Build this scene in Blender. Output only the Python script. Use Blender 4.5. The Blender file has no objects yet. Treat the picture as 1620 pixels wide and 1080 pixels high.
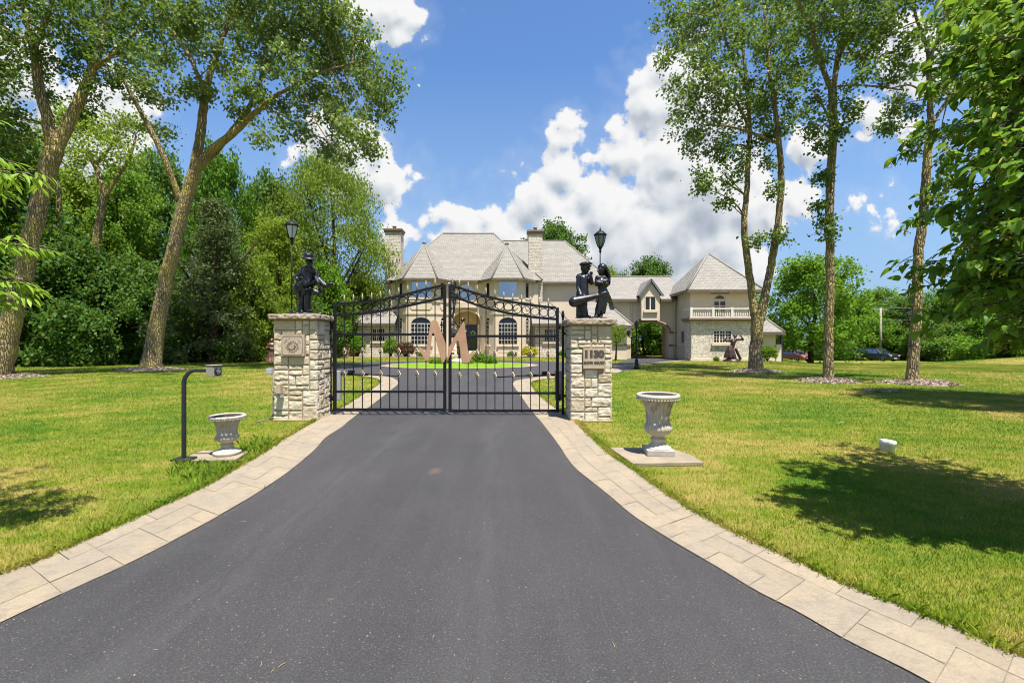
import bpy, bmesh, math, random
import numpy as np
from mathutils import Vector, Matrix, noise, geometry

SC = bpy.context.scene
COL = SC.collection
R = math.radians
PI = math.pi
F, CX, CY, EYE = 720.0, 810.0, 540.0, 1.45      # focal length in photo pixels, centre, eye height in metres
rng = np.random.default_rng(7)
random.seed(7)

def P(px, py, Y):
    """the point at distance Y that the photograph shows at this pixel"""
    return Vector(((px - CX) / F * Y, Y, EYE + (CY - py) / F * Y))

def G(px, py):
    """point of the flat ground"""
    d = EYE * F / (py - CY)
    return Vector(((px - CX) / F * d, d, 0.0))

def sstep(a, b, x):
    t = np.clip((x - a) / (b - a), 0, 1)
    return t * t * (3 - 2 * t)

def gz(X, Y):
    """height of the terrain: flat, falling gently away beyond the house on the east side"""
    X = np.asarray(X, float); Y = np.asarray(Y, float)
    m = sstep(-2, 4, X - 0.55 * Y - 1)
    z = -1.45 * np.clip((Y - 22) / 46, 0, 1.25) * m
    z = z + 0.8 * np.exp(-(((X - 50) / 9) ** 2 + ((Y - 40) / 5) ** 2))
    return z

# ------------------------------------------------------------------ tagging
def tag(o, label=None, cat=None, group=None, kind=None):
    if label: o['label'] = label
    if cat: o['category'] = cat
    if group: o['group'] = group
    if kind: o['kind'] = kind
    return o

def thing(name, label, cat, loc=(0, 0, 0), group=None, rotz=0.0):
    o = bpy.data.objects.new(name, None)
    COL.objects.link(o)
    o.empty_display_size = 0.2
    o.location = loc
    o.rotation_euler = (0, 0, rotz)
    return tag(o, label, cat, group)

def wloc(p):
    v = Vector((0, 0, 0))
    while p is not None:
        v += Vector(p.location)
        p = p.parent
    return v

def copy_tree(o, parent=None):
    c = o.copy()
    COL.objects.link(c)
    c.parent = parent
    for ch in list(o.children):
        copy_tree(ch, c)
    return c

# ------------------------------------------------------------------ mesh builder
BULK = [1.0]
class MB:
    def __init__(self):
        self.v, self.f, self.s = [], [], []

    def add(self, verts, faces, smooth=False):
        n = len(self.v)
        self.v.extend([tuple(p) for p in verts])
        self.f.extend([tuple(i + n for i in fc) for fc in faces])
        self.s.extend([smooth] * len(faces))
        return self

    def box(self, a, b):
        x0, y0, z0 = a; x1, y1, z1 = b
        x0, x1 = min(x0, x1), max(x0, x1); y0, y1 = min(y0, y1), max(y0, y1); z0, z1 = min(z0, z1), max(z0, z1)
        v = [(x0, y0, z0), (x1, y0, z0), (x1, y1, z0), (x0, y1, z0), (x0, y0, z1), (x1, y0, z1), (x1, y1, z1), (x0, y1, z1)]
        return self.add(v, [(3, 2, 1, 0), (4, 5, 6, 7), (0, 1, 5, 4), (1, 2, 6, 5), (2, 3, 7, 6), (3, 0, 4, 7)])

    def bar(self, p, q, w, h=None, up=(0, 0, 1)):
        """rectangular bar from p to q"""
        h = h or w
        p, q = Vector(p), Vector(q)
        d = (q - p).normalized()
        u = Vector(up)
        if abs(d.dot(u)) > 0.95: u = Vector((0, 1, 0))
        s = d.cross(u).normalized(); t = s.cross(d).normalized()
        v = []
        for c in (p, q):
            for a, b in ((-1, -1), (1, -1), (1, 1), (-1, 1)):
                v.append(c + s * (a * w / 2) + t * (b * h / 2))
        return self.add(v, [(3, 2, 1, 0), (4, 5, 6, 7), (0, 1, 5, 4), (1, 2, 6, 5), (2, 3, 7, 6), (3, 0, 4, 7)])

    def tube(self, pts, rad, n=8, cap=True, smooth=True, closed=False, squash=None):
        pts = [Vector(p) for p in pts]
        m = len(pts)
        if not hasattr(rad, '__len__'): rad = [rad] * m
        verts, prev = [], None
        for i, p in enumerate(pts):
            if closed:
                d = pts[(i + 1) % m] - pts[i - 1]
            else:
                d = pts[min(i + 1, m - 1)] - pts[max(i - 1, 0)]
            d = d.normalized() if d.length > 1e-9 else Vector((0, 0, 1))
            if prev is None:
                u = Vector((1, 0, 0)) if abs(d.x) < 0.9 else Vector((0, 1, 0))
                s = (u - d * u.dot(d)).normalized()
            else:
                s = prev - d * prev.dot(d)
                s = s.normalized() if s.length > 1e-6 else d.orthogonal().normalized()
            prev = s
            t = d.cross(s)
            for k in range(n):
                a = 2 * PI * k / n
                verts.append(p + (s * math.cos(a) + t * math.sin(a)) * rad[i])
        faces = []
        for i in range(m if closed else m - 1):
            j = (i + 1) % m
            for k in range(n):
                l = (k + 1) % n
                faces.append((i * n + k, i * n + l, j * n + l, j * n + k))
        self.add(verts, faces, smooth)
        if cap and not closed:
            b = len(self.v) - len(verts)
            self.f.append(tuple(b + k for k in reversed(range(n)))); self.s.append(False)
            self.f.append(tuple(b + (m - 1) * n + k for k in range(n))); self.s.append(False)
        return self

    def lathe(self, prof, c=(0, 0, 0), n=24, rf=None, smooth=True, cap=True):
        c = Vector(c); verts = []
        for i, (r, z) in enumerate(prof):
            for k in range(n):
                a = 2 * PI * k / n
                rr = r * (rf(a, i) if rf else 1)
                verts.append((c.x + rr * math.cos(a), c.y + rr * math.sin(a), c.z + z))
        faces = []
        for i in range(len(prof) - 1):
            for k in range(n):
                l = (k + 1) % n
                faces.append((i * n + k, i * n + l, (i + 1) * n + l, (i + 1) * n + k))
        b = len(self.v)
        self.add(verts, faces, smooth)
        if cap:
            self.f.append(tuple(b + k for k in reversed(range(n)))); self.s.append(False)
            self.f.append(tuple(b + (len(prof) - 1) * n + k for k in range(n))); self.s.append(False)
        return self

    def ell(self, c, r, n=14, m=9, rot=None):
        c = Vector(c)
        if not hasattr(r, '__len__'): r = (r, r, r)
        verts, faces = [], []
        for i in range(1, m):
            ph = PI * i / m
            for k in range(n):
                a = 2 * PI * k / n
                p = Vector((r[0] * math.sin(ph) * math.cos(a), r[1] * math.sin(ph) * math.sin(a), r[2] * math.cos(ph)))
                verts.append(c + (rot @ p if rot else p))
        for pz in (r[2], -r[2]):
            p = Vector((0, 0, pz)); verts.append(c + (rot @ p if rot else p))
        t, b = len(verts) - 2, len(verts) - 1
        for i in range(m - 2):
            for k in range(n):
                l = (k + 1) % n
                faces.append((i * n + k, (i + 1) * n + k, (i + 1) * n + l, i * n + l))
        for k in range(n):
            l = (k + 1) % n
            faces.append((t, k, l)); faces.append((b, (m - 2) * n + l, (m - 2) * n + k))
        return self.add(verts, faces, True)

    def cap2(self, p, q, r1, r2, n=12):
        """tapered capsule"""
        p, q = Vector(p), Vector(q)
        r1, r2 = r1 * BULK[0], r2 * BULK[0]
        d = (q - p)
        L = d.length or 1e-6
        d = d / L
        pts, rad = [], []
        for a in (0, 0.35, 0.7, 1.0, 1.3):
            pts.append(p - d * (r1 * math.cos(a * PI / 2 / 1.3))); rad.append(max(r1 * math.sin(a * PI / 2 / 1.3), 1e-4))
        for a in (1.3, 1.0, 0.7, 0.35, 0):
            pts.append(q + d * (r2 * math.cos(a * PI / 2 / 1.3))); rad.append(max(r2 * math.sin(a * PI / 2 / 1.3), 1e-4))
        pts[4] = p; pts[5] = q
        return self.tube(pts, rad, n)

    def prism(self, poly, axis, a, b):
        """polygon in a coordinate plane, extruded along the axis: 'y' takes (x, z), 'z' takes (x, y), 'x' takes (y, z)"""
        def mk(p, t):
            return {'y': (p[0], t, p[1]), 'z': (p[0], p[1], t), 'x': (t, p[0], p[1])}[axis]
        n = len(poly)
        v = [mk(p, a) for p in poly] + [mk(p, b) for p in poly]
        tri = geometry.tessellate_polygon([[Vector((p[0], p[1], 0)) for p in poly]])
        fs = [tuple(t) for t in tri] + [tuple(n + i for i in reversed(t)) for t in tri]
        fs += [(i, (i + 1) % n, n + (i + 1) % n, n + i) for i in range(n)]
        return self.add(v, fs)

    def build(self, name, mat, parent=None, origin=None, bevel=0, fix=True):
        me = bpy.data.meshes.new(name)
        off = wloc(parent) if parent is not None else Vector(origin or (0, 0, 0))
        me.from_pydata([(p[0] - off.x, p[1] - off.y, p[2] - off.z) for p in self.v], [], self.f)
        me.polygons.foreach_set('use_smooth', self.s)
        if fix:
            bm = bmesh.new(); bm.from_mesh(me)
            bmesh.ops.recalc_face_normals(bm, faces=bm.faces)
            bm.to_mesh(me); bm.free()
        autouv(me)
        o = bpy.data.objects.new(name, me)
        COL.objects.link(o)
        if mat: me.materials.append(mat)
        if parent is not None: o.parent = parent
        else: o.location = off
        if bevel:
            b = o.modifiers.new('bevel', 'BEVEL'); b.width = bevel; b.segments = 2; b.limit_method = 'ANGLE'; b.angle_limit = R(40)
        return o

def autouv(me):
    """planar metres: u level along the face, v up its slope"""
    uv = me.uv_layers.new(name='uv')
    n = len(me.loops)
    if n == 0: return
    co = np.empty(len(me.vertices) * 3); me.vertices.foreach_get('co', co); co = co.reshape(-1, 3)
    vi = np.empty(n, np.int32); me.loops.foreach_get('vertex_index', vi)
    pn = np.empty(len(me.polygons) * 3); me.polygons.foreach_get('normal', pn); pn = pn.reshape(-1, 3)
    lt = np.empty(len(me.polygons), np.int32); me.polygons.foreach_get('loop_total', lt)
    N = np.repeat(pn, lt, axis=0)
    U = np.stack([-N[:, 1], N[:, 0], np.zeros(n)], 1)
    ln = np.linalg.norm(U, axis=1, keepdims=True)
    U = np.where(ln > 1e-3, U / np.maximum(ln, 1e-6), np.array([[1.0, 0, 0]]))
    V = np.cross(N, U)
    c = co[vi]
    out = np.stack([(c * U).sum(1), (c * V).sum(1)], 1)
    uv.data.foreach_set('uv', out.astype(np.float32).ravel())

def np_obj(name, V, Fc, mat, parent=None, tint=None, smooth=False, origin=(0, 0, 0)):
    """fast mesh from arrays; tint: one float per face"""
    V = np.asarray(V, np.float32); Fc = np.asarray(Fc, np.int32)
    off = wloc(parent) if parent is not None else Vector(origin)
    me = bpy.data.meshes.new(name)
    me.vertices.add(len(V)); me.vertices.foreach_set('co', (V - np.array(off, np.float32)).ravel())
    k = Fc.shape[1]
    me.loops.add(Fc.size); me.loops.foreach_set('vertex_index', Fc.ravel())
    me.polygons.add(len(Fc)); me.polygons.foreach_set('loop_start', np.arange(0, Fc.size, k, dtype=np.int32))
    if smooth: me.polygons.foreach_set('use_smooth', np.ones(len(Fc), bool))
    me.update(calc_edges=True)
    if tint is not None:
        at = me.attributes.new('tint', 'FLOAT', 'FACE'); at.data.foreach_set('value', np.asarray(tint, np.float32))
    o = bpy.data.objects.new(name, me); COL.objects.link(o)
    if mat: me.materials.append(mat)
    if parent is not None: o.parent = parent
    else: o.location = off
    return o

def remeshed(mb, name, mat, parent, voxel=0.008, it=2):
    """fuse overlapping closed shapes into one continuous surface"""
    o = mb.build('tmp', None, parent)
    m = o.modifiers.new('r', 'REMESH'); m.mode = 'VOXEL'; m.voxel_size = voxel; m.use_smooth_shade = True
    s = o.modifiers.new('s', 'SMOOTH'); s.factor = 0.5; s.iterations = it
    dg = bpy.context.evaluated_depsgraph_get(); dg.update()
    me = bpy.data.meshes.new_from_object(o.evaluated_get(dg))
    me.name = name
    old = o.data
    bpy.data.objects.remove(o); bpy.data.meshes.remove(old)
    me.materials.clear(); me.materials.append(mat)
    me.polygons.foreach_set('use_smooth', np.ones(len(me.polygons), bool))
    q = bpy.data.objects.new(name, me); COL.objects.link(q)
    if parent is not None: q.parent = parent
    return q

def text_mb(body, size, c, depth=0.004, extra=0.0, sx=1.0, offset=0.0, space=1.0):
    """letters standing in the XZ plane, facing -Y, centred on c"""
    cu = bpy.data.curves.new('t', 'FONT')
    cu.body = body; cu.size = size; cu.align_x = 'CENTER'; cu.align_y = 'CENTER'; cu.extrude = depth; cu.offset = offset
    cu.resolution_u = 3; cu.space_character = space
    o = bpy.data.objects.new('t', cu); COL.objects.link(o)
    dg = bpy.context.evaluated_depsgraph_get(); dg.update()
    me = bpy.data.meshes.new_from_object(o.evaluated_get(dg))
    mb = MB()
    mb.add([(c[0] + v.co.x * sx, c[1] - v.co.z, c[2] + v.co.y) for v in me.vertices], [tuple(p.vertices) for p in me.polygons])
    bpy.data.objects.remove(o); bpy.data.curves.remove(cu); bpy.data.meshes.remove(me)
    return mb

# ------------------------------------------------------------------ materials
def newmat(name):
    m = bpy.data.materials.new(name); m.use_nodes = True
    nt = m.node_tree; nt.nodes.clear()
    out = nt.nodes.new('ShaderNodeOutputMaterial')
    return m, nt, out

class NT:
    """short hand for node building"""
    def __init__(self, nt): self.nt = nt
    def n(self, t, **kw):
        x = self.nt.nodes.new(t)
        for k, v in kw.items(): setattr(x, k, v)
        return x
    def set(self, sock, val):
        if hasattr(val, 'is_output') or isinstance(val, bpy.types.NodeSocket): self.nt.links.new(val, sock)
        else: sock.default_value = val
    def math(self, op, a, b=None, c=None, clamp=False):
        x = self.n('ShaderNodeMath', operation=op, use_clamp=clamp)
        self.set(x.inputs[0], a)
        if b is not None: self.set(x.inputs[1], b)
        if c is not None: self.set(x.inputs[2], c)
        return x.outputs[0]
    def vmath(self, op, a, b=None, out=0):
        x = self.n('ShaderNodeVectorMath', operation=op)
        self.set(x.inputs[0], a)
        if b is not None: self.set(x.inputs[1], b)
        return x.outputs[out]
    def mix(self, f, a, b, mode='MIX'):
        x = self.n('ShaderNodeMix', data_type='RGBA', blend_type=mode)
        self.set(x.inputs['Factor'], f)
        self.set(x.inputs[6], a); self.set(x.inputs[7], b)
        return x.outputs[2]
    def noise(self, vec, scale, detail=4, rough=0.55, dist=0.0, out=0):
        x = self.n('ShaderNodeTexNoise')
        if vec is not None: self.nt.links.new(vec, x.inputs['Vector'])
        x.inputs['Scale'].default_value = scale; x.inputs['Detail'].default_value = detail
        x.inputs['Roughness'].default_value = rough; x.inputs['Distortion'].default_value = dist
        return x.outputs[out]
    def vor(self, vec, scale, feature='F1', out='Distance', rand=1.0):
        x = self.n('ShaderNodeTexVoronoi', feature=feature)
        if vec is not None: self.nt.links.new(vec, x.inputs['Vector'])
        x.inputs['Scale'].default_value = scale; x.inputs['Randomness'].default_value = rand
        return x.outputs[out]
    def ramp(self, f, stops):
        x = self.n('ShaderNodeValToRGB')
        e = x.color_ramp.elements
        while len(e) < len(stops): e.new(0.5)
        for el, (p, c) in zip(e, stops):
            el.position = p
            el.color = (c, c, c, 1) if not hasattr(c, '__len__') else (*c[:3], 1)
        self.set(x.inputs[0], f)
        return x.outputs[0]
    def mapr(self, f, a, b, c=0.0, d=1.0):
        x = self.n('ShaderNodeMapRange')
        self.set(x.inputs[0], f); self.set(x.inputs[1], a); self.set(x.inputs[2], b); self.set(x.inputs[3], c); self.set(x.inputs[4], d)
        return x.outputs[0]
    def scale(self, vec, s):
        return self.vmath('MULTIPLY', vec, s)
    def bump(self, h, strength=0.3, dist=0.02):
        x = self.n('ShaderNodeBump'); x.inputs['Strength'].default_value = strength; x.inputs['Distance'].default_value = dist
        self.set(x.inputs['Height'], h)
        return x.outputs[0]
    def bsdf(self, out, color, rough=0.6, metal=0.0, normal=None, spec=0.5, coat=0.0):
        b = self.n('ShaderNodeBsdfPrincipled')
        self.set(b.inputs['Base Color'], color if not isinstance(color, tuple) else (*color[:3], 1))
        self.set(b.inputs['Roughness'], rough); self.set(b.inputs['Metallic'], metal)
        b.inputs['Specular IOR Level'].default_value = spec
        b.inputs['Coat Weight'].default_value = coat
        if normal is not None: self.set(b.inputs['Normal'], normal)
        self.nt.links.new(b.outputs[0], out.inputs[0])
        return b

def c4(c): return (c[0], c[1], c[2], 1.0)

def pmat(name, c1, c2=None, scale=4.0, rough=0.6, metal=0.0, bump=0.0, bscale=None, stretch=(1, 1, 1), coord='Object', spec=0.5, lo=0.35, hi=0.65, detail=6, coat=0.0, bdist=0.02):
    m, nt, out = newmat(name); N = NT(nt)
    tc = N.n('ShaderNodeTexCoord')
    vec = N.scale(tc.outputs[coord], stretch)
    col = c4(c1)
    if c2 is not None:
        f = N.mapr(N.noise(vec, scale, detail, 0.6), lo, hi)
        col = N.mix(f, c4(c1), c4(c2))
    nrm = None
    if bump:
        nrm = N.bump(N.noise(vec, bscale or scale * 4, 5, 0.6), bump, bdist)
    N.bsdf(out, col, rough, metal, nrm, spec, coat)
    return m

def leafmat(name, dark, light, trans=0.35, rough=0.45, spec=0.35, vary=0.12):
    """leaf colour between dark and light by the leaf's own tint, each plant a little different"""
    m, nt, out = newmat(name); N = NT(nt)
    a = N.n('ShaderNodeAttribute', attribute_name='tint')
    oi = N.n('ShaderNodeObjectInfo')
    f = N.math('ADD', a.outputs['Fac'], N.math('MULTIPLY', N.math('SUBTRACT', oi.outputs['Random'], 0.5), vary * 2), clamp=True)
    col = N.mix(f, c4(dark), c4(light))
    b = N.n('ShaderNodeBsdfPrincipled')
    N.set(b.inputs['Base Color'], col); b.inputs['Roughness'].default_value = rough; b.inputs['Specular IOR Level'].default_value = spec
    t = N.n('ShaderNodeBsdfTranslucent')
    N.set(t.inputs['Color'], N.mix(0.5, col, (0.30, 0.42, 0.03, 1), 'MIX'))
    mx = N.n('ShaderNodeMixShader'); mx.inputs[0].default_value = trans
    nt.links.new(b.outputs[0], mx.inputs[1]); nt.links.new(t.outputs[0], mx.inputs[2])
    nt.links.new(mx.outputs[0], out.inputs[0])
    return m
# ------------------------------------------------------------------ camera, sun, sky
cam = bpy.data.cameras.new('camera')
cam.sensor_width = 36.0; cam.lens = 16.0; cam.clip_start = 0.05; cam.clip_end = 8000
co = bpy.data.objects.new('camera', cam); COL.objects.link(co)
co.location = (0, 0, EYE); co.rotation_euler = (R(90), 0, 0)
SC.camera = co

SUN_EL, SUN_AZ = R(71.5), R(153)
S = Vector((math.sin(SUN_AZ) * math.cos(SUN_EL), math.cos(SUN_AZ) * math.cos(SUN_EL), math.sin(SUN_EL)))
sl = bpy.data.lights.new('sun', 'SUN'); sl.energy = 4.5; sl.angle = R(0.53); sl.color = (1.0, 0.955, 0.89)
so = bpy.data.objects.new('sun', sl); COL.objects.link(so)
so.rotation_euler = S.to_track_quat('Z', 'Y').to_euler(); so.location = (10, -20, 60)

SC.view_settings.view_transform = 'Standard'; SC.view_settings.look = 'None'
SC.view_settings.exposure = 1.25; SC.view_settings.gamma = 1.0
SC.cycles.max_bounces = 4; SC.cycles.transparent_max_bounces = 8; SC.cycles.diffuse_bounces = 2; SC.cycles.glossy_bounces = 3; SC.cycles.transmission_bounces = 3
SC.cycles.use_denoising = True; SC.cycles.denoiser = 'OPENIMAGEDENOISE'; SC.cycles.denoising_input_passes = 'RGB_ALBEDO_NORMAL'; SC.cycles.denoising_prefilter = 'ACCURATE'; SC.cycles.use_adaptive_sampling = True; SC.cycles.adaptive_threshold = 0.015; SC.cycles.filter_width = 1.1; SC.cycles.sample_clamp_indirect = 4.0

# blobs of the cumulus clouds as photo pixels (x, y, radius); the sky far away, as seen in every direction of its half
CLOUDS = [(692, 338, 16), (735, 368, 38), (775, 338, 20), (800, 390, 52), (850, 318, 44), (890, 270, 36), (902, 215, 24),
          (950, 338, 66), (1005, 240, 40), (1035, 170, 52), (1060, 240, 66), (1110, 320, 92), (1180, 330, 62), (990, 420, 90), (1130, 410, 80),
          (1080, 125, 56), (1120, 200, 60), (900, 370, 70), (1060, 400, 90), (740, 410, 40), (1285, 235, 36), (1215, 330, 34), (1258, 310, 22), (610, 15, 48), (575, 10, 40), (600, 290, 40), (560, 260, 46), (622, 372, 18), (515, 225, 50),
          (120, 250, 110), (20, 110, 70), (190, 170, 50), (1380, 330, 10), (1410, 336, 9), (1455, 80, 62), (1400, 180, 30), (-120, 180, 140), (1640, 120, 120), (1780, 260, 120)]

def cloud_group():
    g = bpy.data.node_groups.new('cloud_density', 'ShaderNodeTree')
    g.interface.new_socket('Vector', in_out='INPUT', socket_type='NodeSocketVector')
    g.interface.new_socket('D', in_out='OUTPUT', socket_type='NodeSocketFloat')
    g.interface.new_socket('Soft', in_out='OUTPUT', socket_type='NodeSocketFloat')
    gi = g.nodes.new('NodeGroupInput'); go = g.nodes.new('NodeGroupOutput')
    N = NT(g); p = gi.outputs[0]
    D = None
    for (x, y, r) in CLOUDS:
        d = N.math('SUBTRACT', r / F, N.vmath('DISTANCE', p, ((x - CX) / F, (CY - y) / F, 0), out=1))
        D = d if D is None else N.math('MAXIMUM', D, d)
    nz = N.n('ShaderNodeTexNoise'); g.links.new(p, nz.inputs['Vector']); nz.inputs['Scale'].default_value = 11; nz.inputs['Detail'].default_value = 4
    q = N.vmath('ADD', p, N.scale(N.vmath('SUBTRACT', nz.outputs['Color'], (0.5, 0.5, 0.5)), (0.05, 0.05, 0.0)))
    puff = N.math('MULTIPLY', N.math('SUBTRACT', 0.40, N.vor(q, 13, 'SMOOTH_F1')), 0.085)
    puff2 = N.math('MULTIPLY', N.math('SUBTRACT', 0.40, N.vor(q, 34, 'SMOOTH_F1')), 0.034)
    fb = N.math('MULTIPLY', N.math('SUBTRACT', N.noise(p, 34, 9, 0.64), 0.5), 0.066)
    D = N.math('ADD', D, 0.016)
    S_ = N.math('ADD', D, N.math('ADD', puff, N.math('MULTIPLY', puff2, 0.7)))
    D = N.math('ADD', N.math('ADD', D, puff), N.math('ADD', puff2, fb))
    for x in g.nodes:
        if x.type == 'TEX_VORONOI': x.voronoi_dimensions = '2D'; x.inputs['Smoothness'].default_value = 0.6
        if x.type == 'TEX_NOISE': x.noise_dimensions = '2D'
    g.links.new(D, go.inputs[0]); g.links.new(S_, go.inputs[1])
    return g

def make_world():
    w = bpy.data.worlds.new('World'); SC.world = w; w.use_nodes = True
    nt = w.node_tree; nt.nodes.clear(); N = NT(nt)
    out = nt.nodes.new('ShaderNodeOutputWorld'); bg = nt.nodes.new('ShaderNodeBackground')
    nt.links.new(bg.outputs[0], out.inputs[0])
    sky = N.n('ShaderNodeTexSky', sky_type='NISHITA', sun_disc=False)
    sky.sun_elevation = SUN_EL; sky.sun_rotation = SUN_AZ; sky.air_density = 1.0; sky.dust_density = 0.4; sky.ozone_density = 3.0; sky.altitude = 200
    tc = N.n('ShaderNodeTexCoord')
    sp = N.n('ShaderNodeSeparateXYZ'); nt.links.new(tc.outputs['Generated'], sp.inputs[0])
    y = N.math('MAXIMUM', N.math('ABSOLUTE', sp.outputs[1]), 0.08)
    cb = N.n('ShaderNodeCombineXYZ')
    nt.links.new(N.math('DIVIDE', sp.outputs[0], y), cb.inputs[0]); nt.links.new(N.math('DIVIDE', sp.outputs[2], y), cb.inputs[1])
    p = cb.outputs[0]
    g = cloud_group()
    def dens(v):
        x = N.n('ShaderNodeGroup'); x.node_tree = g; nt.links.new(v, x.inputs[0]); return x.outputs[0], x.outputs[1]
    d0, s0 = dens(p)
    d1, s1 = dens(N.vmath('ADD', p, (0.010, 0.026, 0)))
    alpha = N.mapr(d0, -0.003, 0.014)
    alpha = N.math('MAXIMUM', alpha, N.mapr(d0, -0.06, 0.0, 0.0, 0.10))
    v = N.n('ShaderNodeSeparateXYZ'); nt.links.new(p, v.inputs[0])
    # sun from above: tops bright; thick low bellies grey
    lit = N.math('ADD', 0.74, N.math('MULTIPLY', N.math('SUBTRACT', s0, s1), N.mapr(s0, 0.03, 0.12, 8.0, 3.0)))
    lit = N.math('ADD', lit, N.math('MULTIPLY', N.math('SUBTRACT', d0, d1), 2.5))
    soft = N.noise(p, 5.5, 4, 0.55)
    under = N.math('MULTIPLY', N.mapr(s0, 0.03, 0.12), N.math('MULTIPLY', N.mapr(v.outputs[1], 0.46, 0.20, 0.20, 1.12), N.mapr(soft, 0.30, 0.70, 0.34, 0.56)))
    lit = N.math('SUBTRACT', lit, under, clamp=True)
    ccol = N.ramp(lit, [(0.0, (0.42, 0.48, 0.57)), (0.30, (0.56, 0.62, 0.70)), (0.62, (0.84, 0.87, 0.91)), (0.9, (1.02, 1.02, 1.02))])
    ccol = N.vmath('SCALE', ccol); ccol.node.inputs['Scale'].default_value = CLOUD_GAIN
    skyc = N.mix(1.0, sky.outputs[0], SKY_TINT, 'MULTIPLY')
    haze = N.mapr(v.outputs[1], 0.0, 0.60, 0.95, 0.0)
    skyc = N.mix(haze, skyc, (0.36 * CLOUD_GAIN, 0.53 * CLOUD_GAIN, 0.76 * CLOUD_GAIN, 1))
    col = N.mix(alpha, skyc, ccol)
    nt.links.new(N.mix(N.mapr(sp.outputs[2], -0.02, 0.0), sky.outputs[0], col), bg.inputs[0])
    bg.inputs[1].default_value = SKY_STRENGTH
    w.cycles.sampling_method = 'NONE'

SKY_STRENGTH = 0.14
CLOUD_GAIN = 2.75
SKY_TINT = (0.44, 0.55, 0.65, 1)
make_world()
# ------------------------------------------------------------------ ground, drive, paved edging
def pts2(px): return [G(*p) for p in px]

AL_F = [(-420, 1190), (0, 988.5), (77, 952), (139, 923), (191.5, 899), (261, 864), (350.5, 815), (407.5, 780.6), (460.5, 744), (497, 713), (515.5, 693), (540, 677), (549, 669)]
AL_B = [(549, 669), (571, 652), (583, 645), (604, 629), (619, 617), (628, 609.5), (629.5, 605), (626, 600.5), (613, 596), (577.5, 592.4), (540, 591)]
OL_F = [(-420, 1080), (0, 911), (102, 870), (204, 825), (318, 772.5), (367, 745), (407.5, 721.5), (448, 695), (497, 666.5), (504, 662)]
OL_B = [(504, 662), (525, 652), (549, 640), (575, 623), (596, 610), (600.5, 606), (600, 603), (594, 600), (568, 595.3), (540, 593.2)]
AR_F = [(1800, 1270), (1465, 1080), (1396, 1044), (1337, 1014.6), (1259, 969), (1200, 939), (1136, 900), (1063, 857), (1003, 818), (948.5, 772.5), (907, 738), (880, 699), (857, 669)]
AR_B = [(857, 669), (843, 653), (833, 640), (821.5, 623), (813, 612), (811.5, 608), (813, 604.5), (821.5, 601), (857, 596), (896.5, 593.5)]
OR_F = [(1800, 1125), (1620, 1044), (1519.5, 998.6), (1428, 962), (1337, 925.5), (1259, 889), (1172, 848), (1099, 809), (1049, 777), (999, 740.5), (962, 715), (914, 669.7), (906, 664)]
OR_B = [(906, 664), (890, 652), (871, 640), (857, 628), (844, 613), (841, 609), (841.5, 606.5), (850, 602.8), (870, 600), (896.5, 597)]

RC, RA, RB = Vector((-3.05, 26.4, 0)), 10.2, 7.5
def ring(a): return Vector((RC.x + RA * math.cos(a), RC.y + RB * math.sin(a), 0))

ring_l = [ring(a) for a in np.linspace(R(237), R(20), 30)]           # from the west side of the entry round the back to the east
branch = [Vector(p + (0,)) for p in [(8.6, 34.6), (9.6, 36.6), (9.9, 47), (13.25, 47), (13.3, 36.2), (14.3, 35.6), (14.3, 35.0)]]
near_e = [G(1060, 571.5), G(1020, 575), G(985, 577.5)]
asphalt = pts2(AL_F) + pts2(AL_B)[1:] + ring_l + branch + near_e + [ring(a) for a in np.linspace(R(-12), R(-52), 8)] + list(reversed(pts2(AR_B))) + list(reversed(pts2(AR_F)))[1:]
asphalt += [Vector((3.6, -3, 0)), Vector((-4.6, -3, 0))]
asphalt = [Vector((p.x, p.y, 0)) for p in asphalt]

ISC = Vector((-3.12, 27.5, 0)); IA, IB, PA, PB = 4.1, 3.5, 4.72, 3.72

def in_poly(X, Y, poly):
    X = np.asarray(X); Y = np.asarray(Y); ins = np.zeros(X.shape, bool)
    n = len(poly)
    for i in range(n):
        a, b = poly[i], poly[(i + 1) % n]
        c = (a[1] > Y) != (b[1] > Y)
        with np.errstate(divide='ignore', invalid='ignore'):
            xi = (b[0] - a[0]) * (Y - a[1]) / (b[1] - a[1] if b[1] != a[1] else 1e-9) + a[0]
        ins ^= c & (X < xi)
    return ins

def resample(pts, n):
    pts = [Vector(p) for p in pts]
    # smooth the traced line with a Catmull-Rom pass, then take equal steps
    fine = []
    for i in range(len(pts) - 1):
        p0, p1, p2, p3 = pts[max(i - 1, 0)], pts[i], pts[i + 1], pts[min(i + 2, len(pts) - 1)]
        for k in range(12):
            t = k / 12
            fine.append(0.5 * ((2 * p1) + (p2 - p0) * t + (2 * p0 - 5 * p1 + 4 * p2 - p3) * t * t + (3 * p1 - p0 - 3 * p2 + p3) * t ** 3))
    fine.append(pts[-1])
    L = [0.0]
    for a, b in zip(fine, fine[1:]): L.append(L[-1] + (b - a).length)
    out, j = [], 0
    for i in range(n):
        d = L[-1] * i / (n - 1)
        while j < len(L) - 2 and L[j + 1] < d: j += 1
        t = (d - L[j]) / max(L[j + 1] - L[j], 1e-9)
        out.append(fine[j].lerp(fine[j + 1], min(max(t, 0), 1)))
    return out, L[-1]

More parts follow.
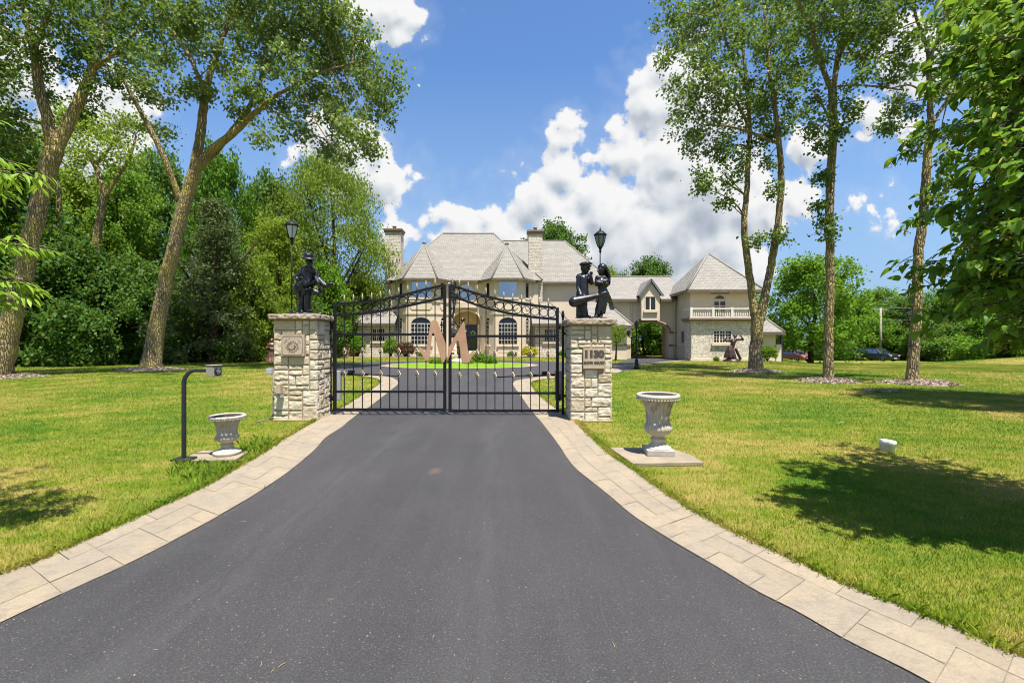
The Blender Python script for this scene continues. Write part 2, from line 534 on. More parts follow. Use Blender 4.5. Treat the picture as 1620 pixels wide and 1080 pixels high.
# --- lawn sheet
def LAWN_F(N, p):
    """where the turf is lush (low) or dry (high)"""
    a = N.noise(p, 0.17, 4, 0.6); b = N.noise(p, 0.75, 5, 0.65); c = N.noise(N.scale(p, (1, 1.7, 1)), 3.6, 4, 0.65)
    f = N.math('ADD', N.math('MULTIPLY', a, 0.42), N.math('ADD', N.math('MULTIPLY', b, 0.36), N.math('MULTIPLY', c, 0.22)))
    return f
LAWN_STOPS = lambda: [(0.425, LAWN_GREEN), (0.50, LAWN_MID), (0.575, LAWN_DRY)]

def lawn_material():
    m, nt, out = newmat('lawn'); N = NT(nt)
    tc = N.n('ShaderNodeNewGeometry'); p = tc.outputs['Position']
    big = N.noise(p, 0.22, 4, 0.6); mid = N.noise(p, 1.3, 5, 0.65); fine = N.noise(N.scale(p, (1, 1, 1)), 38, 4, 0.7)
    mow = N.noise(N.scale(p, (0.45, 3.2, 1)), 1.0, 3, 0.6)
    f = LAWN_F(N, p)
    base = N.ramp(f, LAWN_STOPS())
    base = N.mix(N.mapr(mow, 0.40, 0.66, 0.0, 0.40), base, c4(LAWN_DRY))
    base = N.mix(N.mapr(fine, 0.30, 0.72, 0.50, 0.0), base, (0.03, 0.05, 0.006, 1))
    nrm = N.bump(N.noise(p, 30, 6, 0.75), 0.6, 0.03)
    N.bsdf(out, base, 0.9, 0, nrm, 0.1)
    return m

LAWN_GREEN = (0.066, 0.145, 0.006); LAWN_MID = (0.155, 0.195, 0.013); LAWN_DRY = (0.33, 0.255, 0.072)
M_LAWN = lawn_material()

t = np.linspace(-1, 1, 221)
gx = np.sinh(t * 5.2) / math.sinh(5.2) * 3000
gy = np.sinh(t * 5.2) / math.sinh(5.2) * 3000
XX, YY = np.meshgrid(gx, gy + 20)
ZZ = gz(XX, YY)
V = np.stack([XX, YY, ZZ], -1).reshape(-1, 3)
i = np.arange(220 * 221).reshape(220, 221)[:, :220].ravel()
Fq = np.stack([i, i + 1, i + 222, i + 221], 1)
lawn = np_obj('lawn', V, Fq, M_LAWN, smooth=True)
tag(lawn, 'mown yellow green lawn with dry patches either side of the drive', 'lawn', kind='structure')

# --- asphalt
def asphalt_material():
    m, nt, out = newmat('asphalt'); N = NT(nt)
    p = N.n('ShaderNodeNewGeometry').outputs['Position']
    big = N.noise(p, 0.5, 4, 0.6); streak = N.noise(N.scale(p, (2.2, 0.22, 1)), 1.6, 5, 0.65)
    agg = N.noise(p, 105, 4, 0.8)
    col = N.mix(N.mapr(big, 0.3, 0.7), (0.0355, 0.0325, 0.0320, 1), (0.0475, 0.0438, 0.0428, 1))
    col = N.mix(N.mapr(streak, 0.48, 0.72, 0.0, 0.45), col, (0.064, 0.061, 0.059, 1))
    col = N.mix(N.mapr(N.noise(p, 2.2, 6, .7), .52, .70, 0, .35), col, (0.030, 0.030, 0.033, 1))
    col = N.mix(N.mapr(N.noise(N.scale(p, (1, .6, 1)), .9, 6, .72), .56, .70, 0, .30), col, (0.080, 0.075, 0.069, 1))
    col = N.mix(N.mapr(agg, 0.45, 0.63, 0.0, 0.62), col, (0.016, 0.016, 0.019, 1))
    col = N.mix(N.mapr(agg, 0.46, 0.34, 0.0, 0.55), col, (0.098, 0.094, 0.091, 1))
    # pale chips of stone worn out of the surface
    d = N.vor(p, 42, 'F1', 'Distance'); rc = N.vor(p, 42, 'F1', 'Color')
    sx = N.n('ShaderNodeSeparateColor'); nt.links.new(rc, sx.inputs[0])
    chip = N.math('MULTIPLY', N.math('LESS_THAN', d, N.math('MULTIPLY', sx.outputs[1], 0.23)), N.math('GREATER_THAN', sx.outputs[0], 0.80))
    col = N.mix(N.math('MULTIPLY', chip, N.mapr(N.noise(p, 1.1, 3), .35, .65, .15, .75)), col, (0.20, 0.17, 0.13, 1))
    d2 = N.vor(p, 85, 'F1', 'Distance'); rc2 = N.vor(p, 85, 'F1', 'Color')
    s2 = N.n('ShaderNodeSeparateColor'); nt.links.new(rc2, s2.inputs[0])
    chip2 = N.math('MULTIPLY', N.math('LESS_THAN', d2, 0.22), N.math('GREATER_THAN', s2.outputs[0], 0.86))
    col = N.mix(N.math('MULTIPLY', chip2, 0.6), col, (0.22, 0.18, 0.14, 1))
    # an old oil stain and the two faint wheel tracks
    st = N.math('ADD', N.vmath('DISTANCE', N.scale(p, (1, .55, 1)), (G(688, 746).x, G(688, 746).y * .55, .008), out=1), N.math('MULTIPLY', N.math('SUBTRACT', N.noise(p, 14, 4), .5), .10))
    col = N.mix(N.mapr(st, .03, .09, .34, 0), col, (0.15, 0.10, 0.07, 1))
    sx_ = N.n('ShaderNodeSeparateXYZ'); nt.links.new(p, sx_.inputs[0])
    tr = N.math('ABSOLUTE', N.math('SUBTRACT', N.math('ABSOLUTE', N.math('ADD', sx_.outputs[0], N.math('ADD', 1.0, N.math('MULTIPLY', N.math('SUBTRACT', N.noise(p, .25, 2), .5), .9)))), .78))
    col = N.mix(N.math('MULTIPLY', N.mapr(tr, .05, .30, .30, 0), N.mapr(N.noise(N.scale(p, (5, .6, 1)), 2.0, 5, .7), .38, .62)), col, (0.072, 0.069, 0.067, 1))
    # hairline cracks
    ck = N.vor(N.vmath('ADD', p, N.scale(N.n('ShaderNodeTexNoise').outputs[1], (0, 0, 0))), 0.23, 'DISTANCE_TO_EDGE')
    wob = N.math('ADD', ck, N.math('MULTIPLY', N.math('SUBTRACT', N.noise(p, 3.0, 5), 0.5), 0.06))
    crack = N.math('MULTIPLY', N.mapr(N.math('ABSOLUTE', wob), 0.0, 0.0025, 1.0, 0.0), N.mapr(N.noise(p, 0.35, 2), 0.52, 0.60))
    col = N.mix(N.math('MULTIPLY', crack, 0.7), col, (0.018, 0.018, 0.02, 1))
    nrm = N.bump(agg, 0.4, 0.004)
    N.bsdf(out, col, N.mapr(big, 0.3, 0.7, 0.62, 0.78), 0, nrm, 0.38)
    return m
mb = MB()
tri = geometry.tessellate_polygon([asphalt])
hole = [Vector((ISC.x + (PA - .02) * math.cos(a), ISC.y + (PB - .02) * math.sin(a), 0)) for a in np.linspace(0, 2 * PI, 64, endpoint=False)]
tri = geometry.tessellate_polygon([asphalt, hole])
allp = asphalt + hole
mb.add([(p.x, p.y, float(gz(p.x, p.y)) + 0.008) for p in allp], [tuple(x) for x in tri])
drive = mb.build('driveway', asphalt_material())
tag(drive, 'dark grey asphalt drive running through the gate to a turning circle', 'driveway', kind='structure')

# --- stamped stone edging: irregular slabs of pale concrete
def paver_material():
    m, nt, out = newmat('stamped_concrete'); N = NT(nt)
    p = N.n('ShaderNodeNewGeometry').outputs['Position']
    a = N.n('ShaderNodeAttribute', attribute_name='tint')
    col = N.mix(a.outputs['Fac'], (0.285, 0.226, 0.150, 1), (0.325, 0.262, 0.176, 1))
    col = N.mix(N.mapr(N.noise(p, 2.3, 6, 0.65), 0.38, 0.66, 0.0, 0.65), col, (0.235, 0.205, 0.165, 1))
    col = N.mix(N.mapr(N.noise(p, 9, 6, 0.7), 0.50, 0.72, 0.0, 0.6), col, (0.16, 0.14, 0.11, 1))
    vein = N.math('ABSOLUTE', N.math('SUBTRACT', N.noise(p, 5, 5, 0.6, 0.8), 0.5))
    col = N.mix(N.mapr(vein, 0.0, 0.012, 0.35, 0.0), col, (0.13, 0.115, 0.10, 1))
    col = N.mix(N.mapr(N.noise(p, 70, 4, 0.8), 0.45, 0.72, 0.0, 0.4), col, (0.15, 0.12, 0.085, 1))
    nrm = N.bump(N.noise(p, 14, 7, 0.72), 0.8, 0.025)
    N.bsdf(out, col, 0.75, 0, nrm, 0.3)
    return m
M_PAVE = paver_material()
M_JOINT = pmat('edging_joint', (0.135, 0.11, 0.078), (0.22, 0.18, 0.125), 20, 0.9)

def tile_cells(nl, nw, rnd):
    """cover an nl x nw grid with random rectangles"""
    used = np.zeros((nl, nw), bool); out = []
    shapes = [(2, 1), (3, 1), (2, 2), (1, 1), (2, 1), (1, 2), (2, 1)]
    for i in range(nl):
        for j in range(nw):
            if used[i, j]: continue
            rnd.shuffle(shapes)
            for (a, b) in shapes + [(1, 1)]:
                if i + a <= nl and j + b <= nw and not used[i:i + a, j:j + b].any():
                    used[i:i + a, j:j + b] = True; out.append((i, j, a, b)); break
    return out

def edging(segs, name, label, cell=0.17, nw=3, seed=1, z=0.014):
    rnd = random.Random(seed)
    Vt, Ft, T = [], [], []
    base = MB()
    for (inner, outer) in segs:
        n = 240
        A, L = resample(inner, n); B, L2 = resample(outer, n)
        nl = max(2, int(round((L + L2) / 2 / cell)))
        def pt(s, t):
            x = min(max(s, 0), 1) * (n - 1); k = min(int(x), n - 2); f = x - k
            return A[k].lerp(A[k + 1], f).lerp(B[k].lerp(B[k + 1], f), t)
        m = nl * 3
        vb = []
        for k in range(m + 1):
            for tt in (0, 1):
                q = pt(k / m, tt); vb.append((q.x, q.y, z - 0.006))
        base.add(vb, [(2 * k, 2 * k + 1, 2 * k + 3, 2 * k + 2) for k in range(m)])
        for (i, j, a, b) in tile_cells(nl, nw, rnd):
            g = 0.0020
            s0, s1 = i / nl, (i + a) / nl
            gs = g / ((L + L2) / 2); gt = g / max((A[int(s0 * (n - 1))] - B[int(s0 * (n - 1))]).length, .3)
            ii = len(Vt); dz = rnd.uniform(-0.001, 0.002)
            kk = a * 2 + 1
            wob = [rnd.uniform(-0.25, 0.25) * gt for _ in range(4)]
            for k in range(kk):
                s = s0 + gs + (s1 - s0 - 2 * gs) * k / (kk - 1)
                for tt in ((j / nw) + (gt if j > 0 else 0) + wob[0], ((j + b) / nw) - (gt if j + b < nw else 0) + wob[1]):
                    q = pt(s, min(max(tt, 0), 1)); Vt.append((q.x, q.y, z + dz))
            tv = rnd.random()
            for k in range(kk - 1):
                Ft.append((ii + 2 * k, ii + 2 * k + 1, ii + 2 * k + 3, ii + 2 * k + 2)); T.append(tv)
    Vt = np.array(Vt)
    # every slab faces up
    Fa = np.array(Ft)
    e1 = Vt[Fa[:, 1]] - Vt[Fa[:, 0]]; e2 = Vt[Fa[:, 2]] - Vt[Fa[:, 0]]
    flip = (e1[:, 0] * e2[:, 1] - e1[:, 1] * e2[:, 0]) < 0
    Fa[flip] = Fa[flip][:, ::-1]
    o = np_obj(name, Vt, Fa, M_PAVE, tint=T)
    b = base.build('joint', M_JOINT, o)
    return tag(o, label, 'paving', kind='structure')

edging([(pts2(AL_F), pts2(OL_F)), (pts2(AL_B), pts2(OL_B))], 'paved_edging', 'pale stamped stone edging along the west side of the drive', seed=3)
edging([(pts2(AR_F), pts2(OR_F)), (pts2(AR_B), pts2(OR_B))], 'paved_edging', 'pale stamped stone edging along the east side of the drive', seed=5)
el_o = [Vector((ISC.x + PA * math.cos(a), ISC.y + PB * math.sin(a), 0)) for a in np.linspace(0, 2 * PI, 61)]
el_i = [Vector((ISC.x + IA * math.cos(a), ISC.y + IB * math.sin(a), 0)) for a in np.linspace(0, 2 * PI, 61)]
edging([(el_i, el_o)], 'paved_edging', 'pale stone kerb round the island of the turning circle', nw=1, seed=8, z=0.03)
kb = [G(967, 580), G(985, 579.3), G(1020, 576.8), G(1060, 573), G(1093, 570)]
kt = [G(967, 578), G(985, 577.5), G(1020, 575), G(1060, 571.5), G(1093, 568.5)]
edging([(kt, kb)], 'paved_edging', 'pale stone kerb between the right lawn and the drive to the archway', nw=1, seed=9, z=0.02)
# a stub of paving by the east end of the ring
edging([([G(966, 590), G(975, 590.5), G(984, 588)], [G(966, 583), G(975, 583), G(984, 587)])], 'paved_edging', 'small pale paving pad beside the right pillar lawn', nw=1, seed=2, z=0.02)

island = MB()
ring_p = [(ISC.x + IA * math.cos(a), ISC.y + IB * math.sin(a)) for a in np.linspace(0, 2 * PI, 64, endpoint=False)]
vs = [(ISC.x, ISC.y, 0.16)] + [(ISC.x + (p[0] - ISC.x) * .6, ISC.y + (p[1] - ISC.y) * .6, 0.12) for p in ring_p] + [(p[0], p[1], 0.032) for p in ring_p]
fs = [(0, 1 + k, 1 + (k + 1) % 64) for k in range(64)] + [(1 + k, 65 + k, 65 + (k + 1) % 64, 1 + (k + 1) % 64) for k in range(64)]
M_LUSH = pmat('lush_lawn', (0.10, 0.20, 0.012), (0.17, 0.25, 0.02), 3, 0.9, bump=0.5, bscale=30, spec=0.1)
island.add(vs, fs, True)
tag(island.build('island_lawn', M_LUSH), 'bright green oval lawn in the middle of the turning circle', 'lawn', kind='structure')
# planting bed before the house
M_SOIL = pmat('mulch', (0.15, 0.10, 0.07), (0.34, 0.27, 0.21), 14, 0.95, bump=0.7, bscale=40, lo=.3, hi=.7)
bed = MB(); bed.box((-15.6, 41.3, 0.0), (6.5, 43.3, 0.05))
tag(bed.build('planting_bed', M_SOIL), 'strip of brown mulch along the foot of the house', 'bed', kind='structure')
# ------------------------------------------------------------------ the house
def roof_material():
    m, nt, out = newmat('roof_tiles'); N = NT(nt)
    tc = N.n('ShaderNodeTexCoord')
    b = N.n('ShaderNodeTexBrick'); nt.links.new(tc.outputs['UV'], b.inputs['Vector'])
    b.inputs['Scale'].default_value = 1.0; b.inputs['Brick Width'].default_value = 0.42; b.inputs['Row Height'].default_value = 0.20
    b.inputs['Mortar Size'].default_value = 0.020; b.inputs['Mortar Smooth'].default_value = 0.3; b.inputs['Bias'].default_value = 0.0
    b.inputs['Color1'].default_value = (0.195, 0.178, 0.150, 1); b.inputs['Color2'].default_value = (0.255, 0.236, 0.202, 1); b.inputs['Mortar'].default_value = (0.115, 0.104, 0.088, 1)
    col = N.mix(N.mapr(N.noise(tc.outputs['Object'], 0.9, 5, 0.6), 0.35, 0.7, 0, 0.4), b.outputs[0], (0.20, 0.183, 0.155, 1))
    sp = N.n('ShaderNodeSeparateXYZ'); nt.links.new(tc.outputs['UV'], sp.inputs[0])
    saw = N.math('FRACT', N.math('DIVIDE', sp.outputs[1], 0.20))
    h = N.math('ADD', N.math('MULTIPLY', N.math('SUBTRACT', 1.0, saw), 1.0), N.math('MULTIPLY', b.outputs['Fac'], -0.6))
    N.bsdf(out, col, 0.72, 0, N.bump(h, 0.40, 0.03), 0.3)
    return m

def stone_material(name='ledge_stone'):
    m, nt, out = newmat(name); N = NT(nt)
    tc = N.n('ShaderNodeTexCoord')
    nz = N.n('ShaderNodeTexNoise'); nt.links.new(tc.outputs['UV'], nz.inputs['Vector']); nz.inputs['Scale'].default_value = 1.8; nz.inputs['Detail'].default_value = 3
    uv = N.vmath('ADD', tc.outputs['UV'], N.scale(N.vmath('SUBTRACT', nz.outputs['Color'], (.5, .5, .5)), (0.30, 0.17, 0)))
    def brick(w, h, off):
        b = N.n('ShaderNodeTexBrick'); b.offset = off; b.squash = 0.6; b.squash_frequency = 3
        nt.links.new(uv, b.inputs['Vector'])
        b.inputs['Scale'].default_value = 1.0; b.inputs['Brick Width'].default_value = w; b.inputs['Row Height'].default_value = h
        b.inputs['Mortar Size'].default_value = 0.013; b.inputs['Mortar Smooth'].default_value = 0.4; b.inputs['Bias'].default_value = -0.1
        b.inputs['Color1'].default_value = (0.74, 0.67, 0.56, 1); b.inputs['Color2'].default_value = (0.54, 0.46, 0.365, 1); b.inputs['Mortar'].default_value = (0.20, 0.15, 0.105, 1)
        return b
    b1 = brick(0.46, 0.15, 0.37)
    col = N.mix(N.mapr(N.noise(tc.outputs['UV'], 9, 5, 0.7), 0.45, 0.7, 0, 0.55), b1.outputs[0], (0.40, 0.32, 0.24, 1))
    col = N.mix(N.mapr(N.noise(tc.outputs['UV'], 3.0, 3, 0.6), 0.5, 0.68, 0, 0.5), col, (0.78, 0.71, 0.60, 1))
    h = N.math('ADD', N.math('MULTIPLY', b1.outputs['Fac'], -1.0), N.math('MULTIPLY', N.noise(tc.outputs['UV'], 8, 6, 0.7), 0.8))
    N.bsdf(out, col, 0.85, 0, N.bump(h, 0.9, 0.05), 0.2)
    return m

M_ROOF = roof_material(); M_STONE = stone_material()
M_STUCCO = pmat('stucco', (0.59, 0.49, 0.36), (0.645, 0.54, 0.405), 0.8, 0.85, bump=0.05, bscale=30, spec=0.2)
M_TRIM = pmat('cast_stone', (0.58, 0.475, 0.345), (0.65, 0.54, 0.41), 1.5, 0.8, spec=0.2)
M_DARKTRIM = pmat('brown_gutter', (0.10, 0.075, 0.055), (0.14, 0.105, 0.08), 3, 0.5)
M_BAND = pmat('brown_band', (0.20, 0.14, 0.095), (0.25, 0.18, 0.12), 2, 0.7)
M_WHITE = pmat('balustrade_white', (0.60, 0.56, 0.49), (0.68, 0.64, 0.57), 3, 0.6)
M_FRAME = pmat('window_frame', (0.52, 0.43, 0.32), (0.58, 0.49, 0.37), 4, 0.5)
M_MUNT = pmat('muntin_cream', (0.66, 0.59, 0.48), (0.72, 0.65, 0.54), 4, 0.5)
M_DOOR = pmat('door_black', (0.012, 0.012, 0.015), (0.02, 0.02, 0.024), 5, 0.35)
M_COPPER = pmat('chimney_cap', (0.17, 0.11, 0.075), (0.25, 0.17, 0.12), 4, 0.6)

def glass_material(name, tint, metal):
    m, nt, out = newmat(name); N = NT(nt)
    tc = N.n('ShaderNodeTexCoord')
    nrm = N.bump(N.noise(tc.outputs['Object'], 0.7, 2), 0.03, 0.3)
    g = N.n('ShaderNodeBsdfGlossy'); g.inputs['Roughness'].default_value = 0.03; nt.links.new(nrm, g.inputs['Normal'])
    g.inputs['Color'].default_value = (0.85, 0.9, 1.0, 1)
    d = N.n('ShaderNodeBsdfDiffuse'); d.inputs['Color'].default_value = c4(tint)
    mx = N.n('ShaderNodeMixShader'); mx.inputs[0].default_value = metal
    nt.links.new(d.outputs[0], mx.inputs[1]); nt.links.new(g.outputs[0], mx.inputs[2]); nt.links.new(mx.outputs[0], out.inputs[0])
    return m
M_GLASS = glass_material('window_glass_dark', (0.008, 0.009, 0.010), 0.055)
M_SKYGLASS = glass_material('window_glass_reflecting', (0.012, 0.02, 0.035), 0.42)

house = thing('mansion', 'large beige stucco mansion with grey hip roofs, two bays, archway and side tower', 'house', (-3.5, 42, 0))

def part(mb, name, mat, parent=None, label=None, bevel=0):
    o = mb.build(name, mat, parent or house, bevel=bevel)
    if label: o['label'] = label
    return o

def hip(pts_eave, mk, name='roof', thick=0.22, label=None):
    """roof shell from (verts, faces) plus a dark gutter along the listed eave line"""
    verts, faces = mk
    m = MB(); m.add(verts, faces)
    r = m.build(name, M_ROOF, house, fix=False)
    # faces up
    bm = bmesh.new(); bm.from_mesh(r.data)
    for f in bm.faces:
        f.normal_update()
        if f.normal.z < 0: f.normal_flip()
    bm.to_mesh(r.data); bm.free()
    r.data.uv_layers.remove(r.data.uv_layers[0]); autouv(r.data)
    g = MB()
    for a, b in zip(pts_eave, pts_eave[1:]):
        a, b = Vector(a), Vector(b)
        g.bar(a - Vector((0, 0, thick / 2 + .012)), b - Vector((0, 0, thick / 2 + .012)), 0.16, thick)
    g.build('gutter', M_DARKTRIM, r)
    s = MB()                                   # soffit board that closes the underside
    if label: r['label'] = label
    return r

def ridge_caps(roof, lines):
    g = MB()
    for a, b in lines: g.tube([a, b], 0.09, 6)
    g.build('ridge', M_ROOF_RIDGE, roof)
M_ROOF_RIDGE = pmat('ridge_tiles', (0.17, 0.155, 0.13), (0.23, 0.21, 0.18), 6, 0.75)

def wall_holes(x0, x1, z0, z1, y, holes, th=0.25):
    """wall in the XZ plane with openings given as (polygon) lists, front face at y"""
    outer = [Vector((x0, z0, 0)), Vector((x1, z0, 0)), Vector((x1, z1, 0)), Vector((x0, z1, 0))]
    hs = [[Vector((p[0], p[1], 0)) for p in h] for h in holes]
    tri = geometry.tessellate_polygon([outer] + hs)
    allp = outer + [p for h in hs for p in h]
    m = MB(); n = len(allp)
    m.add([(p.x, y, p.y) for p in allp] + [(p.x, y + th, p.y) for p in allp], [tuple(t) for t in tri] + [tuple(n + k for k in reversed(t)) for t in tri])
    def rim(poly, base):
        k = len(poly)
        for i in range(k):
            j = (i + 1) % k
            m.f.append((base + i, base + j, n + base + j, n + base + i)); m.s.append(False)
    rim(outer, 0); b = 4
    for h in hs: rim(h, b); b += len(h)
    return m

def arch_poly(x0, x1, z0, zs, zt, n=12):
    """opening from sill z0, springing at zs, crown at zt (half an ellipse)"""
    cx, a = (x0 + x1) / 2, (x1 - x0) / 2
    pts = [(x0, z0), (x1, z0)]
    for i in range(n + 1):
        t = PI * i / n
        pts.append((cx + a * math.cos(t), zs + (zt - zs) * math.sin(t)))
    return pts

def xform(mb, M):
    mb.v = [tuple(M @ Vector(p)) for p in mb.v]
    return mb

def face_frame(a, b):
    """matrix that takes (u along a->b, depth into wall, z) to the world for a wall standing on a->b"""
    a, b = Vector((a[0], a[1], 0)), Vector((b[0], b[1], 0))
    u = (b - a).normalized(); d = Vector((-u.y, u.x, 0))
    return Matrix(((u.x, d.x, 0, a.x), (u.y, d.y, 0, a.y), (0, 0, 1, 0), (0, 0, 0, 1))), (b - a).length

def window(M, u0, u1, z0, z1, cols=1, rows=1, zs=None, glass=None, sill=True, frame=0.09, inset=0.10, munt=0.032, mull=0, proud=0.02, transom=False, label=None, mmat=None):
    """a window set into the wall frame M; zs: springing height of an arched head"""
    glass = glass or M_GLASS
    poly = arch_poly(u0, u1, z0, zs, z1, 14) if zs else [(u0, z0), (u1, z0), (u1, z1), (u0, z1)]
    cx, cz = (u0 + u1) / 2, (z0 + z1) / 2
    fr = MB(); n = len(poly)
    sxs = (u1 - u0 - 2 * frame) / (u1 - u0); szs = (z1 - z0 - 2 * frame) / (z1 - z0)
    inner = [(cx + (p[0] - cx) * sxs, cz + (p[1] - cz) * szs) for p in poly]
    v = [(p[0], -proud, p[1]) for p in poly] + [(p[0], -proud, p[1]) for p in inner] + [(p[0], inset, p[1]) for p in poly] + [(p[0], inset, p[1]) for p in inner]
    fs = []
    for i in range(n):
        j = (i + 1) % n
        fs += [(i, j, n + j, n + i), (n + i, n + j, 3 * n + j, 3 * n + i), (j, i, 2 * n + i, 2 * n + j)]
    fr.add(v, fs)
    w = xform(fr, M).build('window', M_FRAME, house)
    if label: w['label'] = label
    pn = MB(); pn.prism(inner, 'y', inset * 0.6, inset * 0.6 + 0.02)
    xform(pn, M).build('pane', glass, w)
    if cols * rows > 1:
        mu = MB(); i0, i1 = u0 + frame, u1 - frame
        ztop = zs if zs else z1 - frame
        yy = inset * 0.6
        for c in range(1, cols):
            x = i0 + (i1 - i0) * c / cols
            ww = munt * 2.6 if mull and c % mull == 0 else munt
            mu.box((x - ww / 2, yy - 0.035 - (0.01 if ww > munt else 0), z0 + frame), (x + ww / 2, yy - 0.004, ztop))
        for r in range(1, rows + (1 if zs else 0)):
            z = z0 + frame + (ztop - z0 - frame) * r / rows
            hh = munt * 2.2 if (zs and r == rows) else munt
            mu.box((i0, yy - 0.030, z - hh / 2), (i1, yy - 0.002, z + hh / 2))
        xform(mu, M).build('muntin', mmat or M_MUNT, w)
    if sill:
        s = MB(); s.box((u0 - 0.12, -0.14, z0 - 0.16), (u1 + 0.12, 0.05, z0 - 0.003))
        xform(s, M).build('sill', M_TRIM, w)
    return w

def front(y, x0=0.0): return Matrix(((1, 0, 0, x0), (0, 1, 0, y), (0, 0, 1, 0), (0, 0, 0, 1)))

EZ = 7.46
# --- main block: centre wall with entrance arch
cw = wall_holes(-6.19, -3.0, 0.4, 7.4, 45.0, [arch_poly(-5.9, -3.12, 0.5, 3.2, 4.45, 16), arch_poly(-5.35, -3.75, 5.4, 6.5, 7.2, 16)], 0.35)
part(cw, 'wall', M_STUCCO)
por = MB(); por.box((-5.95, 46.6, 0.4), (-3.05, 46.8, 4.7)); por.box((-6.15, 45.36, 0.4), (-5.95, 46.8, 4.7)); por.box((-3.05, 45.36, 0.4), (-2.9, 46.8, 4.7)); por.box((-5.95, 45.36, 4.5), (-3.05, 46.6, 4.7))
part(por, 'porch', pmat('porch_plaster', (0.56, 0.40, 0.18), (0.62, 0.45, 0.22), 2, 0.8), label='ochre plastered entrance porch behind the arch')
steps = MB(); steps.box((-6.0, 43.7, 0), (-3.0, 46.59, 0.28)); steps.box((-5.9, 44.2, 0.283), (-3.1, 46.585, 0.5))
part(steps, 'steps', M_TRIM)
ar = MB()
apts = [(-4.51 + 1.50 * math.cos(t), 44.97, 3.2 + 1.36 * math.sin(t)) for t in np.linspace(0, PI, 19)]
ar.tube(apts, 0.10, 8); part(ar, 'arch_moulding', M_TRIM)
d = MB(); d.box((-4.75, 46.52, 0.5), (-3.55, 46.597, 3.15)); dr = part(d, 'door', M_DOOR)
for k in range(2):
    for r in range(2):
        q = MB(); q.box((-4.68 + k * .58, 46.50, 0.7 + r * 1.25), (-4.22 + k * .58, 46.517, 1.75 + r * 1.25)); q.build('door_panel', M_GLASS, dr)
hb = MB(); hb.tube([(-4.12, 46.47, 1.5), (-4.12, 46.47, 1.75)], 0.02, 6); hb.build('handle', M_COPPER, dr)
for x in (-5.72, -3.3):
    c = MB(); c.lathe([(.22, 0.51), (.22, .66), (.16, .72), (.15, 2.9), (.2, 3.0), (.22, 3.15)], (x, 45.6, 0), 14); part(c, 'column', M_TRIM)
window(front(45.0), -5.35, -3.75, 5.4, 7.2, 2, 2, 6.5, M_SKYGLASS, True, 0.1, 0.12)
lb = MB()                                          # curved ledge over the entrance
lp = [(-4.55 + 1.15 * math.cos(t), 44.99 - 0.55 * math.sin(t)) for t in np.linspace(0, PI, 15)]
lb.prism(lp, 'z', 4.75, 5.15); part(lb, 'balcony_ledge', M_TRIM)

def bay(xl, xr, fl, fr, yb=45.0, yf=43.4):
    """a two storey bay on five-sided plan"""
    cs = [(xl, yb), (fl, yf), (fr, yf), (xr, yb)]
    for k in range(3):
        M, L = face_frame(cs[k], cs[k + 1])
        if k == 1:
            u0, u1 = L * 0.14, L * 0.86
            lo = arch_poly(u0, u1, 1.12, 3.15, 3.82, 14); hi = [(u0, 5.62), (u1, 5.62), (u1, 7.22), (u0, 7.22)]
        else:
            w = 0.62; u0, u1 = (L - w) / 2, (L + w) / 2
            lo = arch_poly(u0, u1, 1.12, 3.45, 3.82, 10); hi = [(u0, 5.62), (u1, 5.62), (u1, 7.15), (u0, 7.15)]
        wl = wall_holes(0, L, 0, 7.4, 0, [lo, hi], 0.28)
        part(xform(wl, M), 'bay_wall', M_STUCCO)
        if k == 1:
            window(M, u0, u1, 1.12, 3.82, 6, 5, 3.15, M_GLASS, True, 0.07)
            window(M, u0, u1, 5.62, 7.22, 1, 1, None, M_SKYGLASS, True, 0.08, mmat=M_DARKTRIM)
        else:
            window(M, u0, u1, 1.12, 3.82, 2, 6, 3.45, M_GLASS, True, 0.06)
            window(M, u0, u1, 5.62, 7.15, 1, 1, None, M_GLASS, True, 0.05)
        # mouldings: string courses and a sunk panel below the upper window
        for dy, za, zb, nm in ((-.07, 4.05, 4.22, 'string_course'), (-.10, 5.22, 5.40, 'string_course'), (-.06, 0.0, .35, 'plinth'), (-.05, 7.26, 7.39, 'string_course')):
            t = MB(); t.box((-0.02, dy, za), (L + 0.02, -0.003, zb)); part(xform(t, M), nm, M_TRIM)
        pn = MB(); a = (u1 - u0) / 2 + 0.05; cx = L / 2
        pn.prism([(cx - a, 5.18), (cx - a, 4.75), (cx - a + .18, 4.5), (cx + a - .18, 4.5), (cx + a, 4.75), (cx + a, 5.18)], 'y', -0.05, -0.004)
        part(xform(pn, M), 'panel', M_STUCCO)
        pl = MB(); pl.box((u0 - .02, -0.045, 0.42), (u1 + .02, -0.004, 0.88)); part(xform(pl, M), 'panel', M_TRIM)
bay(-11.53, -6.19, -10.07, -7.29)
bay(-3.0, 2.06, -1.69, 0.90)
body = MB(); body.box((-12.0, 46.85, 0), (2.6, 56, 7.3)); part(body, 'wall', M_STUCCO)
for xa, xb in ((-12.0, -11.55), (2.08, 2.6)):
    fill = MB(); fill.box((xa, 45.02, 0), (xb, 46.84, 7.39)); part(fill, 'wall', M_STUCCO)

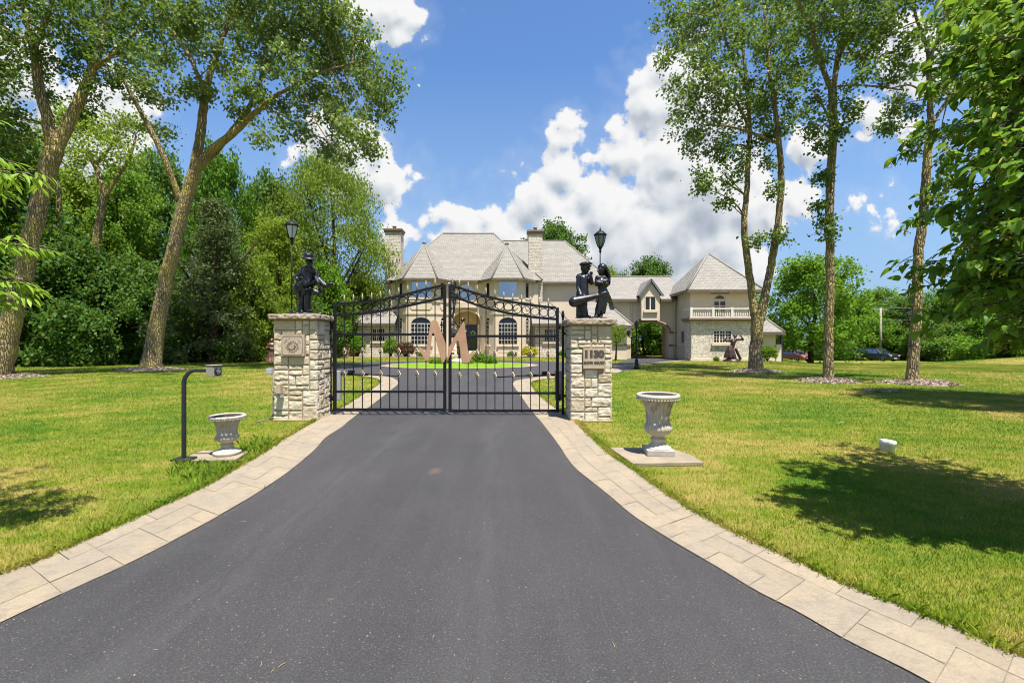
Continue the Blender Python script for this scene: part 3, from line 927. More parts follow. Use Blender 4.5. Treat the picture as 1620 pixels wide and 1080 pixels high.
# --- main roofs
rl, rr = (-7.64, 50.2, 13.35), (-2.0, 50.2, 13.35)
e = EZ
mainr = hip([(-12.4, 56.4, e), (-12.4, 44.6, e), (-11.9, 44.6, e)], ([(-12.4, 44.6, e), (3.0, 44.6, e), (3.0, 56.4, e), (-12.4, 56.4, e), rl, rr],
            [(0, 1, 5, 4), (1, 2, 5), (2, 3, 4, 5), (3, 0, 4)]))
ridge_caps(mainr, [(rl, rr), (rl, (-12.4, 44.6, e)), (rr, (3.0, 44.6, e))])
gm = MB(); gm.bar((-5.9, 44.55, e - .13), (-3.3, 44.55, e - .13), 0.16, 0.22); gm.build('gutter', M_DARKTRIM, mainr)
sm_ = MB(); sm_.box((-6.2, 44.63, 7.40), (-2.95, 45.4, 7.43)); sm_.build('soffit', M_STUCCO, mainr)
def bay_roof(xl, xr, fl, fr, ax, az):
    yb, yf = 45.15, 42.95
    z = e - 0.02
    vs = [(xl - .5, yb, z), (fl - .22, yf, z), (fr + .22, yf, z), (xr + .5, yb, z), (ax, 46.0, az), (ax, 49.2, az)]
    r = hip([vs[0], vs[1], vs[2], vs[3]], (vs, [(0, 1, 4), (1, 2, 4), (2, 3, 4), (3, 5, 4), (0, 4, 5)]), label='steep faceted bay roof')
    ridge_caps(r, [(vs[1], vs[4]), (vs[2], vs[4])])
    kn = MB(); kn.lathe([(.20, -.05), (.16, .15), (.05, .28)], vs[4], 8); kn.build('finial', M_ROOF_RIDGE, r)
    so_ = MB(); so_.prism([(xl - .45, yb), (fl - .2, yf + .03), (fr + .2, yf + .03), (xr + .45, yb), (xr + .45, yb + .4), (xl - .45, yb + .4)], 'z', 7.405, 7.425); so_.build('soffit', M_STUCCO, r)
bay_roof(-11.53, -6.19, -10.07, -7.29, -8.88, 11.35)
bay_roof(-3.0, 2.06, -1.69, 0.90, -0.5, 11.25)

# --- right wing
rw = MB(); rw.box((2.6, 47, 0), (10.0, 56, 7.45)); part(rw, 'wall', M_STUCCO)
w2 = MB(); w2.box((10.003, 48.4, 0), (11.9, 56, 7.1)); part(w2, 'wall', M_STUCCO)
e2 = 7.55
wr = hip([(2.4, 46.55, e2), (10.4, 46.55, e2), (10.4, 55, e2)], ([(-1.5, 46.55, e2), (10.4, 46.55, e2), (10.4, 55.5, e2), (-1.5, 55.5, e2), (-1.5, 51, 12.7), (5.9, 51, 12.7)],
          [(0, 1, 5, 4), (1, 2, 5), (2, 3, 4, 5)]))
ridge_caps(wr, [((-1.5, 51, 12.7), (5.9, 51, 12.7)), ((5.9, 51, 12.7), (10.4, 46.55, e2))])
wr2 = hip([(10.2, 48, 7.25), (12.3, 48, 7.25), (12.3, 56, 7.25)], ([(6.5, 48, 7.25), (12.3, 48, 7.25), (12.3, 56, 7.25), (6.5, 56, 7.25), (6.5, 52, 10.3), (8.2, 52, 10.3)], [(0, 1, 5, 4), (1, 2, 5), (2, 3, 4, 5)]))
ridge_caps(wr2, [((8.2, 52, 10.3), (12.3, 48, 7.25))])
window(front(47), 7.6, 9.0, 4.4, 6.2, 2, 3)
for x, y in ((10.5, 48.35), (9.75, 46.95)):
    p = MB(); p.tube([(x, y, 7.2), (x, y, 0.3)], 0.06, 6); part(p, 'downpipe', M_TRIM)

# --- chimneys
for (x0, x1, y0, y1, zt) in ((-12.65, -11.1, 45.35, 46.6, 12.3), (1.65, 3.04, 45.3, 46.5, 12.15)):
    c = MB(); c.box((x0, y0, 0), (x1, y1, zt)); cc = part(c, 'chimney', M_STONE)
    k = MB(); k.box((x0 - .08, y0 - .08, zt + .003), (x1 + .08, y1 + .08, zt + .22)); k.box((x0 - .16, y0 - .16, zt + .223), (x1 + .16, y1 + .16, zt + .38)); k.build('chimney_cap', M_COPPER, cc)
    f = MB(); f.lathe([(.17, .383), (.17, .68), (.22, .70), (.22, .76), (.02, .82)], ((x0 + x1) / 2, (y0 + y1) / 2, zt), 10); f.build('flue', M_COPPER, cc)

# --- one storey stone wings
def low_wing(x0, x1, y0, y1, ez, mat, holes, win):
    wl = wall_holes(x0, x1, 0, ez, y0, holes, 0.3); part(wl, 'wing_wall', mat)
    for w in win: w()
    for xa, xb in ((x0, x0 + .3), (x1 - .3, x1)):
        s = MB(); s.box((xa, y0 + .303, 0), (xb, y1, ez)); part(s, 'wing_wall', mat)
low_wing(-14.95, -11.4, 44.0, 49, 3.1, M_STONE, [[(-13.55, 1.45), (-12.25, 1.45), (-12.25, 2.75), (-13.55, 2.75)]],
         [lambda: window(front(44.0), -13.55, -12.25, 1.45, 2.75, 6, 3, mull=2)])
lw = hip([(-15.45, 49.4, 3.2), (-15.45, 43.55, 3.2), (-11.2, 43.55, 3.2)], ([(-15.45, 43.55, 3.2), (-11.2, 43.55, 3.2), (-11.2, 46.9, 5.9), (-12.4, 46.9, 5.9), (-15.45, 49.4, 3.2), (-12.4, 49.4, 5.9)],
         [(0, 1, 2, 3), (0, 3, 5, 4)]))
ridge_caps(lw, [((-15.45, 43.55, 3.2), (-12.4, 46.9, 5.9))])
low_wing(2.25, 5.35, 43.7, 46.99, 3.05, M_STONE, [[(3.05, 1.4), (4.45, 1.4), (4.45, 2.7), (3.05, 2.7)]],
         [lambda: window(front(43.7), 3.05, 4.45, 1.4, 2.7, 6, 3, mull=2)])
rw_ = hip([(1.9, 43.2, 3.15), (5.7, 43.2, 3.15), (5.7, 46.9, 3.15)], ([(1.9, 43.2, 3.15), (5.7, 43.2, 3.15), (5.7, 46.96, 3.15), (3.9, 46.96, 5.5), (1.9, 46.96, 5.5)], [(0, 1, 3, 4), (1, 2, 3)]))
ridge_caps(rw_, [((5.7, 43.2, 3.15), (3.9, 46.96, 5.5))])
low_wing(5.5, 9.2, 36.5, 44.0, 2.6, M_STUCCO, [[(8.0, 1.35), (8.85, 1.35), (8.85, 2.3), (8.0, 2.3)]],
         [lambda: window(front(36.5), 8.0, 8.85, 1.35, 2.3, 4, 3, mull=2)])
cw_ = hip([(5.2, 36.05, 2.72), (9.62, 36.05, 2.72), (9.62, 38.2, 2.72)], ([(5.2, 36.05, 2.72), (9.62, 36.05, 2.72), (9.62, 44, 2.72), (8.0, 39.0, 4.8), (6.6, 39.0, 4.8), (5.2, 44, 2.72)], [(0, 1, 3, 4), (1, 2, 3), (0, 4, 5), (2, 5, 4, 3)]))
ridge_caps(cw_, [((9.62, 36.05, 2.72), (8.0, 39.0, 4.8))])
for xa, za, zb in ((8.2, 1.10, 1.25), (8.9, 1.9, 2.02)):
    cb = MB(); cb.box((xa, 36.44, za), (9.22, 36.497, zb)); part(cb, 'string_course', M_BAND)

# --- archway wing
link = wall_holes(8.6, 13.82, 0, 4.95, 38.3, [arch_poly(10.0, 13.2, 0.0, 2.2, 3.05, 18)], 0.5); part(link, 'archway_wall', M_STUCCO)
linkb = wall_holes(8.6, 15.5, 0, 4.95, 44.0, [[(10.0, 0.0), (15.0, 0.0), (15.0, 3.35), (10.0, 3.35)]], 0.4); part(linkb, 'archway_wall', M_STUCCO)
for a_, b_ in (((9.6, 38.803, 0), (9.98, 43.997, 3.4)), ((13.22, 38.803, 0), (13.8, 39.3, 3.4)), ((9.6, 38.803, 3.403), (13.8, 43.997, 3.5))):
    ins = MB(); ins.box(a_, b_); part(ins, 'archway_lining', M_STUCCO)
am = MB(); am.tube([(11.6 + 1.72 * math.cos(t), 38.27, 2.2 + 1.0 * math.sin(t)) for t in np.linspace(0, PI, 21)], 0.09, 8)
part(am, 'arch_moulding', M_BAND)
for xa, xb in ((13.2, 13.84), (9.3, 9.99)):
    for za, zb in ((2.12, 2.28), (1.05, 1.2)):
        am = MB(); am.box((xa, 38.22, za), (xb, 38.297, zb)); part(am, 'pier_band', M_BAND)
lr = hip([(8.3, 37.85, 4.98), (10.55, 37.85, 4.98)], ([(8.3, 37.85, 4.98), (14.6, 37.85, 4.98), (14.6, 42, 7.4), (8.3, 42, 7.4), (8.3, 46, 4.98), (14.6, 46, 4.98)], [(0, 1, 2, 3), (3, 2, 5, 4)]))
ridge_caps(lr, [((8.3, 42, 7.4), (14.6, 42, 7.4))])
g2 = MB(); g2.bar((12.35, 37.85, 4.86), (13.5, 37.85, 4.86), 0.16, 0.22); g2.build('gutter', M_DARKTRIM, lr)
# oriel dormer over the arch
dm = wall_holes(10.68, 12.2, 3.2, 5.35, 37.55, [[(10.95, 4.0), (11.88, 4.0), (11.88, 5.2), (10.95, 5.2)]], 0.2); dp = part(dm, 'dormer', M_STUCCO)
q = MB(); q.prism([(10.68, 5.352), (12.2, 5.352), (11.44, 6.35)], 'y', 37.55, 37.75)
q.box((10.68, 37.753, 3.2), (10.84, 38.29, 5.5)); q.box((12.04, 37.753, 3.2), (12.2, 38.29, 5.5)); q.box((10.68, 37.753, 3.203), (12.2, 38.29, 3.3)); q.build('dormer_side', M_STUCCO, dp)
q = MB(); q.add([(10.45, 37.35, 5.25), (11.44, 37.35, 6.6), (12.43, 37.35, 5.25), (10.45, 40.0, 5.25), (11.44, 40.4, 6.6), (12.43, 40.0, 5.25)], [(0, 1, 4, 3), (1, 2, 5, 4)]); q.build('dormer_roof', M_ROOF, dp)
q = MB(); q.bar((10.45, 37.36, 5.18), (11.44, 37.36, 6.53), 0.05, 0.16); q.bar((12.43, 37.36, 5.18), (11.44, 37.36, 6.53), 0.05, 0.16); q.build('bargeboard', pmat('blue_grey_barge', (0.10, 0.12, 0.14), (0.14, 0.16, 0.18), 4, 0.5), dp)
window(front(37.55), 10.95, 11.88, 4.0, 5.2, 2, 1, None, M_GLASS, True, 0.07, munt=0.09)
for x, y, z0 in ((10.05, 38.22, 2.7), (13.65, 38.2, 0.1)):
    p = MB(); p.tube([(x, y - .2, 4.8), (x, y, 4.6), (x, y, z0)], 0.05, 6); part(p, 'downpipe', M_TRIM)

# --- tower
tw = wall_holes(13.83, 18.85, 0, 5.3, 35.3, [arch_poly(15.6, 16.62, 3.2, 4.65, 5.1, 12)], 0.25); part(tw, 'tower_wall', M_STUCCO)
M_T, L_T = face_frame((13.83, 42.0), (13.83, 35.553))
ts = wall_holes(0, L_T, 0, 5.3, 0, [[(L_T - 1.75, 1.25), (L_T - .35, 1.25), (L_T - .35, 2.35), (L_T - 1.75, 2.35)]], 0.25); part(xform(ts, M_T), 'tower_wall', M_STUCCO)
window(M_T, L_T - 1.75, L_T - .35, 1.25, 2.35, 4, 1, mull=2)
for a_, b_ in (((18.6, 35.553, 0), (18.85, 42, 5.3)), ((14.1, 41.75, 0), (18.59, 42, 5.3))):
    tb = MB(); tb.box(a_, b_); part(tb, 'tower_wall', M_STUCCO)
te = 5.42; ap = (16.35, 37.95, 8.8)
tr = hip([(13.4, 41, te), (13.4, 34.85, te), (19.3, 34.85, te), (19.3, 41, te)], ([(13.4, 34.85, te), (19.3, 34.85, te), (19.3, 41.0, te), (13.4, 41.0, te), ap], [(0, 1, 4), (1, 2, 4), (2, 3, 4), (3, 0, 4)]), label='pyramid roof of the side tower')
ridge_caps(tr, [((13.4, 34.85, te), ap), ((19.3, 34.85, te), ap)])
so2 = MB(); so2.box((13.45, 34.9, 5.303), (19.25, 41, 5.32)); so2.build('soffit', M_STUCCO, tr)
window(front(35.3), 15.6, 16.62, 3.2, 5.1, 2, 3, 4.65, M_GLASS, False, 0.09, munt=0.10, mmat=M_FRAME)
tp = MB(); tp.box((15.4, 35.24, 5.13), (16.85, 35.297, 5.29)); part(tp, 'lintel', M_BAND)
st = wall_holes(13.4, 18.6, 0, 2.95, 34.0, [[(15.0, 1.3), (16.45, 1.3), (16.45, 2.32), (15.0, 2.32)]], 0.3); part(st, 'tower_wall', M_STONE, label='rough stone ground floor of the tower')
for xa, xb in ((13.4, 13.7), (18.3, 18.6)):
    st = MB(); st.box((xa, 34.303, 0), (xb, 35.297, 2.95)); part(st, 'tower_wall', M_STONE)
window(front(34.0), 15.0, 16.45, 1.3, 2.32, 6, 4, mull=2)
bf = MB(); bf.box((13.2, 33.75, 2.953), (18.8, 35.297, 3.08)); bf.box((13.1, 33.65, 3.083), (18.9, 35.297, 3.20))
bal = part(bf, 'balcony', M_BAND)
rl_ = MB(); rl_.box((13.25, 33.78, 3.84), (18.75, 33.98, 3.94)); rl_.box((13.25, 33.80, 3.203), (18.75, 33.96, 3.30)); rl_.box((13.25, 33.983, 3.84), (13.42, 35.29, 3.94)); rl_.build('rail', M_WHITE, bal)
for x in (13.32, 14.95, 16.35, 17.7, 18.6):
    p = MB(); p.box((x - .09, 33.77, 3.205), (x + .09, 33.99, 3.99)); p.build('post', M_WHITE, bal)
x = 13.55
while x < 18.4:
    if min(abs(x - q_) for q_ in (13.32, 14.95, 16.35, 17.7, 18.6)) > 0.15:
        p = MB(); p.lathe([(.03, 3.3), (.055, 3.38), (.06, 3.45), (.028, 3.62), (.03, 3.75), (.045, 3.84)], (x, 33.88, 0), 8, cap=False); p.build('baluster', M_WHITE, bal)
    x += 0.165
plin = MB(); plin.box((13.3, 33.9, 0), (18.7, 33.997, 0.18)); part(plin, 'plinth', M_TRIM)
# --- low garage end
gw = MB(); gw.box((18.853, 36.0, -0.3), (20.85, 38.2, 2.1)); part(gw, 'garage_wall', M_STUCCO)
gr_ = hip([(18.8, 35.55, 2.2), (21.3, 35.55, 2.2), (21.3, 38.3, 2.2)], ([(18.86, 35.55, 2.2), (21.3, 35.55, 2.2), (21.3, 38.3, 2.2), (20.1, 36.9, 3.65), (18.86, 36.9, 3.65), (18.86, 38.3, 2.2)], [(0, 1, 3, 4), (1, 2, 3), (2, 5, 4, 3)]))
ridge_caps(gr_, [((21.3, 35.55, 2.2), (20.1, 36.9, 3.65))])
pw = MB(); pw.box((20.853, 35.9, -0.3), (21.25, 36.5, 1.22)); part(pw, 'garage_wall', M_STUCCO)
po = MB(); po.box((21.26, 36.0, -0.3), (21.42, 36.16, 2.2)); part(po, 'post', M_DOOR)
tl = MB()
for k in range(6): tl.bar((20.9 + k * .07, 36.1, 1.23), (20.9 + k * .07, 36.1, 2.12), 0.018)
for k in range(5): tl.bar((20.87, 36.13, 1.33 + k * .18), (21.25, 36.13, 1.33 + k * .18), 0.018)
part(tl, 'trellis', M_DOOR)

# wreath on the door
wt = MB(); wt.tube([(-3.98 + .2 * math.cos(a), 46.44, 2.3 + .2 * math.sin(a)) for a in np.linspace(0, 2 * PI, 17)[:-1]], 0.07, 6, closed=True)
for k in range(26):
    a = random.uniform(0, 2 * PI); wt.ell((-3.98 + random.uniform(.13, .27) * math.cos(a), 46.40, 2.3 + random.uniform(.13, .27) * math.sin(a)), 0.045, 6, 4)
tag(wt.build('wreath', pmat('wreath_green', (0.16, 0.30, 0.03), (0.45, 0.5, 0.08), 12, 0.8), None, (-3.98, 46.4, 2.3)), 'round yellow green wreath hanging on the black front door', 'wreath')
# ------------------------------------------------------------------ gate pillars
M_IRON = pmat('black_iron', (0.006, 0.0055, 0.007), (0.011, 0.010, 0.012), 9, 0.5, bump=0.12, bscale=90, spec=0.25)
M_GOLD = pmat('aged_gilt', (0.30, 0.24, 0.15), (0.42, 0.35, 0.24), 30, 0.45, 0.35)
M_PLAQUE = pmat('plaque_sandstone', (0.40, 0.31, 0.22), (0.47, 0.37, 0.27), 8, 0.85, bump=0.2, bscale=120, spec=0.2)
M_ENGRAVE = pmat('engraved_dark', (0.05, 0.04, 0.035), (0.09, 0.07, 0.06), 30, 0.9)
M_MORTAR = pmat('mortar', (0.24, 0.19, 0.12), (0.34, 0.27, 0.18), 10, 0.95, bump=0.4, bscale=60)
M_GREYBOX = pmat('grey_box', (0.30, 0.31, 0.32), (0.36, 0.37, 0.38), 5, 0.5)
M_TANBOX = pmat('tan_box', (0.36, 0.28, 0.18), (0.42, 0.33, 0.22), 5, 0.7)
M_BLACKOBJ = pmat('charcoal_paint', (0.014, 0.014, 0.018), (0.022, 0.022, 0.028), 6, 0.45)

def veneer_material(name, a, b, c):
    m, nt, out = newmat(name); N = NT(nt)
    p = N.n('ShaderNodeTexCoord').outputs['Object']; t = N.n('ShaderNodeAttribute', attribute_name='tint')
    col = N.ramp(t.outputs['Fac'], [(0.0, a), (0.6, b), (1.0, c)])
    col = N.mix(N.mapr(N.noise(p, 7, 6, 0.7), 0.48, 0.72, 0, 0.55), col, (0.40, 0.33, 0.22, 1))
    col = N.mix(N.mapr(N.noise(p, 26, 4, 0.7), 0.55, 0.75, 0, 0.4), col, (0.30, 0.24, 0.16, 1))
    N.bsdf(out, col, 0.88, 0, N.bump(N.noise(p, 22, 8, 0.75), 0.55, 0.02), 0.2)
    return m
M_VENEER = veneer_material('limestone', (0.48, 0.39, 0.265), (0.57, 0.49, 0.365), (0.64, 0.57, 0.455))
M_CAPSTONE = veneer_material('cap_limestone', (0.25, 0.19, 0.14), (0.31, 0.245, 0.18), (0.37, 0.30, 0.23))

def rock_patch(Vs, Fs, T, o, u, w, n, x0, x1, z0, z1, rnd, depth=0.03, k=None):
    """one rough quarry-faced stone on the plane o + u*x + z, bulging along n"""
    nx = max(6, int((x1 - x0) / 0.013)); nz = max(5, int((z1 - z0) / 0.013))
    b = len(Vs); off = Vector((rnd.uniform(-50, 50), rnd.uniform(-50, 50), rnd.uniform(-50, 50)))
    dd = depth * rnd.uniform(0.65, 1.15); tx, tz = rnd.uniform(-.3, .3), rnd.uniform(-.35, .25)
    for i in range(nx + 1):
        for j in range(nz + 1):
            a, c = i / nx, j / nz
            x = x0 + (x1 - x0) * a; z = z0 + (z1 - z0) * c
            e = min(a * (x1 - x0), (1 - a) * (x1 - x0), c * (z1 - z0), (1 - c) * (z1 - z0))
            fall = min(1.0, e / 0.014); fall = fall ** 0.45
            q = Vector((x, z, 0)) * 11 + off
            q2 = Vector((q.x * .8 + .35 * noise.noise(q * .9), q.y * 1.5, q.z)); dv = noise.voronoi(q2 * .75)[0]
            r = noise.fractal(q, 0.75, 2.2, 5) * 0.42 + (dv[1] - dv[0]) * 0.55 - .2 + noise.ridged_multi_fractal(q2 * .6, .9, 2.1, 3, 1.0, 2.0) * .16
            h = dd * fall * (0.62 + tx * (a - .5) + tz * (c - .5) + 1.0 * r) - 0.012 * (1 - fall)
            wob = 0.004 * noise.noise(q * 2)
            Vs.append(tuple(o + u * (x + wob * (1 if 0 < i < nx else .6)) + Vector((0, 0, z + wob)) + n * h))
    for i in range(nx):
        for j in range(nz):
            p = b + i * (nz + 1) + j
            Fs.append((p, p + nz + 1, p + nz + 2, p + 1)); T.append(k)

def pillar(name_label, x0, x1, y0, y1, zc, zt, seed, plaque_rect):
    rnd = random.Random(seed)
    cx, cy = (x0 + x1) / 2, (y0 + y1) / 2
    t = thing('gate_pillar', name_label, 'gate pillar', (cx, cy, 0), 'stone pillars of the gate')
    Vs, Fs, T = [], [], []
    for (o, u, n, w) in ((Vector((x0, y0, 0)), Vector((1, 0, 0)), Vector((0, -1, 0)), x1 - x0), (Vector((x1, y0, 0)), Vector((0, 1, 0)), Vector((1, 0, 0)), y1 - y0),
                         (Vector((x1, y1, 0)), Vector((-1, 0, 0)), Vector((0, 1, 0)), x1 - x0), (Vector((x0, y1, 0)), Vector((0, -1, 0)), Vector((-1, 0, 0)), y1 - y0)):
        nl, nw = 6, 20
        used = []
        ch = zc / nw; cl = w / nl
        for (j, i, b, a) in tile_cells2(nw, nl, rnd):
            X0, X1, Z0, Z1 = i * cl + .0035, (i + a) * cl - .0035, j * ch + .0035, (j + b) * ch - .0035
            if i == 0: X0 -= 0.02
            if i + a == nl: X1 += 0.02
            if n.y < 0:                       # leave the plaque's place free
                px0, px1, pz0, pz1 = plaque_rect
                ax0, ax1 = x0 + X0, x0 + X1
                if ax0 < px1 and ax1 > px0 and Z0 < pz1 and Z1 > pz0:
                    # trim the stone back to the larger free side
                    opts = [(X0, min(X1, px0 - x0 - .006), Z0, Z1), (max(X0, px1 - x0 + .006), X1, Z0, Z1), (X0, X1, Z0, min(Z1, pz0 - .006)), (X0, X1, max(Z0, pz1 + .006), Z1)]
                    opts = [q for q in opts if q[1] - q[0] > .03 and q[3] - q[2] > .03]
                    if not opts: continue
                    X0, X1, Z0, Z1 = max(opts, key=lambda q: (q[1] - q[0]) * (q[3] - q[2]))
            rock_patch(Vs, Fs, T, o, u, w, n, X0, X1, Z0, Z1, rnd, 0.022, rnd.random())
    s = np_obj('shaft', Vs, Fs, M_VENEER, t, T)
    m = MB(); m.box((x0, y0, 0), (x1, y1, zc)); m.build('mortar', M_MORTAR, s)
    # cap slab with chiselled edge
    Vs, Fs, T = [], [], []
    ov = 0.065; h = zt - zc
    for (o, u, n, w) in ((Vector((x0 - ov, y0 - ov, 0)), Vector((1, 0, 0)), Vector((0, -1, 0)), x1 - x0 + 2 * ov), (Vector((x1 + ov, y0 - ov, 0)), Vector((0, 1, 0)), Vector((1, 0, 0)), y1 - y0 + 2 * ov),
                         (Vector((x1 + ov, y1 + ov, 0)), Vector((-1, 0, 0)), Vector((0, 1, 0)), x1 - x0 + 2 * ov), (Vector((x0 - ov, y1 + ov, 0)), Vector((0, -1, 0)), Vector((-1, 0, 0)), y1 - y0 + 2 * ov)):
        rock_patch(Vs, Fs, T, o, u, w, n, -.01, w + .01, zc, zt, rnd, 0.04, 0.5)
    c = np_obj('cap', Vs, Fs, M_CAPSTONE, t, T)
    m = MB(); m.box((x0 - ov, y0 - ov, zc + .002), (x1 + ov, y1 + ov, zt - .004)); k = m.build('cap_core', M_CAPSTONE, c)
    ft = MB(); ft.box((x0 - .03, y0 - .06, 0.0), (x1 + .03, y1 + .05, 0.03)); ft.build('footing', M_MORTAR, t, bevel=.01)
    return t

def tile_cells2(nr, ncol, rnd):
    """ashlar: mostly long low stones"""
    used = np.zeros((nr, ncol), bool); out = []
    shapes = [(1, 3), (1, 2), (2, 2), (2, 3), (2, 1), (1, 2), (3, 2), (2, 2)]
    for j in range(nr):
        for i in range(ncol):
            if used[j, i]: continue
            rnd.shuffle(shapes)
            for (b, a) in shapes + [(1, 1)]:
                if j + b <= nr and i + a <= ncol and not used[j:j + b, i:i + a].any():
                    used[j:j + b, i:i + a] = True; out.append((j, i, b, a)); break
    return out

LP = (-4.345, -3.58, 8.33, 9.02); RP = (1.075, 1.79, 8.24, 8.98)
pl = pillar('pale limestone pillar with a sun and moon plaque and cable box, under the single figure statue', *LP, 1.845, 1.95, 11, (-4.20, -3.78, 1.18, 1.57))
pr = pillar('pale limestone pillar with the house number plaque, under the statue of a couple', *RP, 1.745, 1.865, 23, (1.28, 1.67, 0.955, 1.33))

# plaque with house number
q = MB(); q.box((1.283, 8.185, 0.958), (1.667, 8.26, 1.327)); pq = q.build('plaque', M_PLAQUE, pr, bevel=.006)
text_mb('1130', 0.165, (1.472, 8.183, 1.220), 0.004, sx=1.12, offset=0.013, space=0.98).build('number', M_ENGRAVE, pq, fix=False)
text_mb('GAVIN COURT', 0.058, (1.477, 8.183, 1.068), 0.004, sx=0.90, offset=0.0040, space=1.08).build('lettering', M_ENGRAVE, pq, fix=False)
# plaque with sun and moon
x0, x1, z0, z1 = -4.197, -3.783, 1.183, 1.567; yf = 8.262
q = MB(); q.box((x0, yf, z0), (x1, 8.34, z1)); pq = q.build('plaque', M_PLAQUE, pl, bevel=.006)
cx, cz = (x0 + x1) / 2 + .004, (z0 + z1) / 2 - .022
en = MB()
c = .03; fr = [(x0 + .022 + c, z0 + .022), (x1 - .022 - c, z0 + .022), (x1 - .022, z0 + .022 + c), (x1 - .022, z1 - .022 - c), (x1 - .022 - c, z1 - .022), (x0 + .022 + c, z1 - .022), (x0 + .022, z1 - .022 - c), (x0 + .022, z0 + .022 + c)]
for a, b in zip(fr, fr[1:] + fr[:1]): en.tube([(a[0], yf, a[1]), (b[0], yf, b[1])], 0.0042, 6)
en.tube([(cx + .085 * math.cos(a), yf, cz + .085 * math.sin(a)) for a in np.linspace(0, 2 * PI, 33)[:-1]], 0.0035, 5, closed=True)
en.tube([(cx - .008 + .058 * math.cos(a), yf, cz + .005 + .058 * math.sin(a)) for a in np.linspace(R(60), R(330), 24)], [0.002 + .005 * math.sin(PI * i / 23) for i in range(24)], 5)
en.prism([(cx + .01 + .05 * math.cos(a), cz + .05 * math.sin(a)) for a in np.linspace(R(-75), R(45), 12)] + [(cx + .005 + .03 * math.cos(a), cz + .005 + .036 * math.sin(a)) for a in np.linspace(R(45), R(-75), 12)], 'y', yf - .003, yf + .002)
for k in range(14):
    a = 2 * PI * k / 14 + .1; r0, r1 = .09, .128 if k % 2 else .112
    for s in (-1, 1):
        en.tube([(cx + r0 * math.cos(a + s * .13), yf, cz + r0 * math.sin(a + s * .13)), (cx + r1 * math.cos(a), yf, cz + r1 * math.sin(a))], .0026, 5)
for (dx, dz) in ((-.022, .016), (.012, .018)): en.ell((cx + dx, yf, cz + dz), (.008, .003, .005), 8, 5)
en.tube([(cx - .004, yf, cz + .014), (cx - .008, yf, cz - .008), (cx + .002, yf, cz - .012)], .0024, 5)
en.tube([(cx - .022, yf, cz - .026), (cx - .004, yf, cz - .032), (cx + .012, yf, cz - .024)], .003, 5)
en.build('sun_moon_emblem', M_ENGRAVE, pq)
# the worn lettering that arches over the emblem, no longer legible
lt = MB(); rl2 = random.Random(5)
for k in range(17):
    if k in (4, 8, 9, 12): continue
    a = R(156) - R(132) * k / 16; u = Vector((math.sin(a), 0, -math.cos(a))); r = Vector((math.cos(a), 0, math.sin(a)))
    c = Vector((cx, yf, cz)) + r * .158
    for _ in range(3):
        lt.tube([c + u * rl2.uniform(-.009, .009) + r * rl2.uniform(-.013, 0), c + u * rl2.uniform(-.009, .009) + r * rl2.uniform(0, .013)], .0022, 5)
lt.build('worn_lettering', M_ENGRAVE, pq)

# cable box and conduit on the left pillar
t = thing('cable_box', 'small grey electrical box with a conduit on the edge of the left pillar', 'electrical box', (-4.38, 8.27, 0.9))
q = MB(); q.box((-4.43, 8.19, 0.86), (-4.335, 8.285, 0.965)); q.build('box', M_GREYBOX, t, bevel=.008)
q = MB(); q.tube([(-4.335, 8.265, 0.87), (-4.335, 8.265, 0.35), (-4.34, 8.25, 0.14), (-4.40, 8.19, 0.04), (-4.56, 8.10, 0.010)], 0.011, 8); q.build('conduit', pmat('conduit_grey', (.13,.13,.13), None, rough=.6), t)
q = MB(); q.tube([(-4.36, 8.23, 0.62), (-4.33, 8.22, 0.54), (-4.27, 8.22, 0.52), (-4.23, 8.25, 0.53)], 0.007, 6); q.build('wire', M_BLACKOBJ, t)
t = thing('receiver_box', 'narrow tan receiver box fixed low on the left pillar front', 'electrical box', (-4.21, 8.25, 0.55))
q = MB(); q.box((-4.25, 8.20, 0.50), (-4.175, 8.30, 0.69)); q.box((-4.245, 8.185, 0.51), (-4.18, 8.203, 0.68)); q.build('box', M_TANBOX, t, bevel=.006)
q = MB(); q.box((-4.26, 8.215, 0.44), (-4.16, 8.30, 0.485)); q.build('mount', M_GREYBOX, t)

# ------------------------------------------------------------------ gate leaves
YG = 8.95; KG = F / YG
def gx_(px): return (px - CX) / KG
def gzz(py): return EYE + (CY - py) / KG

def interp(pts, x):
    xs = [p[0] for p in pts]; zs = [p[1] for p in pts]
    # smooth interpolation through the traced points
    i = max(0, min(len(xs) - 2, int(np.searchsorted(xs, x)) - 1))
    def slope(k):
        a, b = max(k - 1, 0), min(k + 1, len(xs) - 1)
        return (zs[b] - zs[a]) / (xs[b] - xs[a])
    h = xs[i + 1] - xs[i]; t = (x - xs[i]) / h
    return ((2 * t ** 3 - 3 * t ** 2 + 1) * zs[i] + (t ** 3 - 2 * t ** 2 + t) * h * slope(i) + (-2 * t ** 3 + 3 * t ** 2) * zs[i + 1] + (t ** 3 - t ** 2) * h * slope(i + 1))

def basket(c, n=4):
    """twisted basket knuckle"""
    m = MB()
    for k in range(n):
        pts = []
        for i in range(9):
            t = i / 8; a = 2 * PI * k / n + t * PI * 0.95; r = 0.006 + 0.030 * math.sin(PI * t)
            pts.append((c[0] + r * math.cos(a), c[1] + r * math.sin(a), c[2] - .062 + .124 * t))
        m.tube(pts, 0.0068, 6)
    m.lathe([(.014, -.078), (.017, -.066), (.012, -.055)], c, 8); m.lathe([(.012, .055), (.017, .066), (.014, .078)], c, 8)
    return m

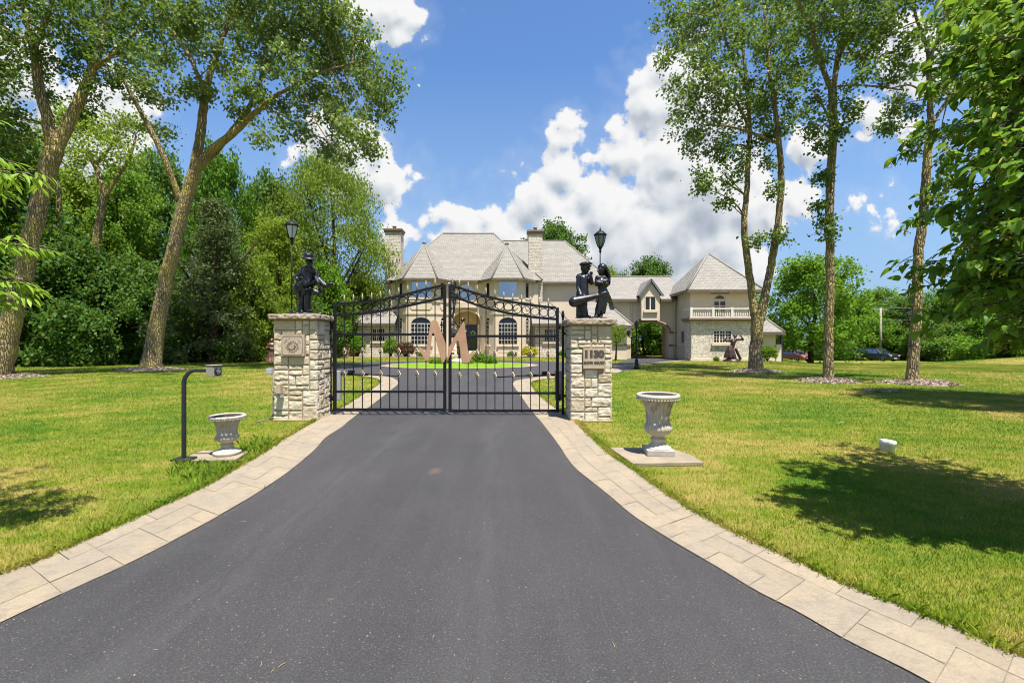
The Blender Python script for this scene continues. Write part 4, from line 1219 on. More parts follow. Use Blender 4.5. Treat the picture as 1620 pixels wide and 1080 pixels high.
def gate_leaf(label, hinge_px, in_px, top, low, mid_y, lower_y, bot_y, picks, bask_hi, bask_lo, hinge_top, in_top, letter, letter_label):
    xh, xi = gx_(hinge_px), gx_(in_px)
    t = thing('gate_leaf', label, 'gate', (xh, YG, 0.0), 'leaves of the iron gate')
    zb = gzz(bot_y)
    T_ = [(gx_(a), gzz(b)) for a, b in top]; L_ = [(gx_(a), gzz(b)) for a, b in low]
    a, b = min(xh, xi), max(xh, xi)
    for x, zt in ((xh, gzz(hinge_top)), (xi, gzz(in_top))):
        m = MB(); m.box((x - .029, YG - .029, zb - .03), (x + .029, YG + .029, zt)); m.build('stile', M_IRON, t, bevel=.004)
    for pts in (T_, L_):
        xs = np.linspace(a + .0295, b - .0295, 26)
        m = MB(); v = []
        for x in xs:
            z = interp(pts, x)
            v += [(x, YG - .024, z - .024), (x, YG + .024, z - .024), (x, YG + .024, z + .024), (x, YG - .024, z + .024)]
        fs = []
        for i in range(25):
            o = 4 * i
            for k in range(4): fs.append((o + k, o + (k + 1) % 4, o + 4 + (k + 1) % 4, o + 4 + k))
        fs += [(0, 1, 2, 3), (100, 103, 102, 101)]
        m.add(v, fs); m.build('rail', M_IRON, t)
    for y, h in ((mid_y, .05), (lower_y, .045), (bot_y, .05)):
        z = gzz(y); m = MB(); m.box((a + .0295, YG - .022, z - h / 2), (b - .0295, YG + .022, z + h / 2)); m.build('rail', M_IRON, t, bevel=.003)
    xs = [gx_(p) for p in picks]
    for k, x in enumerate(xs):
        zt = interp(T_, x) + 0.02
        m = MB(); m.box((x - .0085, YG - .0085, zb), (x + .0085, YG + .0085, zt)); pk = m.build('picket', M_IRON, t)
        f = MB(); f.lathe([(.011, 0.0), (.011, .035), (.019, .045), (.013, .056), (.021, .075), (.020, .09), (.011, .12), (.004, .152)], (x, YG, zt), 8); f.build('finial', M_GOLD, pk)
        if k in bask_hi: basket((x, YG - .001, gzz(bask_hi[k]))).build('basket', M_GOLD, pk)
        if k in bask_lo: basket((x, YG - .001, gzz(bask_lo[k]))).build('basket', M_GOLD, pk)
    cxs = [(p + q) / 2 for p, q in zip(xs, xs[1:])]
    cxs = [xs[0] - (xs[1] - xs[0]) / 2] + cxs + [xs[-1] + (xs[1] - xs[0]) / 2]
    for x in cxs:
        x = min(max(x, a + .03 + .083), b - .03 - .083)
        z = (interp(T_, x) + interp(L_, x)) / 2
        sl = (interp(T_, x + .05) - interp(T_, x - .05)) / .1
        r = min(0.079, ((interp(T_, x) - interp(L_, x)) / 2 / math.sqrt(1 + sl * sl)) - .026)
        m = MB(); m.tube([(x + r * math.cos(q), YG, z + r * math.sin(q)) for q in np.linspace(0, 2 * PI, 29)[:-1]], 0.0085, 6, closed=True); m.build('ring', M_IRON, t)
    pts = [(gx_(660 + p / 12), gzz(500 + q / 12)) for p, q in letter]
    m = MB(); m.prism(pts, 'y', YG - .052, YG - .034); lo = m.build('letter', M_LETTER, t, bevel=.003); lo['label'] = letter_label
    for z in (gzz(515), gzz(560)):
        m = MB(); m.box((xi - .09 if xi > xh else xi, YG - .034, z), (xi if xi > xh else xi + .09, YG - .0295, z + .03)); m.build('bracket', M_IRON, lo)
    for z in (.35, 1.75):                       # hinges
        s = -1 if xh < xi else 1
        m = MB(); m.tube([(xh + s * .045, YG, z - .06), (xh + s * .045, YG, z + .06)], .02, 8); m.bar((xh, YG, z), (xh + s * .045, YG, z), .03); m.build('hinge', M_IRON, t)
    return t
M_LETTER = pmat('copper_tan', (0.36, 0.205, 0.115), (0.44, 0.26, 0.155), 3, 0.55, 0.0, spec=0.4)
L1 = [(15, 600), (45, 590), (155, 662), (172, 690), (262, 130), (278, 92), (310, 82), (365, 82), (395, 105), (545, 520), (548, 760), (545, 810), (520, 860), (490, 895), (470, 860), (330, 340), (306, 318), (290, 345), (245, 770), (225, 830), (170, 838), (140, 800), (40, 625)]
L2 = [(590, 690), (592, 610), (650, 520), (868, 122), (890, 105), (910, 200), (976, 728), (1075, 642), (1100, 680), (1020, 820), (985, 880), (870, 890), (845, 850), (795, 480), (772, 460), (748, 490), (602, 805), (590, 830)]
pk1 = [544.7 + 14.36 * k for k in range(11)]
gate_leaf('iron gate leaf carrying the first half of the tan M, by the sun plaque pillar', 529.7, 703.7,
          [(523, 481.2), (545, 480), (573.5, 478.2), (602, 474.4), (617, 471.5), (645, 465), (674, 457.6), (710, 449.5)], [(523, 499.0), (545, 498.4), (574, 495.8), (602, 491.8), (617, 489.2), (645, 483.6), (674, 477), (710, 469)],
          529, 619.3, 647.5, pk1, {0: 555.7, 2: 555.7, 4: 555.7, 6: 556, 8: 556.3}, {k: 591.6 for k in range(0, 11, 2)}, 481, 450, L1, 'tan first half of the letter M')
pk2 = [726.6 + 14.1 * k for k in range(11)]
gate_leaf('iron gate leaf carrying the second half of the tan M, by the number pillar', 881.8, 712,
          [(704, 449.5), (726.7, 455.2), (742, 460.5), (769, 468.6), (798, 475.3), (824.4, 480), (853, 484.2), (890, 487.8)], [(704, 466.5), (726.7, 472.5), (742, 478), (769, 487), (798, 494.0), (824, 498.8), (853, 502.6), (890, 505.5)],
          531.6, 621.5, 649.3, pk2, {2: 558.6, 4: 559, 6: 559, 8: 559.2, 10: 559.4}, {k: 594 for k in range(0, 11, 2)}, 486.5, 451, L2, 'tan second half of the letter M')

# hinge posts beside the pillars and the gate openers behind
for (px, side, lab) in ((522.5, -1, 'left'), (890.5, 1, 'right')):
    x = gx_(px)
    t = thing('hinge_post', f'slim black hinge post bolted to the {"sun plaque" if side < 0 else "house number"} pillar', 'post', (x, YG, 0), 'hinge posts of the gate')
    m = MB(); m.box((x - .022, YG - .022, 0), (x + .022, YG + .022, 1.93)); m.build('post', M_IRON, t, bevel=.004)
    for z in (0.36, 1.58):
        m = MB(); e = LP[1] if side < 0 else RP[0]
        m.box((min(e - .02, x + .022 * side * -1), YG - .05, z), (max(e + .02, x + .022 * side * -1), YG - .0225, z + .05)); m.build('bracket', M_IRON, t)
    m = MB(); m.lathe([(.03, 0), (.035, .05), (.02, .09), (.03, .12)], (x + side * -.0, YG, 1.93), 8); m.build('cap', M_IRON, t)
for (side, xp, x1, z, lab) in ((-1, -3.5, -2.25, 0.80, 'left'), (1, 0.93, -0.30, 0.78, 'right')):
    s = 1 if side < 0 else -1
    t = thing('gate_opener', f'black arm opener behind the {lab} gate leaf', 'gate opener', (xp, YG + .3, 0), 'gate openers')
    m = MB(); m.box((xp - .07, YG + .10, .28), (xp + .07, YG + .24, .86)); m.build('motor_box', M_GREYBOX, t, bevel=.01)
    m = MB(); m.tube([(xp, YG + .2, z), (xp + s * .62, YG + .16, z - .01)], .024, 8); m.tube([(xp + s * .62, YG + .16, z - .01), (x1, YG + .10, z - .04)], .012, 8); m.build('arm', M_IRON, t)
    m = MB(); m.box((xp + s * .28 - .05, YG + .13, z + .012), (xp + s * .28 + .05, YG + .23, z + .07)); m.build('bracket', M_IRON, t)
# ------------------------------------------------------------------ statues and lamps
rnd = random.Random(17)
M_BRONZE = pmat('black_bronze', (0.008, 0.008, 0.010), (0.030, 0.029, 0.034), 12, 0.30, 0.35, bump=0.5, bscale=55, spec=0.7, bdist=0.012)
M_REDBRONZE = pmat('brown_bronze', (0.030, 0.015, 0.012), (0.085, 0.045, 0.037), 7, 0.35, 0.4, bump=0.4, bscale=30, spec=0.6)
M_DARKBRONZE = pmat('fountain_bronze', (0.014, 0.012, 0.012), (0.10, 0.09, 0.08), 5, 0.35, 0.4, bump=0.4, bscale=20, spec=0.6)

def hand(mb, w, d, side, s=1.0, curl=0.6):
    """palm, four unequal curled fingers and a thumb; w wrist, d pointing direction, side the thumb's side"""
    w, d, side = Vector(w), Vector(d).normalized(), Vector(side)
    side = (side - d * side.dot(d)).normalized(); n = d.cross(side)
    mb.cap2(w, w + d * .05 * s, .022 * s, .026 * s, 8)
    for k, L in enumerate((.052, .060, .056, .044)):
        b = w + d * .055 * s + side * (.024 - .016 * k) * s
        m = b + (d * math.cos(curl * .5) + n * math.sin(curl * .5)) * L * .5 * s
        e = m + (d * math.cos(curl * 1.6) + n * math.sin(curl * 1.6)) * L * .5 * s
        mb.cap2(b, m, .0085 * s, .008 * s, 6); mb.cap2(m, e, .008 * s, .0065 * s, 6)
    tb = w + d * .015 * s + side * .022 * s; tm = tb + (d * .6 + side * .8) * .03 * s
    mb.cap2(tb, tm, .0105 * s, .009 * s, 6); mb.cap2(tm, tm + (d * .9 + side * .2 + n * .3) * .026 * s, .009 * s, .007 * s, 6)

def head(mb, c, f, r=.075, up=(0, 0, 1)):
    r = r * BULK[0]
    """skull, jaw, nose, brow, eyes, mouth and ears, facing f"""
    c, f, up = Vector(c), Vector(f).normalized(), Vector(up).normalized()
    s = f.cross(up).normalized()
    rot = Matrix((s, f, up)).transposed()
    mb.ell(c, (r * .82, r * .95, r * 1.08), 14, 10, rot)
    mb.ell(c + f * r * .35 - up * r * .62, (r * .55, r * .58, r * .55), 12, 8, rot)
    mb.cap2(c + f * r * .9 + up * r * .12, c + f * r * 1.18 - up * r * .28, r * .10, r * .17, 8)
    mb.ell(c + f * r * .82 + up * r * .25, (r * .5, r * .18, r * .10), 10, 6, rot)
    for k in (-1, 1):
        mb.ell(c + f * r * .84 + s * (k * r * .33) + up * r * .05, (r * .13, r * .10, r * .09), 8, 6, rot)
        mb.ell(c + s * (k * r * .84) - up * r * .05, (r * .10, r * .20, r * .30), 8, 6, rot)
    mb.ell(c + f * r * .92 - up * r * .58, (r * .26, r * .10, r * .07), 8, 5, rot)

def plinth_rock(c, rx, ry, h, seed):
    m = MB(); rnd = random.Random(seed)
    m.ell((c[0], c[1], c[2] + h * .3), (rx, ry, h * .7), 18, 8)
    for k in range(40):
        a = rnd.uniform(0, 2 * PI); q = rnd.uniform(.5, .98)
        m.ell((c[0] + rx * q * math.cos(a), c[1] + ry * q * math.sin(a), c[2] + rnd.uniform(0.01, h * .6)), (rnd.uniform(.02, .06), rnd.uniform(.02, .06), rnd.uniform(.012, .03)), 8, 5)
    m.box((c[0] - rx * .9, c[1] - ry * .9, c[2]), (c[0] + rx * .9, c[1] + ry * .9, c[2] + .012))
    return m

# --- couple on the right pillar: local x to the right, -y towards the street
KX = 83.7
BX, BY, BZ = 1.505, 8.60, 1.866
def rp(px, py, y=0.0): return Vector((BX + (px - 936) / KX, BY + y, BZ + (503 - py) / KX))
BULK[0] = 1.17
st = thing('statue', 'black bronze statue of a couple, the man in a cap carrying an instrument case', 'statue', (BX - .02, BY, BZ))
remeshed(plinth_rock((BX - .02, BY, BZ), .30, .20, .05, 4), 'base', M_BRONZE, st, .008, 1)
m = MB()
# trousers and shoes
for dx, dy in ((-2.6, .03), (3.0, -.02)):
    m.cap2(rp(921 + dx, 468, dy), rp(920 + dx * 1.2, 483, dy), .060, .050); m.cap2(rp(920 + dx * 1.2, 483, dy), rp(921 + dx * 1.5, 498, dy), .052, .056)
    m.cap2(rp(921 + dx * 1.5, 499, dy), rp(925 + dx * 2.0, 499.5, dy - .10), .032, .026)
# long coat
m.cap2(rp(922, 440), rp(922, 452), .088, .092); m.cap2(rp(922, 452), rp(921, 470), .094, .105)
m.cap2(rp(917, 436, .02), rp(928, 436, -.01), .060, .058)
m.ell(rp(922, 470), (.115, .10, .045)); m.cap2(rp(926, 436, -.07), rp(924, 468, -.105), .022, .028); m.cap2(rp(919, 437, -.075), rp(920, 468, -.10), .022, .03)
m.cap2(rp(923, 430), rp(924, 426), .034, .034)
# arms: the left hangs to the case, the right hand is raised to the chin
m.cap2(rp(916, 437, .0), rp(914.5, 452, -.02), .044, .038); m.cap2(rp(914.5, 452, -.02), rp(917, 466, -.12), .038, .030)
hand(m, rp(917, 466, -.12), (0.6, -.2, -.6), (1, 0, .3))
m.cap2(rp(929, 437, -.02), rp(935, 446, -.07), .042, .036); m.cap2(rp(935, 446, -.07), rp(933, 436.5, -.12), .036, .027)
hand(m, rp(933, 436.5, -.12), (.1, .1, 1), (-1, 0, 0), curl=1.1)
head(m, rp(925, 422, -.01), (.85, -.5, -.05), .074)
m.ell(rp(925, 416.2, -.01), (.105, .11, .046)); m.ell(rp(928, 415.4, -.03), (.10, .10, .04)); m.cap2(rp(929, 418.8, -.06), rp(932.5, 419.6, -.085), .040, .022)
for k in range(14):
    a = R(200 + 140 * k / 13); c = rp(922, 446); m.cap2(c + Vector((math.cos(a) * .085, math.sin(a) * .085, 0)), rp(921, 470) + Vector((math.cos(a) * .118, math.sin(a) * .118, rnd.uniform(-.05, .02))), .010, .020, 7)
for k in range(6): m.cap2(rp(915.5, 440 + k * 4, -.05), rp(918.5, 441.5 + k * 4, -.075), .012, .016, 6)
remeshed(m, 'man', M_BRONZE, st, .0065, 1)
m = MB()
# instrument case held across
m.cap2(rp(906, 476.5, -.20), rp(922, 472.5, -.20), .088, .060, 16); m.cap2(rp(922, 472.5, -.20), rp(941, 467.5, -.19), .060, .040, 14); m.cap2(rp(938, 468.2, -.19), rp(942.5, 467.2, -.19), .046, .040, 12)
remeshed(m, 'instrument_case', M_BRONZE, st, .0075, 2)
m = MB()
for dx, dy in ((-3.0, -.03), (3.5, .03)):
    m.cap2(rp(954 + dx * .8, 464, dy), rp(951 + dx, 481, dy), .062, .046); m.cap2(rp(951 + dx, 481, dy), rp(946.5 + dx * 1.1, 497, dy), .046, .038)
    m.cap2(rp(946.5 + dx * 1.1, 498.5, dy), rp(944 + dx * 1.5, 499.5, dy - .09), .028, .024)
m.ell(rp(955.5, 463), (.088, .085, .085)); m.cap2(rp(954, 458), rp(951, 444), .070, .078); m.cap2(rp(946, 438, -.01), rp(956, 438, .01), .050, .050)
for k in range(5): m.cap2(rp(957 - k * 2.2, 456, -.075), rp(953 - k * 1.9, 488, -.06), .014, .018)
m.cap2(rp(951, 433), rp(951.5, 429), .030, .030)
m.cap2(rp(944.5, 439), rp(943, 448, -.05), .038, .034); m.cap2(rp(943, 448, -.05), rp(953, 444, -.115), .034, .027); hand(m, rp(953, 444, -.115), (1, .1, .2), (0, 0, 1), curl=.4)
m.cap2(rp(958, 439), rp(959.5, 449, -.04), .038, .034); m.cap2(rp(959.5, 449, -.04), rp(948, 446.5, -.13), .034, .027); hand(m, rp(948, 446.5, -.13), (-1, .05, .15), (0, 0, 1), curl=.4)
head(m, rp(951.5, 424.5, -.01), (-.85, -.5, -.12), .070)
for k in range(12):
    a = R(195 + 150 * k / 11); m.cap2(rp(955.5, 461) + Vector((math.cos(a) * .088, math.sin(a) * .088, 0)), rp(949, 492) + Vector((math.cos(a) * .085, math.sin(a) * .08, rnd.uniform(-.03, .05))), .012, .017, 7)
remeshed(m, 'woman', M_BRONZE, st, .0065, 1)
m = MB()
m.ell(rp(953, 421.0, .01), (.090, .098, .082)); rnd = random.Random(3)
for k in range(20):
    a = R(-15 + 175 * k / 19); o = Vector((.062 * math.cos(a) + .01, .07 * math.sin(a), 0))
    p0 = rp(953.5, 422, .0) + o; p1 = rp(957, 433 + rnd.uniform(-1, 2), .01) + o * 1.15; p2 = rp(959.0, 445 + rnd.uniform(-4, 4), .02) + o * 1.0
    m.cap2(p0, p1, .024, .024, 8); m.cap2(p1, p2, .024, .012, 8)
remeshed(m, 'hair', M_BRONZE, st, .0065, 1)

# --- musician on the left pillar
KL = 83.2
LX, LY, LZ = -3.966, 8.66, 1.951
def lp_(px, py, y=0.0): return Vector((LX + (px - 480) / KL, LY + y, LZ + (496.5 - py) / KL))
st = thing('statue', 'black bronze musician in a brimmed hat bending over with one leg kicked out', 'statue', (LX, LY, LZ))
remeshed(plinth_rock((LX + .02, LY, LZ), .31, .21, .06, 9), 'base', M_BRONZE, st, .008, 1)
m = MB()
m.cap2(lp_(478, 455, .03), lp_(476, 470, .03), .068, .058); m.cap2(lp_(476, 470, .03), lp_(476.5, 488, .03), .060, .050); m.cap2(lp_(477, 491, .02), lp_(480.5, 491.5, -.09), .034, .028)
m.cap2(lp_(488, 456, -.02), lp_(487.5, 471, -.03), .066, .055); m.cap2(lp_(487.5, 471, -.03), lp_(486.5, 488, -.02), .058, .050); m.cap2(lp_(487.5, 490.5, -.03), lp_(495, 490.5, -.09), .034, .028)
m.ell(lp_(483, 453), (.115, .10, .075))
m.cap2(lp_(484, 450), lp_(488, 437, -.05), .092, .102); m.cap2(lp_(488, 437, -.05), lp_(492, 426, -.11), .102, .085); m.cap2(lp_(484.5, 426, -.09), lp_(498.5, 428, -.12), .058, .052)
m.cap2(lp_(494, 423, -.13), lp_(495.5, 418, -.17), .036, .036)
m.cap2(lp_(484.5, 427, -.09), lp_(473, 438, -.10), .052, .044); m.cap2(lp_(473, 438, -.10), lp_(478.5, 447, -.16), .044, .030); hand(m, lp_(478.5, 447, -.13), (.5, -.3, -.5), (0, 0, 1))
m.cap2(lp_(499, 430), lp_(501, 442, -.05), .046, .038); m.cap2(lp_(501, 442, -.05), lp_(492, 450, -.14), .038, .028); hand(m, lp_(492, 450, -.14), (-.7, -.2, -.3), (0, 0, 1))
# kicked out leg
m.cap2(lp_(492, 447, .0), lp_(505, 441.5, -.03), .064, .058); m.cap2(lp_(505, 441.5, -.03), lp_(516, 450.5, -.05), .056, .044); m.cap2(lp_(517, 452, -.05), lp_(526.5, 447.8, -.07), .040, .032); m.ell(lp_(525.5, 448, -.07), (.035, .05, .034))
for k in range(5): m.cap2(lp_(486 + k * 3, 432, -.09), lp_(483 + k * 2, 452, -.10), .014, .02)
head(m, lp_(496.0, 414.5, -.18), (.6, -.65, -.45), .072)
remeshed(m, 'musician', M_BRONZE, st, .0065, 2)
m = MB()
m.lathe([(.128, -.012), (.134, 0), (.128, .014), (.092, .024), (.09, .075), (.075, .10), (.01, .108)], (0, 0, 0), 20)
xform(m, Matrix.Translation(lp_(495.2, 409.8, -.19)) @ Matrix.Rotation(R(8), 4, 'Y') @ Matrix.Rotation(R(14), 4, 'X'))
remeshed(m, 'hat', M_BRONZE, st, .006, 1)
m = MB()
hc = lp_(482.5, 446, -.19)
m.tube([hc + Vector((.072 * math.cos(a), 0, .085 * math.sin(a))) for a in np.linspace(0, 2 * PI, 25)[:-1]], .016, 8, closed=True)
m.tube([hc + Vector((.0, .02, -.08)), lp_(485, 455, -.17), lp_(490, 458, -.16), lp_(497, 455, -.15)], [.02, .024, .026, .03], 10)
for k in range(26):
    a = k * 2.4; m.tube([lp_(485, 452, -.13) + Vector((rnd.uniform(-.08, .08), rnd.uniform(-.04, .02), rnd.uniform(-.06, .06))) for _ in range(3)], .009, 6)
m.build('horn', M_BRONZE, st)
m = MB()
m.ell(lp_(471.5, 455, -.02), (.085, .09, .10)); m.ell(lp_(475, 449, -.02), (.07, .08, .06))
for k in range(24): m.ell(lp_(503 + rnd.uniform(-6, 6), 461 + rnd.uniform(-4.5, 4.5), -.05 + rnd.uniform(-.05, .05)), rnd.uniform(.02, .036), 8, 6)
m.ell(lp_(502, 461, -.05), (.08, .06, .055)); m.cap2(lp_(490, 455, -.03), lp_(503, 461, -.05), .06, .045)
for k in range(22):
    a = 2 * PI * k / 22; c = lp_(483, 452); u = Vector((math.cos(a) * .11, math.sin(a) * .095, 0)); L = rnd.uniform(.07, .20)
    m.cap2(c + u, c + u * rnd.uniform(1.15, 1.55) + Vector((rnd.uniform(-.03, .03), 0, -L)), .024, .013, 7)
for k in range(9):
    m.cap2(lp_(484 + rnd.uniform(-3, 12), 429 + rnd.uniform(-2, 10), -.17), lp_(480 + rnd.uniform(-4, 16), 444 + rnd.uniform(0, 8), -.19), .018, .026, 7)
m.cap2(lp_(472, 446, .05), lp_(468, 458, .06), .06, .075); m.cap2(lp_(499, 436, -.05), lp_(506, 446, -.08), .045, .03); m.cap2(lp_(506, 446, -.08), lp_(509, 455, -.08), .03, .018)
remeshed(m, 'coat_tails', M_BRONZE, st, .0075, 1)
m = MB()
for (px, py, r_) in ((476.5, 488, .062), (486.5, 488, .062)): m.lathe([(r_ * .8, -.06), (r_ * 1.1, -.02), (r_, .03), (r_ * 1.15, .07), (r_ * .7, .09)], lp_(px, py, .0), 12, rf=lambda a, i: 1 + .08 * math.sin(a * 5 + i))
m.build('boot_cuffs', M_BRONZE, st)

BULK[0] = 1.0
# --- lamps on the pillars
M_LGLASS = pmat('lamp_glass_frosted', (0.42, 0.47, 0.46), (0.52, 0.56, 0.54), 6, 0.25, spec=0.6)
def pillar_lamp(label, x, y, z0, zg, glass, k=1.0, rod=.016, spike=True):
    t = thing('pillar_lamp', label, 'lamp', (x, y, z0), 'lanterns on thin poles')
    m = MB(); m.tube([(x, y, z0), (x, y, zg)], rod, 8); m.lathe([(.05 * k, 0), (.045 * k, .03), (.025 * k, .05), (.03 * k, .07), (rod, .10)], (x, y, z0), 12)
    m.lathe([(rod, -.12 * k), (.028 * k, -.10 * k), (.02 * k, -.07 * k), (.035 * k, -.03 * k), (.05 * k, 0)], (x, y, zg), 12); m.build('pole', M_IRON, t)
    g = MB(); g.lathe([(.052 * k, .003), (.085 * k, .10 * k), (.105 * k, .20 * k), (.108 * k, .23 * k)], (x, y, zg), 6, smooth=False); gl = g.build('lamp_glass', glass, t)
    c = MB()
    for q in range(6):
        a = 2 * PI * q / 6
        c.tube([(x + r * k * math.cos(a), y + r * k * math.sin(a), zg + zz * k) for r, zz in ((.054, 0), (.088, .10), (.109, .20), (.111, .235))], .007 * k, 5)
    c.lathe([(.118, .228), (.135, .238), (.138, .252), (.115, .272), (.085, .305), (.05, .328), (.03, .335)], (x, y, zg), 12) if k == 1 else c.lathe([(.118 * k, .228 * k), (.135 * k, .238 * k), (.138 * k, .252 * k), (.115 * k, .272 * k), (.085 * k, .305 * k), (.05 * k, .328 * k), (.03 * k, .335 * k)], (x, y, zg), 12)
    if spike: c.lathe([(.025 * k, .333 * k), (.015 * k, .35 * k), (.024 * k, .365 * k), (.01 * k, .38 * k), (.003 * k, .43 * k)], (x, y, zg), 8)
    else: c.ell((x, y, zg + .345 * k), .018 * k, 8, 6)
    c.build('lantern_frame', M_IRON, t)
    return t
# dark green glass of the lamp that stands against the sky
M_LGLASS2 = pmat('lamp_glass_dull', (0.10, 0.13, 0.12), (0.17, 0.21, 0.19), 8, 0.2, spec=0.6)
Yl = 8.74; kl = F / Yl
pillar_lamp('black lantern with frosted glass on a thin pole beside the musician statue', (461.6 - CX) / kl, Yl, 1.96, EYE + (CY - 376.5) / kl, M_LGLASS, 0.98, .013, False)
pillar_lamp('lantern with dull green glass and a spike, on a thin pole behind the couple', (949.6 - CX) / kl, Yl, 1.87, EYE + (CY - 390.5) / kl, M_LGLASS2, 0.92, .013, True)

# --- lamp post in the right lawn (three lanterns), distant
t = thing('lamp_post', 'black garden lamp post with globe arms standing by the drive to the archway', 'lamp post', (G(1007, 584).x, G(1007, 584).y, 0))
x, y = t.location.x, t.location.y
m = MB(); m.lathe([(.17, 0), (.17, .10), (.11, .16), (.09, .45), (.055, .55), (.038, .7), (.034, 1.9), (.055, 1.95), (.03, 2.05), (.028, 2.2)], (x, y, 0), 12); m.tube([(x - .42, y, 1.75), (x - .3, y, 1.62), (x, y, 1.72), (x + .3, y, 1.62), (x + .42, y, 1.75)], .025, 8); m.build('post', M_IRON, t)
for dx, zz in ((-.42, 1.75), (.42, 1.75), (0, 2.2)):
    g = MB(); g.lathe([(.045, 0), (.08, .10), (.095, .2), (.075, .27), (.015, .34)], (x + dx, y, zz), 8); g.build('lantern', M_BLACKOBJ, t)

# --- bronze dancer by the tower
DX, DY = (1158 - CX) / F * 32.8, 32.8; kd = F / DY
def dp_(px, py, yy=0.0): return Vector((DX + (px - 1158) / kd, DY + yy, EYE + (CY - py) / kd))
st = thing('statue', 'brown bronze dancer in a long skirt with raised elbows before the stone tower', 'statue', (DX, DY, 0))
m = MB(); m.lathe([(.62, 0), (.60, .10), (.40, .2), (.3, .26)], (DX, DY, 0), 20); m.build('base', M_REDBRONZE, st)
m = MB()
hips = dp_(1158.5, 549)
m.lathe([(.40, 0.26), (.38, .45), (.29, .8), (.19, 1.02), (.14, 1.15)], (DX - .14, DY, 0), 24, rf=lambda a, i: 1 + .10 * math.sin(a * 9 + i))
m.cap2(dp_(1164, 552), dp_(1171, 567), .10, .10)
m.cap2(hips, dp_(1160, 541), .15, .18); m.cap2(dp_(1160, 541), dp_(1163, 537.5), .17, .15); m.cap2(dp_(1156, 537.5), dp_(1168, 537), .08, .08)
m.cap2(dp_(1156, 538), dp_(1146.5, 539, -.1), .07, .06); m.cap2(dp_(1146.5, 539, -.1), dp_(1144, 536, -.35), .06, .045); hand(m, dp_(1144, 536, -.35), (.6, -.3, .3), (0, 0, 1), 1.6)
m.cap2(dp_(1168, 537), dp_(1176.5, 537, .05), .07, .06); m.cap2(dp_(1176.5, 537, .05), dp_(1171, 531.5, -.1), .06, .045); hand(m, dp_(1171, 531.5, -.1), (-.8, -.2, .3), (0, 0, 1), 1.6)
m.cap2(dp_(1163, 537), dp_(1163, 534), .06, .06); head(m, dp_(1163, 531.6), (-.5, -.8, .05), .13); m.ell(dp_(1163.4, 530.9, .04), (.135, .14, .13))
remeshed(m, 'dancer', M_REDBRONZE, st, .02, 2)
# --- robed bronze by the left pillar
QX, QY = (430 - CX) / F * 31.5, 31.5; kq = F / QY
st = thing('statue', 'reddish bronze robed statue half hidden behind the left pillar at the edge of the trees', 'statue', (QX, QY, 0))
m = MB()
m.lathe([(.42, 0), (.40, .08), (.30, .35), (.24, .8), (.22, 1.05), (.25, 1.25), (.12, 1.38)], (QX, QY, 0), 20, rf=lambda a, i: 1 + .08 * math.sin(a * 8 + i * 1.3))
m.cap2((QX - .22, QY, 1.25), (QX - .34, QY - .1, .95), .07, .06); m.cap2((QX - .34, QY - .1, .95), (QX - .12, QY - .27, 1.02), .06, .045); hand(m, (QX - .12, QY - .27, 1.02), (1, 0, .3), (0, 0, 1), 1.5)
m.cap2((QX + .22, QY, 1.25), (QX + .32, QY - .1, .95), .07, .06); m.cap2((QX + .32, QY - .1, .95), (QX + .1, QY - .28, .95), .06, .045); hand(m, (QX + .1, QY - .28, .95), (-1, 0, .3), (0, 0, 1), 1.5)
m.cap2((QX, QY, 1.35), (QX, QY, 1.45), .06, .06); head(m, (QX, QY - .02, 1.53), (.3, -1, 0), .11); m.ell((QX, QY + .03, 1.56), (.12, .12, .12))
remeshed(m, 'robed_figure', pmat('red_bronze', (0.11, 0.045, 0.03), (0.22, 0.11, 0.08), 7, 0.4, 0.3), st, .02, 2)

# --- fountain figure on the island
FX, FY = (731 - CX) / F * 28.6, 28.6; kf = F / FY
def fp(px, py, yy=0.0): return Vector((FX + (px - 731) / kf, FY + yy, EYE + (CY - py) / kf))
st = thing('statue', 'dark bronze figure on the island holding a tall curling branch above its head', 'statue', (FX, FY, 0.15))
m = MB(); m.lathe([(.75, .1), (.72, .3), (.5, .36), (.42, .40)], (FX, FY, 0), 18); m.build('base', M_TRIM, st)
m = MB()
m.lathe([(.42, .36), (.34, .55), (.30, .8), (.34, 1.1), (.22, 1.3)], (FX + .08, FY, 0), 16, rf=lambda a, i: 1 + .18 * math.sin(a * 3 + i * 1.7))
m.cap2(fp(731, 551), fp(733, 541), .20, .17); m.cap2(fp(733, 541), fp(731, 530), .16, .15); m.cap2(fp(731, 530), fp(731, 519), .15, .20); m.cap2(fp(726, 516), fp(735, 516), .10, .10)
m.cap2(fp(733, 545), fp(737, 556, -.2), .14, .10); m.cap2(fp(737, 556, -.2), fp(727, 566, -.1), .10, .07); m.cap2(fp(729, 548), fp(725, 558, -.15), .13, .09); m.cap2(fp(725, 558, -.15), fp(732, 567, -.1), .09, .07)
m.cap2(fp(731, 514), fp(732, 510), .07, .07); head(m, fp(732, 506), (-.2, -1, .1), .14); m.ell(fp(732.5, 505, .05), (.15, .15, .14))
m.cap2(fp(726, 516), fp(720, 509, -.1), .08, .065); m.cap2(fp(720, 509, -.1), fp(716, 501, -.1), .065, .05); hand(m, fp(716, 501, -.1), (-.2, 0, 1), (1, 0, 0), 1.8, 1.2)
m.cap2(fp(735, 517), fp(738, 525, -.1), .08, .065); m.cap2(fp(738, 525, -.1), fp(726, 524, -.35), .065, .05); hand(m, fp(726, 524, -.35), (-1, 0, 0), (0, 0, 1), 1.8, .5)
remeshed(m, 'figure', M_DARKBRONZE, st, .025, 2)
